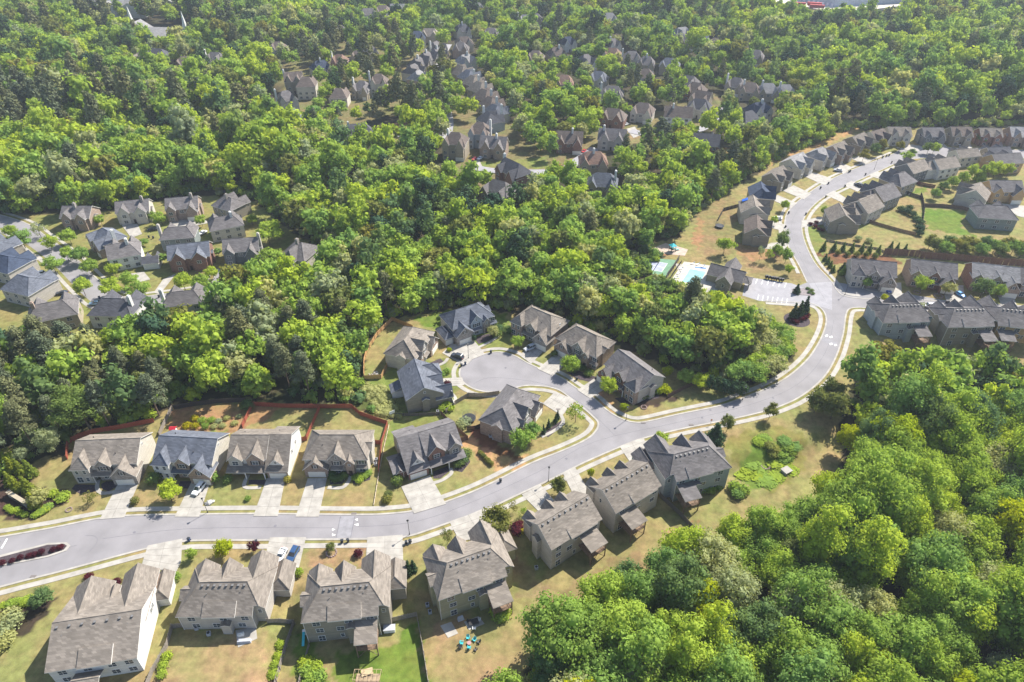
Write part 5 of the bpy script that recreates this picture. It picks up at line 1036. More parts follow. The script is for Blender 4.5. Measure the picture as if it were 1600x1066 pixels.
for i in range(len(GX)):
    x, y, z, u, v = GX[i], GY[i], GZ[i], uu[i], vv[i]; kd, s_ = KD[i]
    if kd == 'pine' and npn < 60: c = random.choice(PINEP); npn += 1
    elif kd != 'pine' and nb < BUD: c = random.choice([q for q in NEARP if q[0] == kd]); nb += 1
    else: rest.append((x, y, z, s_, kd)); continue
    j = int(np.argsort(np.hypot(GX - x, GY - y))[1]); lk = look(j).replace(' tree', '')
    lb = look(i) + ' beside a ' + lk + ('' if 'pine' in lk else ' one') + ', ' + where(u, v)
    if len(lb.replace('-', ' ').split()) > 16: lb = look(i) + ' by a ' + lk.split()[-1 if 'pine' in lk else 0] + ('' if 'pine' in lk else ' one') + ', ' + where(u, v)
    e = empty('pine_tree' if kd == 'pine' else 'broadleaf_tree', (x, y, z), random.uniform(0, 6.28))
    if kd == 'pine': e.scale = (s_, s_, s_ * random.uniform(.85, 1.05)); tag(e, lb, 'pine', lb)
    else: e.scale = (s_ * random.uniform(.88, 1.15), s_ * random.uniform(.9, 1.1), s_ * random.uniform(.95, 1.4) * (1.2 if 850 < u < 1190 and 430 < v < 600 else 1)); tag(e, lb, 'tree', lb)
    link_mesh('crown', c[1], e); link_mesh('trunk', c[2], e)
# the rest of the woods: one countless mass, instanced on points
pc = bpy.data.collections.new('tree_kinds')
for j, (kd, me_) in enumerate(FARP):
    o = bpy.data.objects.new('woodland_kind_%02d' % j, me_); pc.objects.link(o)
kidx = {}
for j, (kd, _) in enumerate(FARP): kidx.setdefault(kd, []).append(j)
kidx['lime'] = kidx['bright']; kidx['gold'] = kidx['olive']
me = bpy.data.meshes.new('woodland'); me.from_pydata([(r_[0], r_[1], r_[2]) for r_ in rest], [], [])
def attr(n, t, vals):
    a = me.attributes.new(n, t, 'POINT'); a.data.foreach_set('vector' if t == 'FLOAT_VECTOR' else 'value', vals)
attr('kind_index', 'INT', [random.choice(kidx.get(r_[4], [0]) + ([kidx['dark'][0]] if r_[4] == 'deep' else [])) for r_ in rest])
attr('tree_rot', 'FLOAT_VECTOR', np.stack([np.zeros(len(rest)), np.zeros(len(rest)), rng.uniform(0, 6.28, len(rest))], 1).astype(np.float32).ravel())
attr('tree_scale', 'FLOAT_VECTOR', np.array([(r_[3] * random.uniform(.9, 1.15), r_[3], r_[3] * random.uniform(.9, 1.35)) for r_ in rest], np.float32).ravel())
wo = link_mesh('woodland', me); tag(wo, 'mixed green woodland of countless trees stretching around the village to the far edge', 'woodland', kind='stuff')
ng = bpy.data.node_groups.new('woodland_scatter', 'GeometryNodeTree'); ng.interface.new_socket('Geometry', in_out='INPUT', socket_type='NodeSocketGeometry'); ng.interface.new_socket('Geometry', in_out='OUTPUT', socket_type='NodeSocketGeometry')
gi = ng.nodes.new('NodeGroupInput'); go = ng.nodes.new('NodeGroupOutput'); ip = ng.nodes.new('GeometryNodeInstanceOnPoints'); ci = ng.nodes.new('GeometryNodeCollectionInfo')
ci.inputs['Collection'].default_value = pc; ci.inputs['Separate Children'].default_value = True; ci.inputs['Reset Children'].default_value = True
def na(n, t):
    q = ng.nodes.new('GeometryNodeInputNamedAttribute'); q.data_type = t; q.inputs['Name'].default_value = n; return q.outputs['Attribute']
ng.links.new(gi.outputs[0], ip.inputs['Points']); ng.links.new(ci.outputs[0], ip.inputs['Instance']); ip.inputs['Pick Instance'].default_value = True
ng.links.new(na('kind_index', 'INT'), ip.inputs['Instance Index']); ng.links.new(na('tree_rot', 'FLOAT_VECTOR'), ip.inputs['Rotation']); ng.links.new(na('tree_scale', 'FLOAT_VECTOR'), ip.inputs['Scale'])
ng.links.new(ip.outputs[0], go.inputs[0]); md = wo.modifiers.new('scatter', 'NODES'); md.node_group = ng

# low undergrowth on the forest floor, seen along the edges of the woods
ug = []
UX = rng.uniform(-300, 330, 26000); UY = rng.uniform(40, 430, 26000); mk = np.ones(UX.shape, bool)
zc2 = UY * CP + H0 * SP; u2 = 800 + FPX * UX / zc2; v2 = 533 - FPX * (UY * SP - H0 * CP) / zc2; mk &= (u2 > -60) & (u2 < 1660) & (v2 < 1140)
for poly in EXC: mk &= ~pip(poly, UX, UY)
for e in (E1, E2, E3, E4, LS): mk &= pdist(e, UX, UY) > 4.5
edge = np.full(UX.shape, 1e9)
for poly in EXC: edge = np.minimum(edge, pdist(poly + [poly[0]], UX, UY))
mk &= (edge < 26) & (edge > 1.5) & ((rng.random(UX.shape) < .75) | (edge < 12)); mk &= ~pip(CLEAR[3], UX, UY)
for hx, hy in HC: mk &= np.hypot(UX - hx, UY - hy) > 11
UX, UY = UX[mk], UY[mk]; UZ = hgt(UX, UY)
bc = bpy.data.collections.new('bush_kinds')
for j, kd in enumerate(('mid', 'deep', 'bright', 'pale', 'deep', 'mid')): bc.objects.link(bpy.data.objects.new('bush_kind_%d' % j, leaf_mesh('foliage', [(0,0,1.0,1.5,1.2),(1.0,.4,.8,1.0,.9),(-.9,.5,.7,1.0,.9),(.1,-1,.8,1.0,1.0)], 150, .3, LM[kd], .8)))
me = bpy.data.meshes.new('undergrowth'); me.from_pydata([tuple(p) for p in np.stack([UX, UY, UZ], 1).tolist()], [], []); n_ = len(UX)
attr('kind_index', 'INT', rng.integers(0, 6, n_).astype(np.int32)); attr('tree_rot', 'FLOAT_VECTOR', np.stack([np.zeros(n_), np.zeros(n_), rng.uniform(0, 6.28, n_)], 1).astype(np.float32).ravel())
q_ = rng.uniform(.6, 1.5, n_); attr('tree_scale', 'FLOAT_VECTOR', np.stack([q_, q_, q_ * rng.uniform(.8, 1.7, n_)], 1).astype(np.float32).ravel())
uo = link_mesh('undergrowth', me); tag(uo, 'green undergrowth and saplings covering the floor along the edges of the woods', 'undergrowth', kind='stuff')
ng2 = ng.copy(); [setattr(x_.inputs['Collection'], 'default_value', bc) for x_ in ng2.nodes if x_.bl_idname == 'GeometryNodeCollectionInfo']; m2 = uo.modifiers.new('scatter', 'NODES'); m2.node_group = ng2

# ---- garden and street trees, one by one: (u, v, height, radius, kind, shape, label) ----
YP = {}
def yproto(kind, shape):
    if (kind, shape) not in YP:
        if shape in ('round', 'wide', 'sparse'):
            bl = round_blobs(6, 3, 18 if shape != 'sparse' else 14, z0=.28, br=(.28, .42) if shape != 'sparse' else (.18, .3), irr=.2)
            c = leaf_mesh('crown', bl, 1500 if shape != 'sparse' else 800, .22, LM[kind], .7 if shape != 'sparse' else .0)
            YP[(kind, shape)] = (c, trunk_mesh('trunk', 4.4, .13, BARK, 4, .35, 1.4, .1), 6, 3)
        elif shape == 'cone':
            YP[(kind, shape)] = (proto(kind, 'cone', 6, 1.6, 26, 1100, .2), MB().cyl(0, 0, -.3, 1.2, .12, n=6).mesh('trunk', [BARK]), 6, 1.6)
        elif shape == 'ball':
            YP[(kind, shape)] = (proto(kind, 'ball', 1.6, 1.0, 1, 420, .15), None, 1.6, 1.0)
    return YP[(kind, shape)]
def plant(u, v, h_, r, kind, shape, label, name=None, cat=None, group=None, z=0.0):
    c, tr, ph, pr_ = yproto(kind, shape); x, y, zz = PG(u, v)
    nm = name or {'round': 'broadleaf_tree', 'wide': 'broadleaf_tree', 'sparse': 'young_tree', 'cone': 'evergreen_tree', 'ball': 'shrub'}[shape]
    ct = cat or ('shrub' if shape == 'ball' else 'evergreen' if shape == 'cone' else 'tree')
    sc_ = (r / pr_ * random.uniform(.94, 1.06), r / pr_, h_ / ph)
    if tr is None:
        o = link_mesh(nm, c, None, (x, y, zz + z), random.uniform(0, 6), sc_); tag(o, label, ct, group); return o
    e = empty(nm, (x, y, zz + z), random.uniform(0, 6)); e.scale = sc_; tag(e, label, ct, group); link_mesh('crown', c, e); link_mesh('trunk', tr, e); return e
YARD = '''269,784,6.5,3.1,bright,round,round bright green tree by the driveway with the white van
352,868,5.5,2.6,lime,round,vivid lime tree on the verge between the two lower left driveways
303,872,3.4,1.4,bright,round,small fresh green tree right of the lower left wide driveway
1115,694,9,3.4,dark,cone,dark green conical evergreen beside the slate-gabled house
1135,675,6.5,2.2,olive,round,olive street tree just right of the dark conical evergreen
1201,655,6.5,2.1,olive,round,olive street tree above the grassy hollow
1272,645,9,4,olive,round,left one of three bronze green trees at the road bend
1297,655,10,4.2,olive,round,lower right one of three bronze green trees at the road bend
1292,628,9,3.8,olive,round,upper one of three bronze green trees at the road bend
816,706,7.5,3.3,bright,round,bright green tree at the front corner of the tan brick corner house
831,688,6.5,2.7,mid,round,green tree half behind the bright one at the tan brick corner house
899,660,7.5,2.9,mid,sparse,open-crowned young tree on the corner lawn with a long shadow
810,545,5,2.3,bright,round,round green tree in front of the turret house of the cul-de-sac
889,582,6.5,3.3,mid,round,broad green tree before the tan brick house right of the cul-de-sac
950,618,7.5,2.9,bright,wide,fresh green tree on the orange straw by the street mouth
974,642,3,1.5,lime,round,small yellow green tree beside the lamp at the street mouth
769,526,4.5,2.1,pale,round,pale green tree by the blue-roofed porch
777,828,8.5,4,olive,round,large olive green tree between the south driveways
699,850,6,1.7,olive,sparse,thin bronze tree left of the olive-walled house driveway
873,772,6.5,2.3,olive,round,small olive tree beside the street lamp on the south side
802,800,4,1.3,olive,sparse,thin bronze sapling right of the large olive tree
818,808,3.4,1.3,mid,sparse,spiky green sapling near the purple shrubs
922,746,3.4,1.1,lime,round,tiny lime tree on the lawn of the last gable-ended house
1029,698,5.5,2.3,bright,wide,bright green street tree at the last south driveway
517,862,2.8,1.3,olive,round,little olive tree in a stone ring on the brown lawn
560,868,1.8,1.1,red,ball,small crimson shrub on the brown lawn
399,862,3.4,1.4,red,round,small purple leaved tree near the two parked cars
72,943,4.5,2.6,deep,round,dark green rounded tree at the lower left bed
639,896,5.5,1.2,dark,cone,left of two slim dark evergreens beside the tan three-storey house
646,892,4.6,1.1,dark,cone,right of two slim dark evergreens beside the tan three-storey house
22,738,6.5,1.7,arb,cone,first yellow green conifer at the entrance planting from the left
34,740,6.5,1.7,arb,cone,second yellow green conifer in the back row of the entrance planting
51,744,7,1.8,arb,cone,tallest yellow green conifer at the right of the entrance back row
18,757,5.5,1.7,arb,cone,leftmost front conifer by the stone entrance wall
30,768,6,1.8,arb,cone,front conifer just behind the stone entrance wall
46,768,6.5,1.8,arb,cone,front conifer right of centre by the stone entrance wall
57,792,6,1.7,arb,cone,conifer nearest the road at the entrance planting
40,722,5.5,2,pale,round,gray green broad shrub among the entrance conifers
68,785,5,2.6,pale,round,gray green round tree right of the stone entrance wall
146,785,4,1.7,olive,sparse,thin stemmed tree on the lawn left of the first driveway
1041,588,4,1.9,lime,round,smallest of three bright bushes behind the gray-sided cul-de-sac house
1067,598,5,2.9,bright,round,middle of three bright bushes behind the gray-sided cul-de-sac house
1095,608,5.5,3,bright,round,right of three bright bushes behind the gray-sided cul-de-sac house
1108,612,6,2.2,dark,round,first dark evergreen of the hedge by the curve
1119,614,6,2.3,dark,round,second dark evergreen of the hedge by the curve
1131,617,6,2.3,dark,round,third dark evergreen of the hedge by the curve
1143,619,6,2.3,dark,round,fourth dark evergreen of the hedge by the curve
1155,620,5.5,2.2,dark,round,fifth dark evergreen of the hedge by the curve
1130,399,8,3.6,mid,wide,green tree left of the brown striped roof by the pool lawn
1186,408,7,1.5,pale,sparse,slender pale birch left in front of the brown striped roof house
1199,410,7,1.9,mid,sparse,slender birch right in front of the brown striped roof house
1220,390,9,2.8,deep,wide,dark street tree above the inner curve of the hillside street
1226,412,7,2.6,mid,round,green street tree below the dark one on the hillside street
1212,402,6,2.2,mid,round,green tree between the birches and the hillside street
1231,430,4.5,1.7,bright,round,small bright tree on the brown bank above the parking lot
1224,330,5.5,2.2,mid,round,street tree on the small lawn by the upper driveways
1209,352,4.5,1.8,bright,round,little bright tree behind the silver car on the hillside street
1347,253,7,3,olive,round,left of three bronze street trees on the upper hillside street
1364,244,7,2.8,deep,round,middle of three bronze street trees on the upper hillside street
1375,238,7.5,2.9,olive,round,right of three bronze street trees on the upper hillside street
1405,236,5.5,2.6,olive,round,dark round tree on the small upper lawn
1413,254,6,3.2,bright,round,bright tree on the turning circle corner at the top of the hillside street
1422,247,5,2.4,deep,round,dark small tree right behind the bright turning circle tree
1448,241,6.5,3,deep,round,deep green tree left at the top driveways
1457,240,6,2.8,bright,round,bright green tree right at the top driveways
1452,222,6,2.4,bright,round,fresh green tree against the dark gray-walled house
1530,226,6.5,3.2,deep,round,dark round tree before the red brick porch house
1582,218,5,2.4,mid,round,round shrub-like tree near the right end of the top row
1285,338,5,1.5,mid,round,small tree beside the taupe gable-ended house driveway
1516,282,8,3.3,bright,round,bright hedge tree at the left end of the green screen
1500,290,7.5,3,mid,round,mid green hedge tree second in the green screen
1484,296,7,3,mid,round,mid green hedge tree third in the green screen
1470,303,6.5,2.8,deep,round,deep green hedge tree fourth in the green screen
1458,311,5.5,2.6,mid,round,low green hedge tree at the lower end of the green screen
1529,283,9.5,3.2,bright,cone,tall pointed bright tree in the green screen
1540,280,9,3.4,bright,round,tall rounded bright tree in the green screen
1552,279,9,3.2,bright,round,bright tree right of centre in the green screen
1563,277,7.5,2.8,lime,round,yellow green tree near the right end of the green screen
1573,276,7,2.6,bright,round,last bright tree at the right end of the green screen
1437,458,7,3,bright,round,round bright street tree left of the bright blue car
1475,462,6,2.7,pale,round,pale street tree close left of the bright blue car
1530,466,8.5,3.8,deep,round,large deep green street tree on the branch street
1556,468,6.5,2.4,mid,round,smaller green street tree right of the large deep green one
1533,488,6.5,3,olive,round,bronze green tree on the near side of the branch street
1380,473,4,1.6,lime,round,small yellow green tree at the branch street kerb
1437,486,4,1.5,pale,sparse,bare-looking sapling in front of the silver car on the branch street
1352,452,5,1.9,mid,round,green tree before the cream house of the branch street
1316,430,5,1.6,mid,cone,green pointed tree at the left of the cream house of the branch street
40,388,8.5,4.4,mid,wide,large dark green street tree at the far left of the left cluster
65,372,7,3.4,pale,sparse,pale brownish budding tree behind the large left street tree
112,382,7,3.7,bright,wide,umbrella-shaped green tree before the tan stone house
82,390,6.5,3.2,bright,round,light green tree on the corner of the left cluster street
88,428,7,3.8,bright,round,bright tree above the white parked car in the left cluster
131,412,7.5,3.9,mid,round,upper of two dense trees left of the white farmhouse
146,430,7,3.6,mid,round,lower of two dense trees left of the white farmhouse
134,462,8,3.6,bright,wide,tall stemmed tree on the lawn strip by the village street
175,466,8,4.2,bright,round,large round tree left of the pair over the lower village street
205,452,7,3.2,bright,round,pale tree half behind the pair over the lower village street
222,468,8,4.1,bright,round,large round tree right of the pair over the lower village street
254,352,6.5,3.2,bright,round,bright tree beside the cream house with white porch
290,454,8,3.6,bright,wide,left tree in front of the red brick house
318,458,8,3.7,mid,round,right tree in front of the red brick house
317,354,5.5,2.6,bright,round,round tree before the tan stone house with garage gable
364,458,8,4.3,mid,round,full green tree right of the red brick house lawn
422,382,10,6,bright,round,very broad pale green tree behind the curved-gable gray house
428,424,10,6,mid,round,very broad green tree right of the curved-gable gray house
200,550,9,8.2,gold,round,huge golden green domed tree below the dark-roofed cream house
20,372,6,3,mid,round,green tree between the large left street tree and the picture edge
160,352,5,2.4,bright,round,small green tree between the first two houses along the woods edge
238,345,4.5,2.2,mid,round,green tree between the white porch house and the garage gable house
182,432,5.5,2.8,bright,round,bright tree in front of the white farmhouse
255,412,4.5,2.3,mid,round,green tree between the farmhouse annex and the red brick house
335,436,5.5,2.8,bright,round,bright tree between the red brick house and the white double garage
108,408,6,3,bright,round,bright tree across the street from the dense pair
60,452,5,2.5,mid,round,green tree in front of the pale gray left house
395,352,5,2.6,mid,round,green tree right of the cream house with dark garage roof
118,500,5.5,2.8,mid,round,green tree between the sprawling tan and the dark-roofed house
342,400,3.5,2,mid,round,rounded small tree between the red brick and the gray house
225,385,3.5,2.4,mid,round,green shrub-like tree behind the white farmhouse
1238,498,7.5,1.7,dark,cone,left of three tall dark evergreens on the round bed
1247,496,8,1.8,dark,cone,middle of three tall dark evergreens on the round bed
1256,490,8.5,1.8,dark,cone,right and tallest of three dark evergreens on the round bed
1244,458,4.5,1.6,dark,cone,dark egg-shaped evergreen on the parking lot island
1316,424,4.5,1.7,dark,cone,dark evergreen right of the diagonal four near the junction'''
ORD = 'first second third fourth fifth sixth seventh eighth ninth tenth eleventh twelfth thirteenth fourteenth fifteenth sixteenth'.split()
for k, (u, v) in enumerate([(1286,391),(1302,392),(1316,393),(1330,394),(1345,395),(1357,396),(1371,398),(1390,392),(1400,394),(1412,396)]): plant(u, v, 5.0, 1.3, 'deep', 'cone', ORD[k] + ' dark cypress from the left in the row below the taupe gable-ended house', 'cypress', 'evergreen', 'cypresses in the row below the taupe gable-ended house')
for k, (u, v) in enumerate([(1289,407),(1293,412),(1297,418),(1301,425)]): plant(u, v, 3.6, 1.15, 'deep', 'cone', ORD[k] + ' small cypress from the top in the diagonal line near the junction', 'cypress', 'evergreen', 'four small cypresses in a diagonal line')
for ln in YARD.split('\n'):
    f = ln.split(',', 6); plant(float(f[0]), float(f[1]), float(f[2]), float(f[3]), f[4], f[5], f[6])
for k in range(16):
    plant(1450 + k * 10 + random.uniform(-3, 3), 391 + (k % 3) * 5 - 2 + k * .3, 6.5, 3.3, random.choice(['deep', 'olive', 'mid']), 'round', ORD[k] + ' tree from the left in the thick screen behind the long brown fence', None, None, 'trees of the thick screen behind the long brown fence')
CLL = ['soft green tree at the lower left tip','second tree along the lower edge','third tree along the lower edge','fourth tree along the lower edge','fifth tree along the lower edge','tree at the lower right corner','lowest tree of the right edge','middle tree of the right edge','upper tree of the right edge','tree at the upper right tip','tree at the top','tree just right of the middle','tree in the lower middle','tree left of the lower middle','tree at the left edge','tree in the upper middle']
for u, v in [(1148,600),(1162,596),(1178,596),(1192,591),(1204,581),(1213,570),(1218,557),(1219,545),(1212,534),(1200,525),(1192,522),(1212,560),(1200,573),(1182,583),(1172,560),(1192,545)]:
    plant(u, v, 7.5, 4, random.choice(['mid', 'pale', 'mid', 'mid']), 'wide', CLL.pop(0) + ' in the rounded clump inside the road curve', None, None, 'trees of the rounded clump inside the road curve')
# shrubs
def shrubs(lst, h_, r, kind, label, group=None, name='shrub'):
    for u, v in lst: plant(u, v, h_ * random.uniform(.85, 1.15), r * random.uniform(.88, 1.12), kind, 'ball', label, name, 'shrub', group)
shrubs([(20,878),(33,873),(47,870),(55,868),(66,864.5),(84,860.5),(95,856.5),(5,881.5)], 1.1, .85, 'red', 'dark purple rounded shrub on the entrance median', 'purple shrubs on the entrance median')
shrubs([(12,794),(17,798),(22,801),(28,797),(32,803),(40,806)], 1.0, .9, 'bright', 'clipped green ball in the entrance bed', 'clipped green balls in the entrance bed')
shrubs([(57,806),(62,804),(67,801),(72,798),(76,794)], 1.2, 1.2, 'bright', 'bright low hedge plant curving along the entrance bed', 'low hedge of the entrance bed')
shrubs([(84,774)], 1.6, 1.4, 'bright', 'smaller round green shrub at the entrance bed end'); shrubs([(100,780)], 2.0, 1.8, 'bright', 'larger round green shrub at the entrance bed end')
shrubs([(293,667),(305,657),(306,668)], 1.6, 1.2, 'yellow', 'bright yellow rounded shrub on the bare back yard', 'yellow shrubs on the bare back yard')
shrubs([(317,660),(331,659),(322,669)], 1.7, 1.3, 'mid', 'round green shrub beside the yellow ones on the bare back yard', 'round green shrubs on the bare back yard')
shrubs([(342,660),(348,667),(355,655),(367,663),(335,668),(374,652)], 1.0, 1.0, 'pale', 'grayish low shrub on the bare back yard', 'grayish low shrubs on the bare back yard')
shrubs([(387,637)], 3, 2, 'deep', 'dark green bush in the fence corner of the bare yard')
shrubs([(24,943),(17,945),(32,943),(40,945),(50,943),(45,938),(6,948)], 1.2, 1.1, 'bright', 'bright clipped shrub in the lower left bed', 'clipped shrubs in the lower left bed')
shrubs([(17,968),(24,974),(8,972),(4,995),(12,1003),(2,1012)], 2.4, 2.2, 'pale', 'gray green bushy shrub in the lower left bed', 'gray green bushes in the lower left bed')
shrubs([(140,903),(184,912)], 1.3, 1.1, 'red', 'dark red shrub on the street side of the lower left house', 'dark red shrubs of the lower left house')
shrubs([(277,906),(468,898)], 2.0, 1.1, 'mid', 'round green shrub at a garage corner', 'round green shrubs at garage corners')
shrubs([(176,830),(212,786)][1:], 1.8, 1.2, 'olive', 'olive shrub between the first two driveways'); shrubs([(335,751)], 2.2, 1.5, 'mid', 'round green shrub right of the garage with the white van')
shrubs([(243,752)], 3.4, 2, 'deep', 'dark shrub at the corner of the blue gray roofed house'); shrubs([(356,752)], 2, 1.3, 'deep', 'dark round shrub left of the porch of the white-sided house'); shrubs([(450,752)], 1.5, 1, 'gold', 'small golden shrub right of the white-sided house garage')
shrubs([(388,781)], 1.2, .8, 'mid', 'lone little shrub on the front lawn of the white-sided house')
shrubs([(520,748),(525,751),(532,749),(537,746),(520,743)], 1.5, 1.3, 'deep', 'dark shrub in the front bed left of the arched entry', 'shrubs in the front bed left of the arched entry')
shrubs([(556,748),(563,747),(570,745),(576,741),(562,753)], 1.2, 1.1, 'bright', 'fresh green shrub in the front bed right of the arched entry', 'shrubs in the front bed right of the arched entry')
shrubs([(607,776),(605,783)], 1.6, 1.2, 'olive', 'small bush on the lawn left of the bend house driveway', 'small bushes left of the bend house driveway')
shrubs([(621,756),(622,747)], 2.6, 1.4, 'deep', 'dark shrub beside the single garage of the bend house', 'dark shrubs beside the single garage of the bend house')
shrubs([(724,716),(728,711),(722,722),(717,727)], 2, 1.6, 'deep', 'dark shrub around the right corner of the bend house', 'dark shrubs around the bend house corner')
shrubs([(753,712),(756,715),(759,718),(762,721),(765,724),(768,727),(750,709)], 1.2, .8, 'olive', 'low dark shrub in the diagonal line on the bend house lawn', 'diagonal line of low shrubs on the bend house lawn')
for u, v in ((849,678),(857,669),(868,661),(871,655)): plant(u, v, 4.2, .75, 'dark', 'cone', 'slim clipped evergreen along the front of the tan brick corner house', 'clipped_evergreen', 'evergreen', 'slim clipped evergreens of the corner house')
shrubs([(690,588),(698,583),(693,622)], 1.8, 1.2, 'mid', 'green shrub at the taupe house by the cul-de-sac', 'green shrubs of the taupe house'); shrubs([(699,604)], 2.2, 1.4, 'red', 'pink red shrub on the pavement side of the taupe house'); shrubs([(697,635),(703,640),(692,640)], 1.8, 1.5, 'bright', 'bright shrub by the gray fence corner', 'bright shrubs by the gray fence corner')
shrubs([(726,663),(720,667)], 2.2, 1.9, 'pale', 'pale leafy bush left below the trampoline', 'pale bushes below the trampoline')
shrubs([(702,549)], 1.3, 1.0, 'lime', 'yellow shrub between the two upper left driveways'); shrubs([(741,534)], 2.6, .9, 'dark', 'narrow dark shrub right of the blue-roofed garage')
shrubs([(795,520),(776,524),(780,518)], 2.4, 1.8, 'deep', 'dark bush at the foot of the cul-de-sac turret house', 'dark bushes between the two upper cul-de-sac houses')
shrubs([(866,556),(938,591)], 2, 1.2, 'deep', 'dark bush at the left of a garage right of the cul-de-sac', 'dark bushes at garages right of the cul-de-sac')
shrubs([(908,577),(895,580),(920,585)], 1.8, 1.5, 'deep', 'dark shrub in the shady bed of the second right cul-de-sac house', 'shrubs in the shady bed of the second right cul-de-sac house')
shrubs([(983,622),(992,624),(1001,622),(1009,620),(1017,617),(1024,614)], 1.9, 1.5, 'deep', 'dark shrub around the gray-sided cul-de-sac house', 'dark shrubs around the gray-sided cul-de-sac house')
shrubs([(1030,612),(1037,610),(1042,614)], 2, 1.6, 'lime', 'bright yellow green hedge shrub at the gray-sided house corner', 'bright hedge shrubs at the gray-sided house corner')
shrubs([(804,828),(811,824),(808,834)], 1.7, 1.4, 'red', 'dark purple shrub left of the box bay house', 'dark purple shrubs left of the box bay house'); shrubs([(812,832)], 1.4, 1.1, 'yellow', 'yellow green shrub below the dark purple ones')
shrubs([(262,1028),(256,1042),(254,1056),(438,1010),(435,1028),(430,1042),(427,1056)], 1.5, 1.1, 'bright', 'small bright shrub along a back fence', 'small bright shrubs along the back fences')
shrubs([(480,1048),(488,1056),(495,1046),(500,1060),(486,1066),(478,1038)], 1.8, 1.5, 'bright', 'leafy green shrub in the kitchen garden', 'leafy shrubs in the kitchen garden')
shrubs([(1244,505),(1238,503),(1252,501),(1258,498),(1262,494)], 1.3, 1.1, 'red', 'reddish low shrub on the round bed', 'reddish shrubs on the round bed')
shrubs([(1264,458),(1268,455),(1262,452),(1270,460)], .9, .8, 'deep', 'tiny dark shrub on the parking lot island', 'tiny shrubs on the parking lot island')
shrubs([(1266,352),(1273,356),(1279,360),(1275,350),(1284,362)], 1.4, 1.1, 'red', 'pinkish bush left of the taupe gable-ended house', 'pinkish bushes left of the taupe gable-ended house')
shrubs([(1308,398),(1323,400),(1338,401),(1352,402),(1366,404)], 2.2, 1.3, 'olive', 'yellowish bush in front of the cypress row', 'yellowish bushes in front of the cypress row')
shrubs([(1340,376),(1357,379)], 2, 1.5, 'pale', 'pale round bush on the garden strip above the cypress row', 'pale round bushes above the cypress row')
shrubs([(1408,330),(1416,334),(1425,338),(1420,328),(1432,345),(1436,352),(1437,360),(1436,368)], 2.4, 1.8, 'dark', 'dark bush in the terraced garden below the dark fence', 'dark bushes in the terraced garden')
shrubs([(1220,708),(1228,698),(1236,706),(1222,718),(1230,715),(1240,698),(1226,690),(1186,692),(1194,688)], .9, 2.0, 'mid', 'rank green bush in the middle of the grassy hollow', 'rank green bushes in the grassy hollow')
shrubs([(1175,725),(1182,745),(1196,752),(1214,745),(1234,735),(1160,740),(1210,722),(1168,732),(1186,733)], .35, 2.4, 'bright', 'low spreading green patch in the grassy hollow', 'low green patches in the grassy hollow')
shrubs([(1203,700),(1209,704),(1206,712)], 1.6, 1.6, 'gold', 'dry straw-coloured bush in the grassy hollow', 'dry bushes in the grassy hollow')
shrubs([(655,975),(668,970),(628,962)][:0] + [(781,966),(788,962),(776,960)], 1.9, 1.6, 'bright', 'bright green bush under the olive house deck', 'bright bushes under the olive house deck')
shrubs([(1147,765),(1152,775),(1160,770),(1098,765),(1108,768),(1118,762)], 2.2, 1.8, 'mid', 'green shrub behind the gray-sided house by the hollow', 'green shrubs behind the gray-sided house')
# rough vine-covered bank between woods and gardens
bk = []
for k in range(150):
    a, b_ = random.random(), random.random(); u = 575 + a * 30 - (1 - b_) * 8 + (b_ * 22); v = 598 + b_ * 50; x, y, z = PG(u - 10 + 12 * a, v + 6 * a)
    bk.append((x, y, z + .3, random.uniform(.8, 1.6), random.uniform(.5, 1.1)))
o = link_mesh('bank_vegetation', leaf_mesh('bank_vegetation', bk, 7000, .17, LM['pale'], .8)); tag(o, 'pale tangled vines and brush covering the bank beside the red fence', 'brush', kind='stuff')
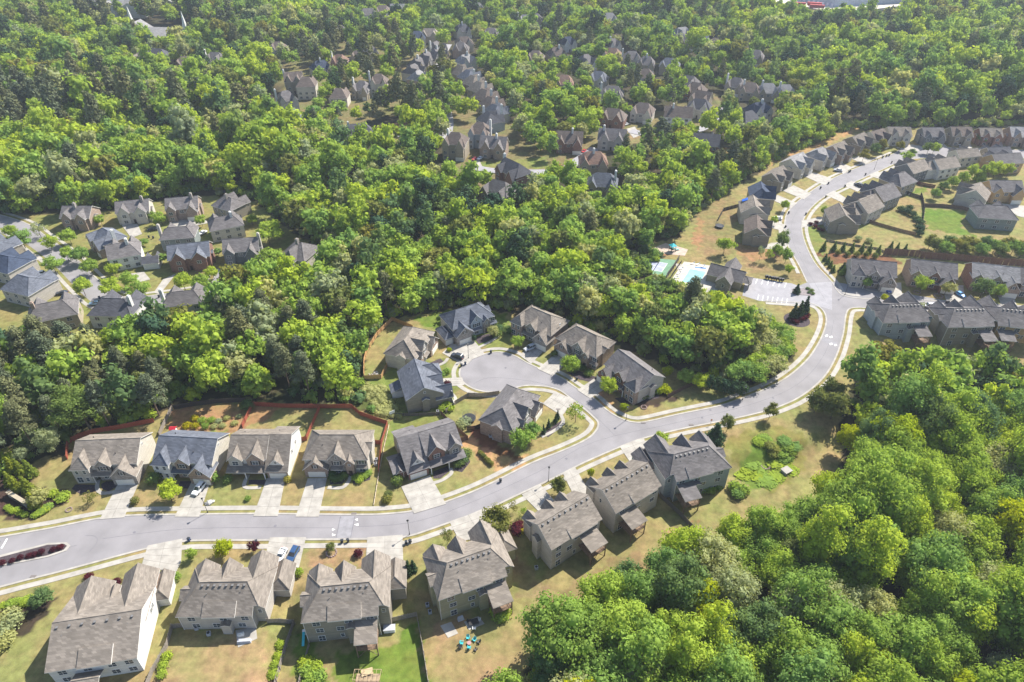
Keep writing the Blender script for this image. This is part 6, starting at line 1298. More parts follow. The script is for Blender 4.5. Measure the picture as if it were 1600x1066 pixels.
# ================= FENCES =================
FM = {'red': mat('fence_red', (.29, .080, .048), .85, scale=3, var=.2), 'pale': mat('fence_pale', (.50, .42, .31), .9, scale=3, var=.15), 'gray': mat('fence_gray', (.15, .135, .12), .9, scale=3, var=.2), 'brown': mat('fence_brown', (.16, .10, .075), .9, scale=3, var=.2),
      'maroon': mat('fence_maroon', (.10, .035, .04), .9, scale=3, var=.2), 'tan': mat('fence_tan', (.45, .27, .12), .9, scale=3, var=.18), 'dark': mat('fence_dark', (.055, .048, .045), .9, scale=3, var=.2), 'rose': mat('fence_rose', (.32, .05, .075), .85, scale=3, var=.2), 'mid': mat('fence_weathered', (.25, .215, .18), .9, scale=3, var=.2)}
def fence(pts, col, label, h_=1.8, side=1, picket=True):
    W = [PG(*p) for p in pts]; L_ = [(p[0], p[1]) for p in W]; x0, y0, _ = W[0]
    r0 = empty('fence', (x0, y0, W[0][2])); tag(r0, label, 'fence'); mb = MB(); posts = []; tot = 0
    for a, b_ in zip(L_[:-1], L_[1:]):
        l = math.hypot(b_[0] - a[0], b_[1] - a[1]); n = max(1, int(round(l / 2.4))); d = ((b_[0] - a[0]) / l, (b_[1] - a[1]) / l); nn = (-d[1], d[0])
        for k in range(n):
            p = (a[0] + d[0] * l * k / n, a[1] + d[1] * l * k / n); q = (a[0] + d[0] * l * (k + 1) / n, a[1] + d[1] * l * (k + 1) / n)
            m_ = 12 if picket and l * 1 < 60 else 2
            zp, zq = hz(*p), hz(*q); z0 = W[0][2]
            for j in range(m_):
                f0, f1 = j / m_, (j + .9) / m_; zj = zp + (zq - zp) * f0 - z0; hh = h_ + random.uniform(-.03, .03)
                A = (p[0] + (q[0] - p[0]) * f0 - x0, p[1] + (q[1] - p[1]) * f0 - y0); B = (p[0] + (q[0] - p[0]) * f1 - x0, p[1] + (q[1] - p[1]) * f1 - y0); t = .02
                mb.prism([(A[0]-nn[0]*t, A[1]-nn[1]*t, zj-.3), (B[0]-nn[0]*t, B[1]-nn[1]*t, zj-.3), (B[0]+nn[0]*t, B[1]+nn[1]*t, zj-.3), (A[0]+nn[0]*t, A[1]+nn[1]*t, zj-.3)],
                         [(A[0]-nn[0]*t, A[1]-nn[1]*t, zj+hh), (B[0]-nn[0]*t, B[1]-nn[1]*t, zj+hh), (B[0]+nn[0]*t, B[1]+nn[1]*t, zj+hh), (A[0]+nn[0]*t, A[1]+nn[1]*t, zj+hh)])
            for zz in (.4, h_ - .35):
                A = (p[0]-x0, p[1]-y0); B = (q[0]-x0, q[1]-y0); s_ = side
                mb.tube((A[0]+nn[0]*.06*s_, A[1]+nn[1]*.06*s_, zp-z0+zz), (B[0]+nn[0]*.06*s_, B[1]+nn[1]*.06*s_, zq-z0+zz), .045, n=4)
            posts.append((p[0]-x0+nn[0]*.12*side, p[1]-y0+nn[1]*.12*side, zp-z0))
    posts.append((L_[-1][0]-x0, L_[-1][1]-y0, W[-1][2]-W[0][2])); mb.build('panel', FM[col], r0)
    pm = MB().box(-.06, .06, -.06, .06, -.3, h_ + .08).mesh('post', [FM[col]])
    for p in posts[:100]: link_mesh('post', pm, r0, p)
fence([(106,718),(107,694),(125,684),(147,677),(190,670),(241,660)], 'red', 'dark red board fence behind the beige turret house')
fence([(250,682),(262,655),(270,640)], 'mid', 'weathered gray fence left of the bare back yard')
fence([(272,640),(300,635),(340,630),(385,628)], 'dark', 'dark gray fence along the top of the bare back yard')
fence([(379,669),(396,634),(440,637),(500,638),(550,638),(563,649),(585,657),(606,664),(597,693),(592,740)], 'red', 'long red board fence around two grassy back yards', side=-1)
fence([(480,686),(500,639)], 'red', 'red fence dividing the two grassy back yards')
fence([(471,690),(480,688)], 'red', 'short red gate fence between the white-sided and hip roof houses'); fence([(586,694),(597,695)], 'red', 'short red fence right of the hip roof house'); fence([(237,697),(245,697)], 'maroon', 'short dark fence between the first two houses')
fence([(608,664),(602,690),(594,728),(584,790)], 'pale', 'pale low edging fence between hip roof house and bend house', .5)
fence([(609,650),(648,650),(688,648)], 'gray', 'wire and post fence below the taupe house', 1.2, picket=False)
fence([(689,648),(712,672),(731,687),(717,692)], 'brown', 'brown board fence right of the bend house')
fence([(697,646),(712,632),(732,620),(752,621),(780,617)], 'mid', 'gray board fence between cul-de-sac and trampoline lawn')
fence([(730,673),(742,672),(752,668)], 'dark', 'short dark fence below the trampoline lawn')
fence([(569,590),(569,567),(573,551),(590,524),(613,501),(645,514)], 'tan', 'tan board fence curving round the upper left cul-de-sac lawn', side=-1)
fence([(570,593),(596,592),(606,572)], 'tan', 'tan fence with gate at the lower end of the upper left lawn')
fence([(1043,622),(1068,609),(1096,597)], 'brown', 'reddish brown fence on the lawn beside the curve', 1.7)
fence([(226,1085),(240,1050),(262,1012),(270,982),(290,980)], 'mid', 'weathered fence left of the barbecue patio yard')
fence([(418,974),(460,975),(448,1010),(432,1066),(424,1100)], 'mid', 'weathered fence right of the barbecue patio yard')
fence([(476,975),(483,1010),(468,1066),(462,1100)], 'mid', 'weathered fence left of the kitchen garden', 1.2)
fence([(611,972),(651,963),(660,1010),(672,1085)], 'mid', 'weathered fence between the bright lawn and the olive house')
fence([(1030,776),(1060,804),(1088,834)], 'gray', 'dark fence running down between the last two south houses'); fence([(1140,757),(1156,776)], 'mid', 'short gray fence right of the slate-gabled house')
fence([(75,552),(94,540),(113,526),(127,526)], 'rose', 'rose red fence below the sprawling tan house'); fence([(252,553),(252,540),(254,530)], 'rose', 'short rose red fence by the orange bare patch')
fence([(1438,305),(1441,315),(1443,330),(1441,345),(1438,362)], 'dark', 'dark fence down the left side of the emerald lawn'); fence([(1443,323),(1470,324),(1500,327),(1512,330)], 'brown', 'brown gray fence along the top of the emerald lawn')
fence([(1380,398),(1432,401),(1440,404),(1500,408),(1560,414),(1610,416)], 'brown', 'long high brown fence behind the branch street houses', 3.2, picket=False)
fence([(1425,284),(1437,290),(1460,294)], 'maroon', 'dark maroon fence beside the small rear deck house'); fence([(1408,300),(1422,306),(1440,312)], 'dark', 'dark fence behind the white patio chairs')
fence([(1290,377),(1330,384),(1370,390),(1384,396)], 'mid', 'low retaining fence above the cypress row', 1.0, picket=False); fence([(1335,340),(1370,352),(1405,362),(1430,368)], 'brown', 'stepped brown fence between the terraced gardens', 1.5)
fence([(1064,411),(1050,431),(1041,447)], 'dark', 'dark railing at the left of the pool deck', 1.3, picket=False)
fence([(1122,345),(1130,330),(1160,322)], 'dark', 'dark fence behind the navy-roofed house', picket=False)
fence([(1060,407),(1052,420),(1041,435)], 'gray', 'tall wire fence along the tennis court', 2.6, picket=False)

# ================= STREET FURNITURE =================
BLK = mat('black_metal', (.02, .02, .022), .45, spec=.5); GRYM = mat('galvanised', (.35, .36, .37), .5); RUB = mat('rubber', (.02, .02, .02), .9); BIN = mat('bin_dark', (.03, .035, .045), .6); BINB = mat('bin_blue', (.03, .06, .16), .6); LENS = mat('lamp_glass', (.5, .5, .45), .3)
def lamp(u, v, label):
    x, y, z = PG(u, v); r0 = empty('street_lamp', (x, y, z)); tag(r0, label, 'street lamp')
    MB().cyl(0, 0, 0, .5, .17, .12).cyl(0, 0, .5, 5.3, .075, .06).build('pole', BLK, r0); hd = MB().cyl(0, 0, 5.3, 5.45, .12, .24).cyl(0, 0, 5.85, 6.1, .34, .08).build('lantern', BLK, r0); MB().cyl(0, 0, 5.45, 5.85, .2, .26).build('glass', LENS, hd)
for a in ((324.5,801,'black street lamp beside the white van driveway'),(640,835.5,'black street lamp at the driveway of the tan three-storey house'),(857,752,'black street lamp opposite the corner house lawn'),(978,657,'black street lamp at the mouth of the cul-de-sac street'),(1160,625,'black street lamp at the hedge on the curve'),(732,560,'black street lamp on the cul-de-sac edge'),(1320,461,'black street lamp at the branch street junction'),(1366,265,'black street lamp on the upper hillside street')): lamp(*a)
bm_ = MB().prism([(-.25,-.27,.1),(.25,-.27,.1),(.25,.27,.1),(-.25,.27,.1)],[(-.32,-.36,1.0),(.32,-.36,1.0),(.32,.36,1.0),(-.32,.36,1.0)]).mesh('body', [BIN]); bmb = bm_.copy(); bmb.materials.clear(); bmb.materials.append(BINB)
bl_ = MB().prism([(-.35,-.4,1.01),(.35,-.4,1.01),(.35,.4,1.01),(-.35,.4,1.01)],[(-.28,-.32,1.12),(.28,-.32,1.12),(.28,.32,1.12),(-.28,.32,1.12)]).mesh('lid', [BIN]); bw_ = MB().tube((-.3,.3,.12),(-.22,.3,.12),.12,n=8).tube((.22,.3,.12),(.3,.3,.12),.12,n=8).mesh('wheel', [RUB])
def bins(lst, label, group=None, blue=0):
    for i, (u, v) in enumerate(lst):
        x, y, z = PG(u, v); r0 = empty('wheeled_bin', (x, y, z + .1), random.uniform(0, 6)); tag(r0, label, 'bin', group); link_mesh('body', bmb if blue else bm_, r0); link_mesh('lid', bl_, r0); link_mesh('wheel', bw_, r0)
bins([(535,848),(544,847)], 'dark wheeled bin of the pair on the pavement before the brown lawn', 'two bins before the brown lawn'); bins([(401,849)], 'single dark bin standing at the kerb near the two parked cars'); bins([(296,845)], 'blue gray bin at the kerb right of the wide lower left driveway', blue=1)
bins([(635,850),(641,848)], 'dark bin of the pair by the lamp at the tan three-storey house', 'two bins at the lamp of the tan three-storey house'); bins([(721,573)], 'dark bin at the left edge of the cul-de-sac', blue=0); bins([(727,570)], 'blue bin at the left edge of the cul-de-sac', blue=1); bins([(767,552)], 'dark bin at the top edge of the cul-de-sac')
bins([(782,753)], 'single black bin on the pavement below the bend house lawn'); bins([(901,594)], 'single black bin at the kerb of the cul-de-sac street')
for a in ([(1326,270),(1328,269)], 'dark bin of the pair right of the silver car on the hillside street', 'two bins right of the silver car'), ([(1294,288)], 'dark bin at the kerb below the gray house with dormers', None), ([(1282,295)], 'dark bin on the verge left of the sunny driveway', None), ([(1232,334)], 'dark bin on the inner curve of the hillside street', None), ([(1227,356)], 'dark bin at the double driveway of the hillside street', None), ([(1259,336)], 'dark bin at the driveway of the taupe gable-ended house', None), ([(1290,309)], 'dark bin in front of the wide-roofed cream house', None), ([(1320,292)], 'dark bin near the dark parked car on the hillside street', None), ([(1352,274)], 'dark bin opposite the upper hillside lamp', None), ([(1393,255)], 'dark bin opposite the three bins at the top of the street', None), ([(1379,247),(1385,245),(1389,244)], 'dark bin of the three together at the top of the hillside street', 'three bins at the top of the hillside street'), ([(1370,471),(1373,469)], 'dark bin of the pair on the branch street kerb', 'two bins on the branch street kerb'), ([(1364,478)], 'dark bin alone on the near kerb of the branch street', None), ([(1478,474),(1481,474)], 'dark bin of the pair below the bright blue car', 'two bins below the bright blue car'), ([(165,406),(168,407)][:0] + [(249,465),(256,464)], 'dark bin of the pair on the lower village street', 'two bins on the lower village street'), ([(233,372),(240,373)], 'small dark bin of the pair by the shaded driveway of the left cluster', 'two bins by the shaded driveway'), ([(156,467)], 'blue bin at the corner of the left cluster street', None):
    bins(a[0], a[1], a[2], blue='blue bin' in a[1])
# clustered mailboxes at the parking lot
mbx = MB().box(-.55, .55, -.35, .35, .55, 1.65).mesh('cabinet', [BLK]); mbp = MB().box(-.12, .12, -.12, .12, 0, .55).mesh('pedestal', [BLK])
for k, (u, v) in enumerate([(1197,435.5),(1201,436.5),(1206,437.5),(1209.5,438),(1213,438.5),(1218,440),(1222,440.5)]):
    x, y, z = PG(u, v); r0 = empty('mailbox_cabinet', (x, y, z), .2); r0.scale = (1.0, 1.0, 1.0); tag(r0, 'black mailbox cabinet in the row above the parking lot', 'mailbox', 'mailbox cabinets above the parking lot'); link_mesh('cabinet', mbx, r0); link_mesh('pedestal', mbp, r0)
# estate entrance sign: stone wall with a dark name panel
x, y, z = PG(31, 784); _a = P0(15, 775); _b = P0(46, 794); r0 = empty('entrance_sign', (x, y, z), math.atan2(_b[1]-_a[1], _b[0]-_a[0])); tag(r0, 'low curved stone entrance wall with dark name panel by the conifers', 'entrance sign')
MB().box(-3.6, 3.6, -.4, .4, 0, 1.7).box(-4.1, -3.5, -.5, .5, 0, 2.1).box(3.5, 4.1, -.5, .5, 0, 2.1).build('wall', WL['stone'], r0); MB().box(-3.75, 3.75, -.55, .55, 1.71, 1.86).box(-4.25, -3.4, -.62, .62, 2.1, 2.25).box(3.4, 4.25, -.62, .62, 2.1, 2.25).build('coping', WL['tan'], r0); MB().box(-1.8, 1.8, -.46, -.4, .5, 1.3).build('name_panel', BLK, r0)
# small storm drain box and fire rings
x, y, z = PG(1228, 738); r0 = empty('drain_box', (x, y, z), .5); tag(r0, 'square concrete drain box in the grassy hollow', 'drain box'); MB().box(-1.2, 1.2, -1.0, 1.0, 0, .9).build('box', CONCG, r0); MB().box(-1.35, 1.35, -1.15, 1.15, .91, 1.1).build('lid', CONC, r0)
STN = mat('ring_stone', (.30, .22, .20), .9, scale=4, var=.3)
def stonering(u, v, r, label):
    x, y, z = PG(u, v); mb = MB(); n = 14
    for k in range(n):
        a = 2 * math.pi * k / n; cx, cy = r * math.cos(a), r * math.sin(a); mb.cyl(cx, cy, 0, .32, r * .2, r * .16, 6)
    o = mb.build('stone_ring', STN, None, (x, y, z)); tag(o, label, 'stone ring')
stonering(1006, 637, .9, 'small stone ring on the lawn of the gray-sided cul-de-sac house'); stonering(1196, 729, 1.2, 'round reddish stone ring in the grassy hollow'); stonering(518, 864, 1.3, 'stone edging round the little olive tree'); stonering(560, 866, 1.1, 'stone edging round the small crimson shrub'); stonering(108, 797, .8, 'small stone ring on the first front lawn'); stonering(1433, 457, 1.2, 'stone ring left on the brown lawn of the branch street'); stonering(1466, 463, 1.6, 'larger stone ring right on the brown lawn of the branch street')
def sign(u, v, c, label):
    x, y, z = PG(u, v); r0 = empty('traffic_sign', (x, y, z)); tag(r0, label, 'traffic sign'); MB().cyl(0, 0, 0, 2.2, .04, n=6).build('post', GRYM, r0)
    MB().prism([(-.42,-.03,2.1),(0,-.03,1.68),(.42,-.03,2.1),(0,-.03,2.52)],[(-.42,.0,2.1),(0,.0,1.68),(.42,.0,2.1),(0,.0,2.52)]).build('plate', c, r0)
ORG = mat('sign_orange', (.75, .28, .05), .5); sign(1110, 664, ORG, 'orange diamond sign by the dark conical evergreen'); sign(2, 846, ORG, 'small orange sign at the left edge of the entrance road')
# ================= VEHICLES =================
TYR = RUB; HUB = mat('wheel_hub', (.35, .35, .36), .35, metal=.6); HL = mat('headlight', (.7, .72, .75), .2, spec=.6); TL = mat('taillight', (.35, .02, .02), .3)
def carmesh(paint, suv):
    L_, W_, = (4.9, 1.95) if suv else (4.6, 1.85); zt = 1.78 if suv else 1.45
    # body shell: cross sections along the length (x), half width and height
    S = [(-L_/2, .72, .45, .72), (-L_/2+.12, .9, .30, .86), (-L_/2+.9, .95, .25, .95), (-.8, .97, .22, 1.0), (.6, .97, .22, 1.0), (L_/2-.9, .96, .24, .98 if suv else .93), (L_/2-.12, .9, .32, .95 if suv else .88), (L_/2, .76, .45, .75)]
    b = MB(); sec = []
    for x, w_, z0, z1 in S:
        hw = W_/2 * w_ / .97; sec.append([(x, -hw*.9, z0), (x, -hw, z0+.2), (x, -hw, z1-.14), (x, -hw*.86, z1), (x, hw*.86, z1), (x, hw, z1-.14), (x, hw, z0+.2), (x, hw*.9, z0)])
    for A, B in zip(sec[:-1], sec[1:]):
        for k in range(8): j = (k + 1) % 8; b.poly([A[k], A[j], B[j], B[k]])
    b.poly(list(reversed(sec[0]))); b.poly(sec[-1])
    x0, x1 = (-1.15, 2.15) if suv else (-1.0, 1.75); c0, c1 = x0 + .75, x1 - (.35 if suv else .7); hw = W_/2 * .84
    g = MB().prism([(x0, -hw, .97), (x1, -hw, .97), (x1, hw, .97), (x0, hw, .97)], [(c0, -hw*.82, zt-.05), (c1, -hw*.82, zt-.05), (c1, hw*.82, zt-.05), (c0, hw*.82, zt-.05)])
    b.prism([(c0-.03, -hw*.84, zt-.06), (c1+.03, -hw*.84, zt-.06), (c1+.03, hw*.84, zt-.06), (c0-.03, hw*.84, zt-.06)], [(c0+.08, -hw*.76, zt), (c1-.08, -hw*.76, zt), (c1-.08, hw*.76, zt), (c0+.08, hw*.76, zt)])
    for s_ in (-1, 1):
        for xa, za in ((x0, .97), (x1, .97)):
            xb = c0 if xa == x0 else c1; b.tube((xa, s_*hw, za), (xb, s_*hw*.82, zt-.05), .045, n=4)
        b.tube(((x0+x1)/2, s_*hw, .97), ((c0+c1)/2, s_*hw*.83, zt-.05), .045, n=4)
    wm = MB()
    return b.mesh('body', [paint]), g.mesh('windows', [GLASS])
WM_ = MB().tube((0, -.12, 0), (0, .12, 0), .34, n=14).mesh('wheel', [TYR]); HBm = MB().tube((0, -.14, 0), (0, .14, 0), .19, n=10).mesh('hub', [HUB]); HLm = MB().box(-.05, .05, -.22, .22, -.09, .09).mesh('headlight', [HL]); TLm = MB().box(-.05, .05, -.18, .18, -.12, .12).mesh('taillight', [TL])
CARC = {}
def car(u, v, rot, col, suv, label, name='parked_car'):
    k = (tuple(col), suv)
    if k not in CARC: CARC[k] = carmesh(mat('paint_%d' % len(CARC), col, .28, var=.03, spec=.6), suv)
    bo, gl = CARC[k]; x, y, z = PG(u, v); r0 = empty(name, (x, y, .12), R(rot)); tag(r0, label, 'car'); L_ = 4.9 if suv else 4.6
    link_mesh('body', bo, r0); link_mesh('windows', gl, r0)
    for sx in (-L_/2+.9, L_/2-.9):
        for sy in (-.86, .86): w_ = link_mesh('wheel', WM_, r0, (sx, sy, .34)); link_mesh('hub', HBm, w_)
    for sy in (-.62, .62): link_mesh('headlight', HLm, r0, (-L_/2+.05, sy, .68)); link_mesh('taillight', TLm, r0, (L_/2-.05, sy, .75))
WH = (.75, .75, .74); SV = (.45, .46, .48); DK = (.03, .035, .045); BL = (.03, .07, .16)
for a in ((312,766,75,WH,1,'white van-like car on the driveway of the blue gray roofed house'),(440,870,80,WH,0,'white sedan on the driveway left of the dark blue car'),(459,868,78,BL,1,'dark blue gray wagon parked right of the white sedan'),(715,559,-28,DK,1,'black wagon on the upper left cul-de-sac driveway'),(828,546,35,SV,1,'silver wagon before the turret house garage of the cul-de-sac'),(1385,455,100,(.05,.10,.30),0,'dark blue and shiny car before the cream house of the branch street'),(1499,462,110,(.05,.28,.65),0,'bright blue car on the middle branch street driveway'),(1450,480,-8,SV,1,'silver van parked on the branch street'),(1558,497,70,SV,1,'silver car by the bronze green tree on the branch street'),(1309,268,-20,SV,0,'silver car on the driveway of the gray house with dormers'),(1214,343,-15,WH,0,'white car on the double driveway of the hillside street'),(1341,291,-60,DK,1,'dark car before the brown-walled house'),(1498,226,60,WH,0,'white car at the second house of the top right row'),(62,430,15,WH,1,'white car in the driveway at the left cluster'),(98,460,15,DK,0,'black car on the lower driveway of the left cluster'),(150,476,15,(.25,.38,.5),0,'light blue car at the corner of the left cluster street'),(317,366,60,WH,0,'white car half hidden between the left cluster houses'),(240,360,10,DK,0,'dark car on the shaded driveway of the left cluster'),(742,250,60,(.45,.03,.04),0,'red car beside the gray-roofed stone house'),(750,249,60,WH,0,'white car beside the red one at the stone house'),(978,196,40,WH,0,'white car near the dark rounded tree in the village'),(912,238,60,(.45,.03,.04),0,'small red car before the white garage of the red brick house'),(456,174,70,DK,0,'dark car by the small gray roof at the left of the village'),(874,262,-10,(.5,.05,.05),0,'red car on the village lane below the brick house')): car(*a)
# ================= GARDEN THINGS =================
NETM = mat('net_mesh', (.10, .11, .12), .8); TEAL = mat('teal_plastic', (.05, .42, .45), .5); WPL = mat('white_plastic', (.72, .72, .70), .5); BLU = mat('blue_plastic', (.03, .10, .35), .5); STEEL = mat('steel', (.5, .5, .5), .3, metal=.7); COVER = mat('cover_gray', (.38, .39, .42), .7)
def trampoline(u, v, r, label, net=True):
    x, y, z = PG(u, v); r0 = empty('trampoline', (x, y, z)); tag(r0, label, 'trampoline'); n = 20
    MB().cyl(0, 0, .82, .87, r * .93, n=24).build('mat', BLK, r0); mb = MB()
    P_ = [(r * math.cos(2*math.pi*k/n), r * math.sin(2*math.pi*k/n)) for k in range(n)]
    for k in range(n): j = (k + 1) % n; mb.poly([(P_[k][0]*.93, P_[k][1]*.93, .88), (P_[k][0], P_[k][1], .88), (P_[j][0], P_[j][1], .88), (P_[j][0]*.93, P_[j][1]*.93, .88)]); mb.tube((*P_[k], .82), (*P_[j], .82), .05)
    mb.build('rim_pad', mat('pad_blue', (.03,.04,.06), .7), r0)
    for k in range(0, n, 4): MB().tube((P_[k][0], P_[k][1], 0), (P_[k][0], P_[k][1], .85), .04).build('leg', GRYM, r0)
    if net:
        nb_ = MB()
        for k in range(n):
            j = (k + 1) % n; nb_.tube((*P_[k], .9), (*P_[k], 2.6), .02, n=4)
            for zz in (1.2, 1.55, 1.9, 2.25, 2.6): nb_.tube((*P_[k], zz), (*P_[j], zz), .014, n=4)
        nb_.build('safety_net', NETM, r0)
trampoline(733, 656, 2.1, 'round trampoline with dark safety net on the corner house lawn'); trampoline(1124, 355, 2.0, 'small trampoline on the brown lawn of the hillside houses', True)
def chair(u, v, rot, m, label, group=None, name='garden_chair'):
    x, y, z = PG(u, v); r0 = empty(name, (x, y, z), R(rot)); tag(r0, label, 'chair', group)
    MB().prism([(-.3,-.3,.36),(.3,-.3,.36),(.3,.3,.28),(-.3,.3,.28)],[(-.3,-.3,.42),(.3,-.3,.42),(.3,.3,.34),(-.3,.3,.34)]).build('seat', m, r0)
    b = MB()
    for k in range(5): b.prism([(-.3+.12*k,.26,.3),(-.2+.12*k,.26,.3),(-.2+.12*k,.31,.3),(-.3+.12*k,.31,.3)],[(-.34+.135*k,.52,1.0+.04*(2-abs(k-2))),(-.22+.135*k,.52,1.0+.04*(2-abs(k-2))),(-.22+.135*k,.57,1.0),(-.34+.135*k,.57,1.0)])
    b.build('backrest', m, r0)
    for s_ in (-1, 1): MB().box(s_*.38-.06, s_*.38+.06, -.35, .4, .56, .6).build('armrest', m, r0); MB().box(s_*.38-.04, s_*.38+.04, -.32, -.24, 0, .56).build('leg', m, r0); MB().box(s_*.38-.04, s_*.38+.04, .28, .36, 0, .56).build('leg', m, r0)
for a in ((722,1006,80,'left'),(731.5,998,10,'top left'),(741,1001,-35,'top right'),(733,1013,170,'lower')): chair(a[0], a[1], a[2], TEAL, a[3] + ' one of four turquoise garden chairs round the fire pit')
chair(720,1012,120,BLK,'dark chair lower left of the turquoise chairs'); chair(743,1016,-120,BLK,'dark chair lower right of the turquoise chairs'); chair(748,1004,-80,BLK,'dark chair right of the turquoise chairs')
x, y, z = PG(733, 1006); r0 = empty('fire_pit', (x, y, z)); tag(r0, 'round pinkish fire pit between the turquoise chairs', 'fire pit'); MB().cyl(0, 0, .1, .45, .35, .5, 14).build('bowl', mat('copper', (.4, .22, .22), .5), r0); MB().cyl(0, 0, 0, .1, .3, n=12).build('base', BLK, r0)
def table(u, v, m, label, w_=1.0, h_=.75):
    x, y, z = PG(u, v); r0 = empty('garden_table', (x, y, z), .3); tag(r0, label, 'table'); MB().box(-w_, w_, -w_*.6, w_*.6, h_-.05, h_).build('tabletop', m, r0)
    for sx in (-1, 1):
        for sy in (-1, 1): MB().box(sx*w_*.85-.04, sx*w_*.85+.04, sy*w_*.5-.04, sy*w_*.5+.04, 0, h_-.05).build('leg', m, r0)
table(740, 974, BLK, 'dark dining table on the patio of the olive house', 1.2); chair(733,972,80,BLK,'dark patio chair left of the dark dining table'); chair(748,970,-90,WPL,'pale patio chair right of the dark dining table'); chair(741,983,180,WPL,'pale patio chair in front of the dark dining table')
table(1418, 300, WPL, 'white table on the patio behind the hip-roofed tan house', 1.0); table(574, 1052, mat('raw_wood', (.45, .34, .2), .8), 'pale wooden bench-like table in the kitchen garden', 1.3, .6)
for k, (u, v) in enumerate(((1413,300),(1424,298),(1420,305))): chair(u, v, 90*k, WPL, 'white garden chair on the patio behind the hip-roofed tan house', 'white chairs on the patio behind the hip-roofed tan house')
for k, (u, v) in enumerate(((1060,428),(1056,435),(1052,442),(1082,413),(1090,414),(1064,421),(1098,417))):
    x, y, z = PG(u, v); r0 = empty('sun_lounger', (x, y, .1), R(30)); tag(r0, 'white sun lounger on the pool deck', 'sun lounger', 'white sun loungers on the pool deck'); MB().box(-.9, .5, -.32, .32, .28, .36).build('seat', WPL, r0); MB().prism([(.5,-.32,.28),(.55,-.32,.28),(.55,.32,.28),(.5,.32,.28)],[(1.05,-.32,.8),(1.1,-.32,.78),(1.1,.32,.78),(1.05,.32,.8)]).build('backrest', WPL, r0)
    for sx in (-.8, .4):
        for sy in (-.28, .28): MB().box(sx-.03, sx+.03, sy-.03, sy+.03, 0, .28).build('leg', WPL, r0)
_n0, _n1 = P0(1031, 409), P0(1021, 424); tn = empty('tennis_net', (_n0[0], _n0[1], .07)); tag(tn, 'tennis net across the blue court', 'tennis net'); MB().tube((0, 0, 0), (0, 0, 1.1), .06).build('post', BLK, tn)
MB().tube((_n1[0]-_n0[0], _n1[1]-_n0[1], 0), (_n1[0]-_n0[0], _n1[1]-_n0[1], 1.1), .06).build('post', BLK, tn); MB().prism([(0, -.02, .1), (_n1[0]-_n0[0], _n1[1]-_n0[1]-.02, .1), (_n1[0]-_n0[0], _n1[1]-_n0[1]+.02, .1), (0, .02, .1)], [(0, -.02, 1.0), (_n1[0]-_n0[0], _n1[1]-_n0[1]-.02, 1.0), (_n1[0]-_n0[0], _n1[1]-_n0[1]+.02, 1.0), (0, .02, 1.0)]).build('net', NETM, tn)
# barbecue, air conditioners, grill, box
def ac(u, v, label, group=None):
    x, y, z = PG(u, v); r0 = empty('air_conditioner', (x, y, z), .2); tag(r0, label, 'air conditioner', group); MB().box(-.42, .42, -.42, .42, .06, .95).build('casing', COVER, r0); MB().cyl(0, 0, .95, 1.0, .34, n=14).build('fan_grille', BLK, r0)
for a in ((588,720,'upper air conditioner right of the hip roof house'),(587,727,'lower air conditioner right of the hip roof house'),(684,645,'air conditioner below the taupe house wall'),(766,683,'left one of the two units behind the tan brick corner house'),(771,686,'right one of the two units behind the tan brick corner house'),(668,947,'dark unit left of the olive house'),(672,958,'second unit left of the olive house'),(838,889,'round unit left of the box bay house'),(1029,611,'unit at the gray-sided cul-de-sac house'),(327,992,'unit behind the beige house with barbecue patio'),(308,983,'small unit at the rear wall of the beige house')): ac(*a)
x, y, z = PG(377, 993); r0 = empty('barbecue_grill', (x, y, z), .2); tag(r0, 'white and steel barbecue grill on the patio of the beige house', 'grill'); MB().box(-.7, .7, -.35, .35, 0, .85).build('cabinet', WPL, r0); MB().tube((-.5, 0, .95), (.5, 0, .95), .33, n=12).build('lid', STEEL, r0)
x, y, z = PG(382, 1003); r0 = empty('covered_furniture', (x, y, z), .1); tag(r0, 'long light gray covered furniture below the barbecue grill', 'covered furniture'); MB().prism([(-1.6,-.5,0),(1.6,-.5,0),(1.6,.5,0),(-1.6,.5,0)],[(-1.45,-.35,.8),(1.45,-.35,.7),(1.45,.35,.75),(-1.45,.35,.85)]).build('cover', COVER, r0)
sheet('patio', [PG(*p)[:2] for p in ((368,985),(400,980),(402,998),(372,1012))], .06, CONC, th=.1)
x, y, z = PG(720, 968); r0 = empty('grill_cover', (x, y, z), .4); tag(r0, 'gray covered grill at the wall of the olive house', 'grill'); MB().prism([(-.8,-.45,0),(.8,-.45,0),(.8,.45,0),(-.8,.45,0)],[(-.6,-.3,1.1),(.6,-.3,1.1),(.6,.3,1.1),(-.6,.3,1.1)]).build('cover', COVER, r0)
x, y, z = PG(475, 1000); r0 = empty('slide', (x, y, z), .1); tag(r0, 'teal and white toy slide between the two fences', 'slide'); MB().prism([(-.3,-1.6,.1),(.3,-1.6,.1),(.3,-1.4,.1),(-.3,-1.4,.1)],[(-.3,1.2,1.4),(.3,1.2,1.4),(.3,1.3,1.4),(-.3,1.3,1.4)]).build('chute', TEAL, r0); MB().box(-.35, .35, 1.2, 1.8, 0, 1.5).build('ladder', WPL, r0)
x, y, z = PG(609, 985); r0 = empty('storage_box', (x, y, z), .1); tag(r0, 'white storage box beside the cluttered roofed deck', 'box'); MB().box(-1.3, 1.3, -.7, .7, 0, 1.1).build('body', WPL, r0); MB().box(-1.4, 1.4, -.8, .8, 1.11, 1.25).build('lid', COVER, r0)
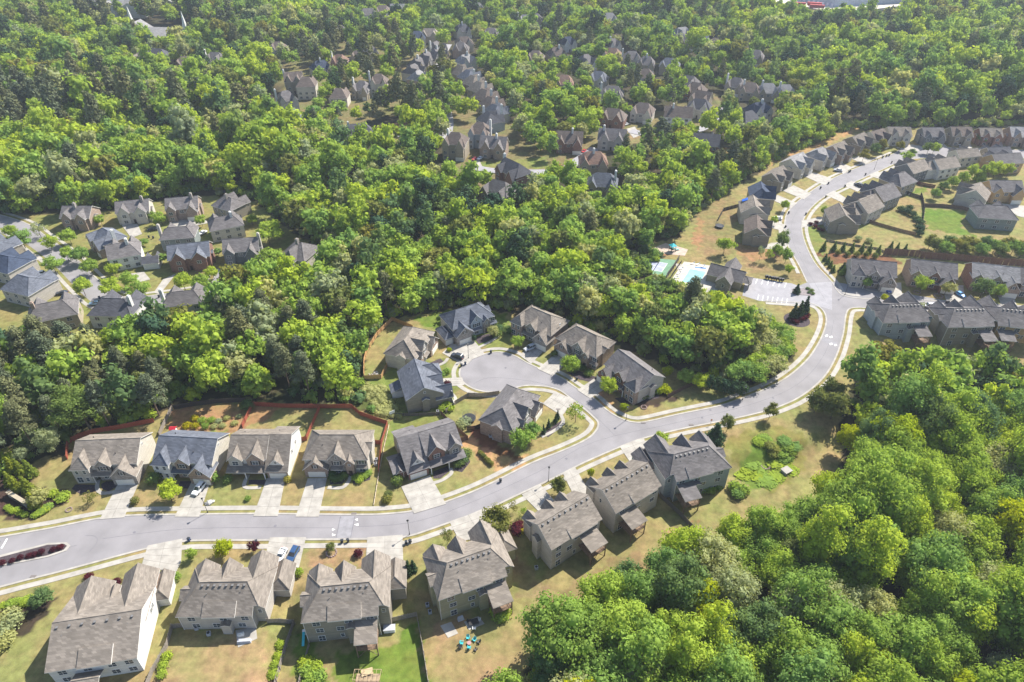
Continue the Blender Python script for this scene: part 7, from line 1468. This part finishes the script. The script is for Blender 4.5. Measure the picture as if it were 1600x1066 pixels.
x, y, z = PG(272, 674); r0 = empty('toy_playhouse', (x, y, z)); tag(r0, 'small red playhouse behind the blue gray roofed house', 'playhouse'); MB().box(-.8, .8, -.6, .6, 0, 1.3).build('walls', WPL, r0); rd = mat('red_plastic', (.55, .03, .05), .5); MB().slab([(-1,-.8,1.3),(1,-.8,1.3),(1,0,1.9),(-1,0,1.9)]).slab([(-1,.8,1.3),(1,.8,1.3),(1,0,1.9),(-1,0,1.9)]).build('roof', [rd, rd], r0)
def trellis():
    x, y, z = PG(575, 1060); r0 = empty('trellis', (x, y, z)); tag(r0, 'pale wooden frame over raised beds in the kitchen garden', 'trellis'); m = mat('raw_wood', (.45, .34, .2), .8)
    for sx in (-4, -1.3, 1.3, 4):
        for sy in (-1.6, 1.6): MB().box(sx-.05, sx+.05, sy-.05, sy+.05, 0, 2).build('post', m, r0)
    b = MB()
    for sy in (-1.6, 1.6): b.box(-4, 4, sy-.05, sy+.05, 2, 2.1)
    for k in range(7): b.box(-4+1.33*k-.04, -4+1.33*k+.04, -1.6, 1.6, 2.1, 2.18)
    b.build('beams', m, r0); MB().box(-3.5, 3.5, -1.2, 1.2, 0, .4).build('raised_bed', mat('raised_bed', (.30, .22, .14), .95), r0)
trellis(); [o for o in COL.objects if o.name == 'trellis'][0].scale = (.75, .75, .8)
x, y, z = PG(1050, 393); r0 = empty('playground_tower', (x, y, z), .4); tag(r0, 'dark green playground tower with slide near the tennis court', 'playground tower'); g_ = mat('dark_green', (.03, .09, .07), .6)
for sx in (-1, 1):
    for sy in (-1, 1): MB().box(sx-.08, sx+.08, sy-.08, sy+.08, 0, 3).build('post', g_, r0)
MB().box(-1.1, 1.1, -1.1, 1.1, 1.3, 1.42).build('platform', g_, r0); MB().prism([(-1.4,-1.4,3),(1.4,-1.4,3),(1.4,1.4,3),(-1.4,1.4,3)],[(-.1,-.1,4),(.1,-.1,4),(.1,.1,4),(-.1,.1,4)]).build('roof', TEAL, r0); MB().prism([(1.1,-.35,1.25),(3.6,-.35,.1),(3.6,.35,.1),(1.1,.35,1.25)],[(1.1,-.35,1.35),(3.6,-.35,.2),(3.6,.35,.2),(1.1,.35,1.35)]).build('slide', TEAL, r0)
def hoop(u, v, label):
    x, y, z = PG(u, v); r0 = empty('basketball_hoop', (x, y, z), .6); tag(r0, label, 'basketball hoop'); MB().tube((0,0,0),(0,0,3.1),.06).tube((0,0,2.9),(0,-.6,3.2),.05).build('pole', BLK, r0); MB().box(-.9,.9,-.68,-.62,2.9,4.0).build('backboard', WPL, r0); MB().box(-.4,.4,-.1,.9,0,.25).build('base', BLK, r0)
hoop(613, 655, 'white basketball hoop in the corner below the taupe house')
def whale(u, v):
    x, y, z = PG(u, v); r0 = empty('boulder', (x, y, z)); tag(r0, 'pale flat garden rock beside the white van driveway lamp', 'rock'); o = leaf_mesh('stone', [(0,0,.3,1.0,.5),(.8,.3,.25,.6,.35),(-.7,-.2,.2,.6,.3)], 40, .2, mat('pale_rock', (.5,.48,.44), .9), 1.0); link_mesh('stone', o, r0)
whale(328, 786)
# rock pile behind the tan fence
x, y, z = PG(584, 584); r0 = empty('rock_pile', (x, y, z)); tag(r0, 'pile of pale rocks at the lower end of the tan fence', 'rock pile'); b = MB()
for k in range(14): a = random.uniform(0, 6.3); rr = random.uniform(0, 1.9); b.cyl(math.cos(a)*rr, math.sin(a)*rr*.6, 0, random.uniform(.3, .8), random.uniform(.25, .5), .15, 5)
b.build('rocks', mat('pale_rock', (.5,.48,.44), .9), r0)
# blue tarp on a roof belongs to that house
for o in COL.objects:
    if o.get('label', '').startswith('house with blue tarp'):
        MB().slab([(9.2, 8.2, 8.5), (11.6, 8.2, 8.5), (11.6, 10.6, 7.35), (9.2, 10.6, 7.35)], .05).build('tarp', [TARP, TARP], o)
# ================= HAZE =================
hm = bpy.data.materials.new('haze_air'); hm.use_nodes = True; hm.node_tree.nodes.remove(hm.node_tree.nodes['Principled BSDF']); pv = hm.node_tree.nodes.new('ShaderNodeVolumePrincipled')
pv.inputs['Color'].default_value = (.80, .88, 1.0, 1); pv.inputs['Density'].default_value = 0.00013; pv.inputs['Anisotropy'].default_value = .2; hm.node_tree.links.new(pv.outputs[0], hm.node_tree.nodes['Material Output'].inputs['Volume'])
hb = MB().box(-5300, 5300, -1600, 9300, -18, 158).build('haze', hm); tag(hb, kind='stuff'); hb['label'] = 'thin bluish haze over the far woods'; hb['category'] = 'haze'
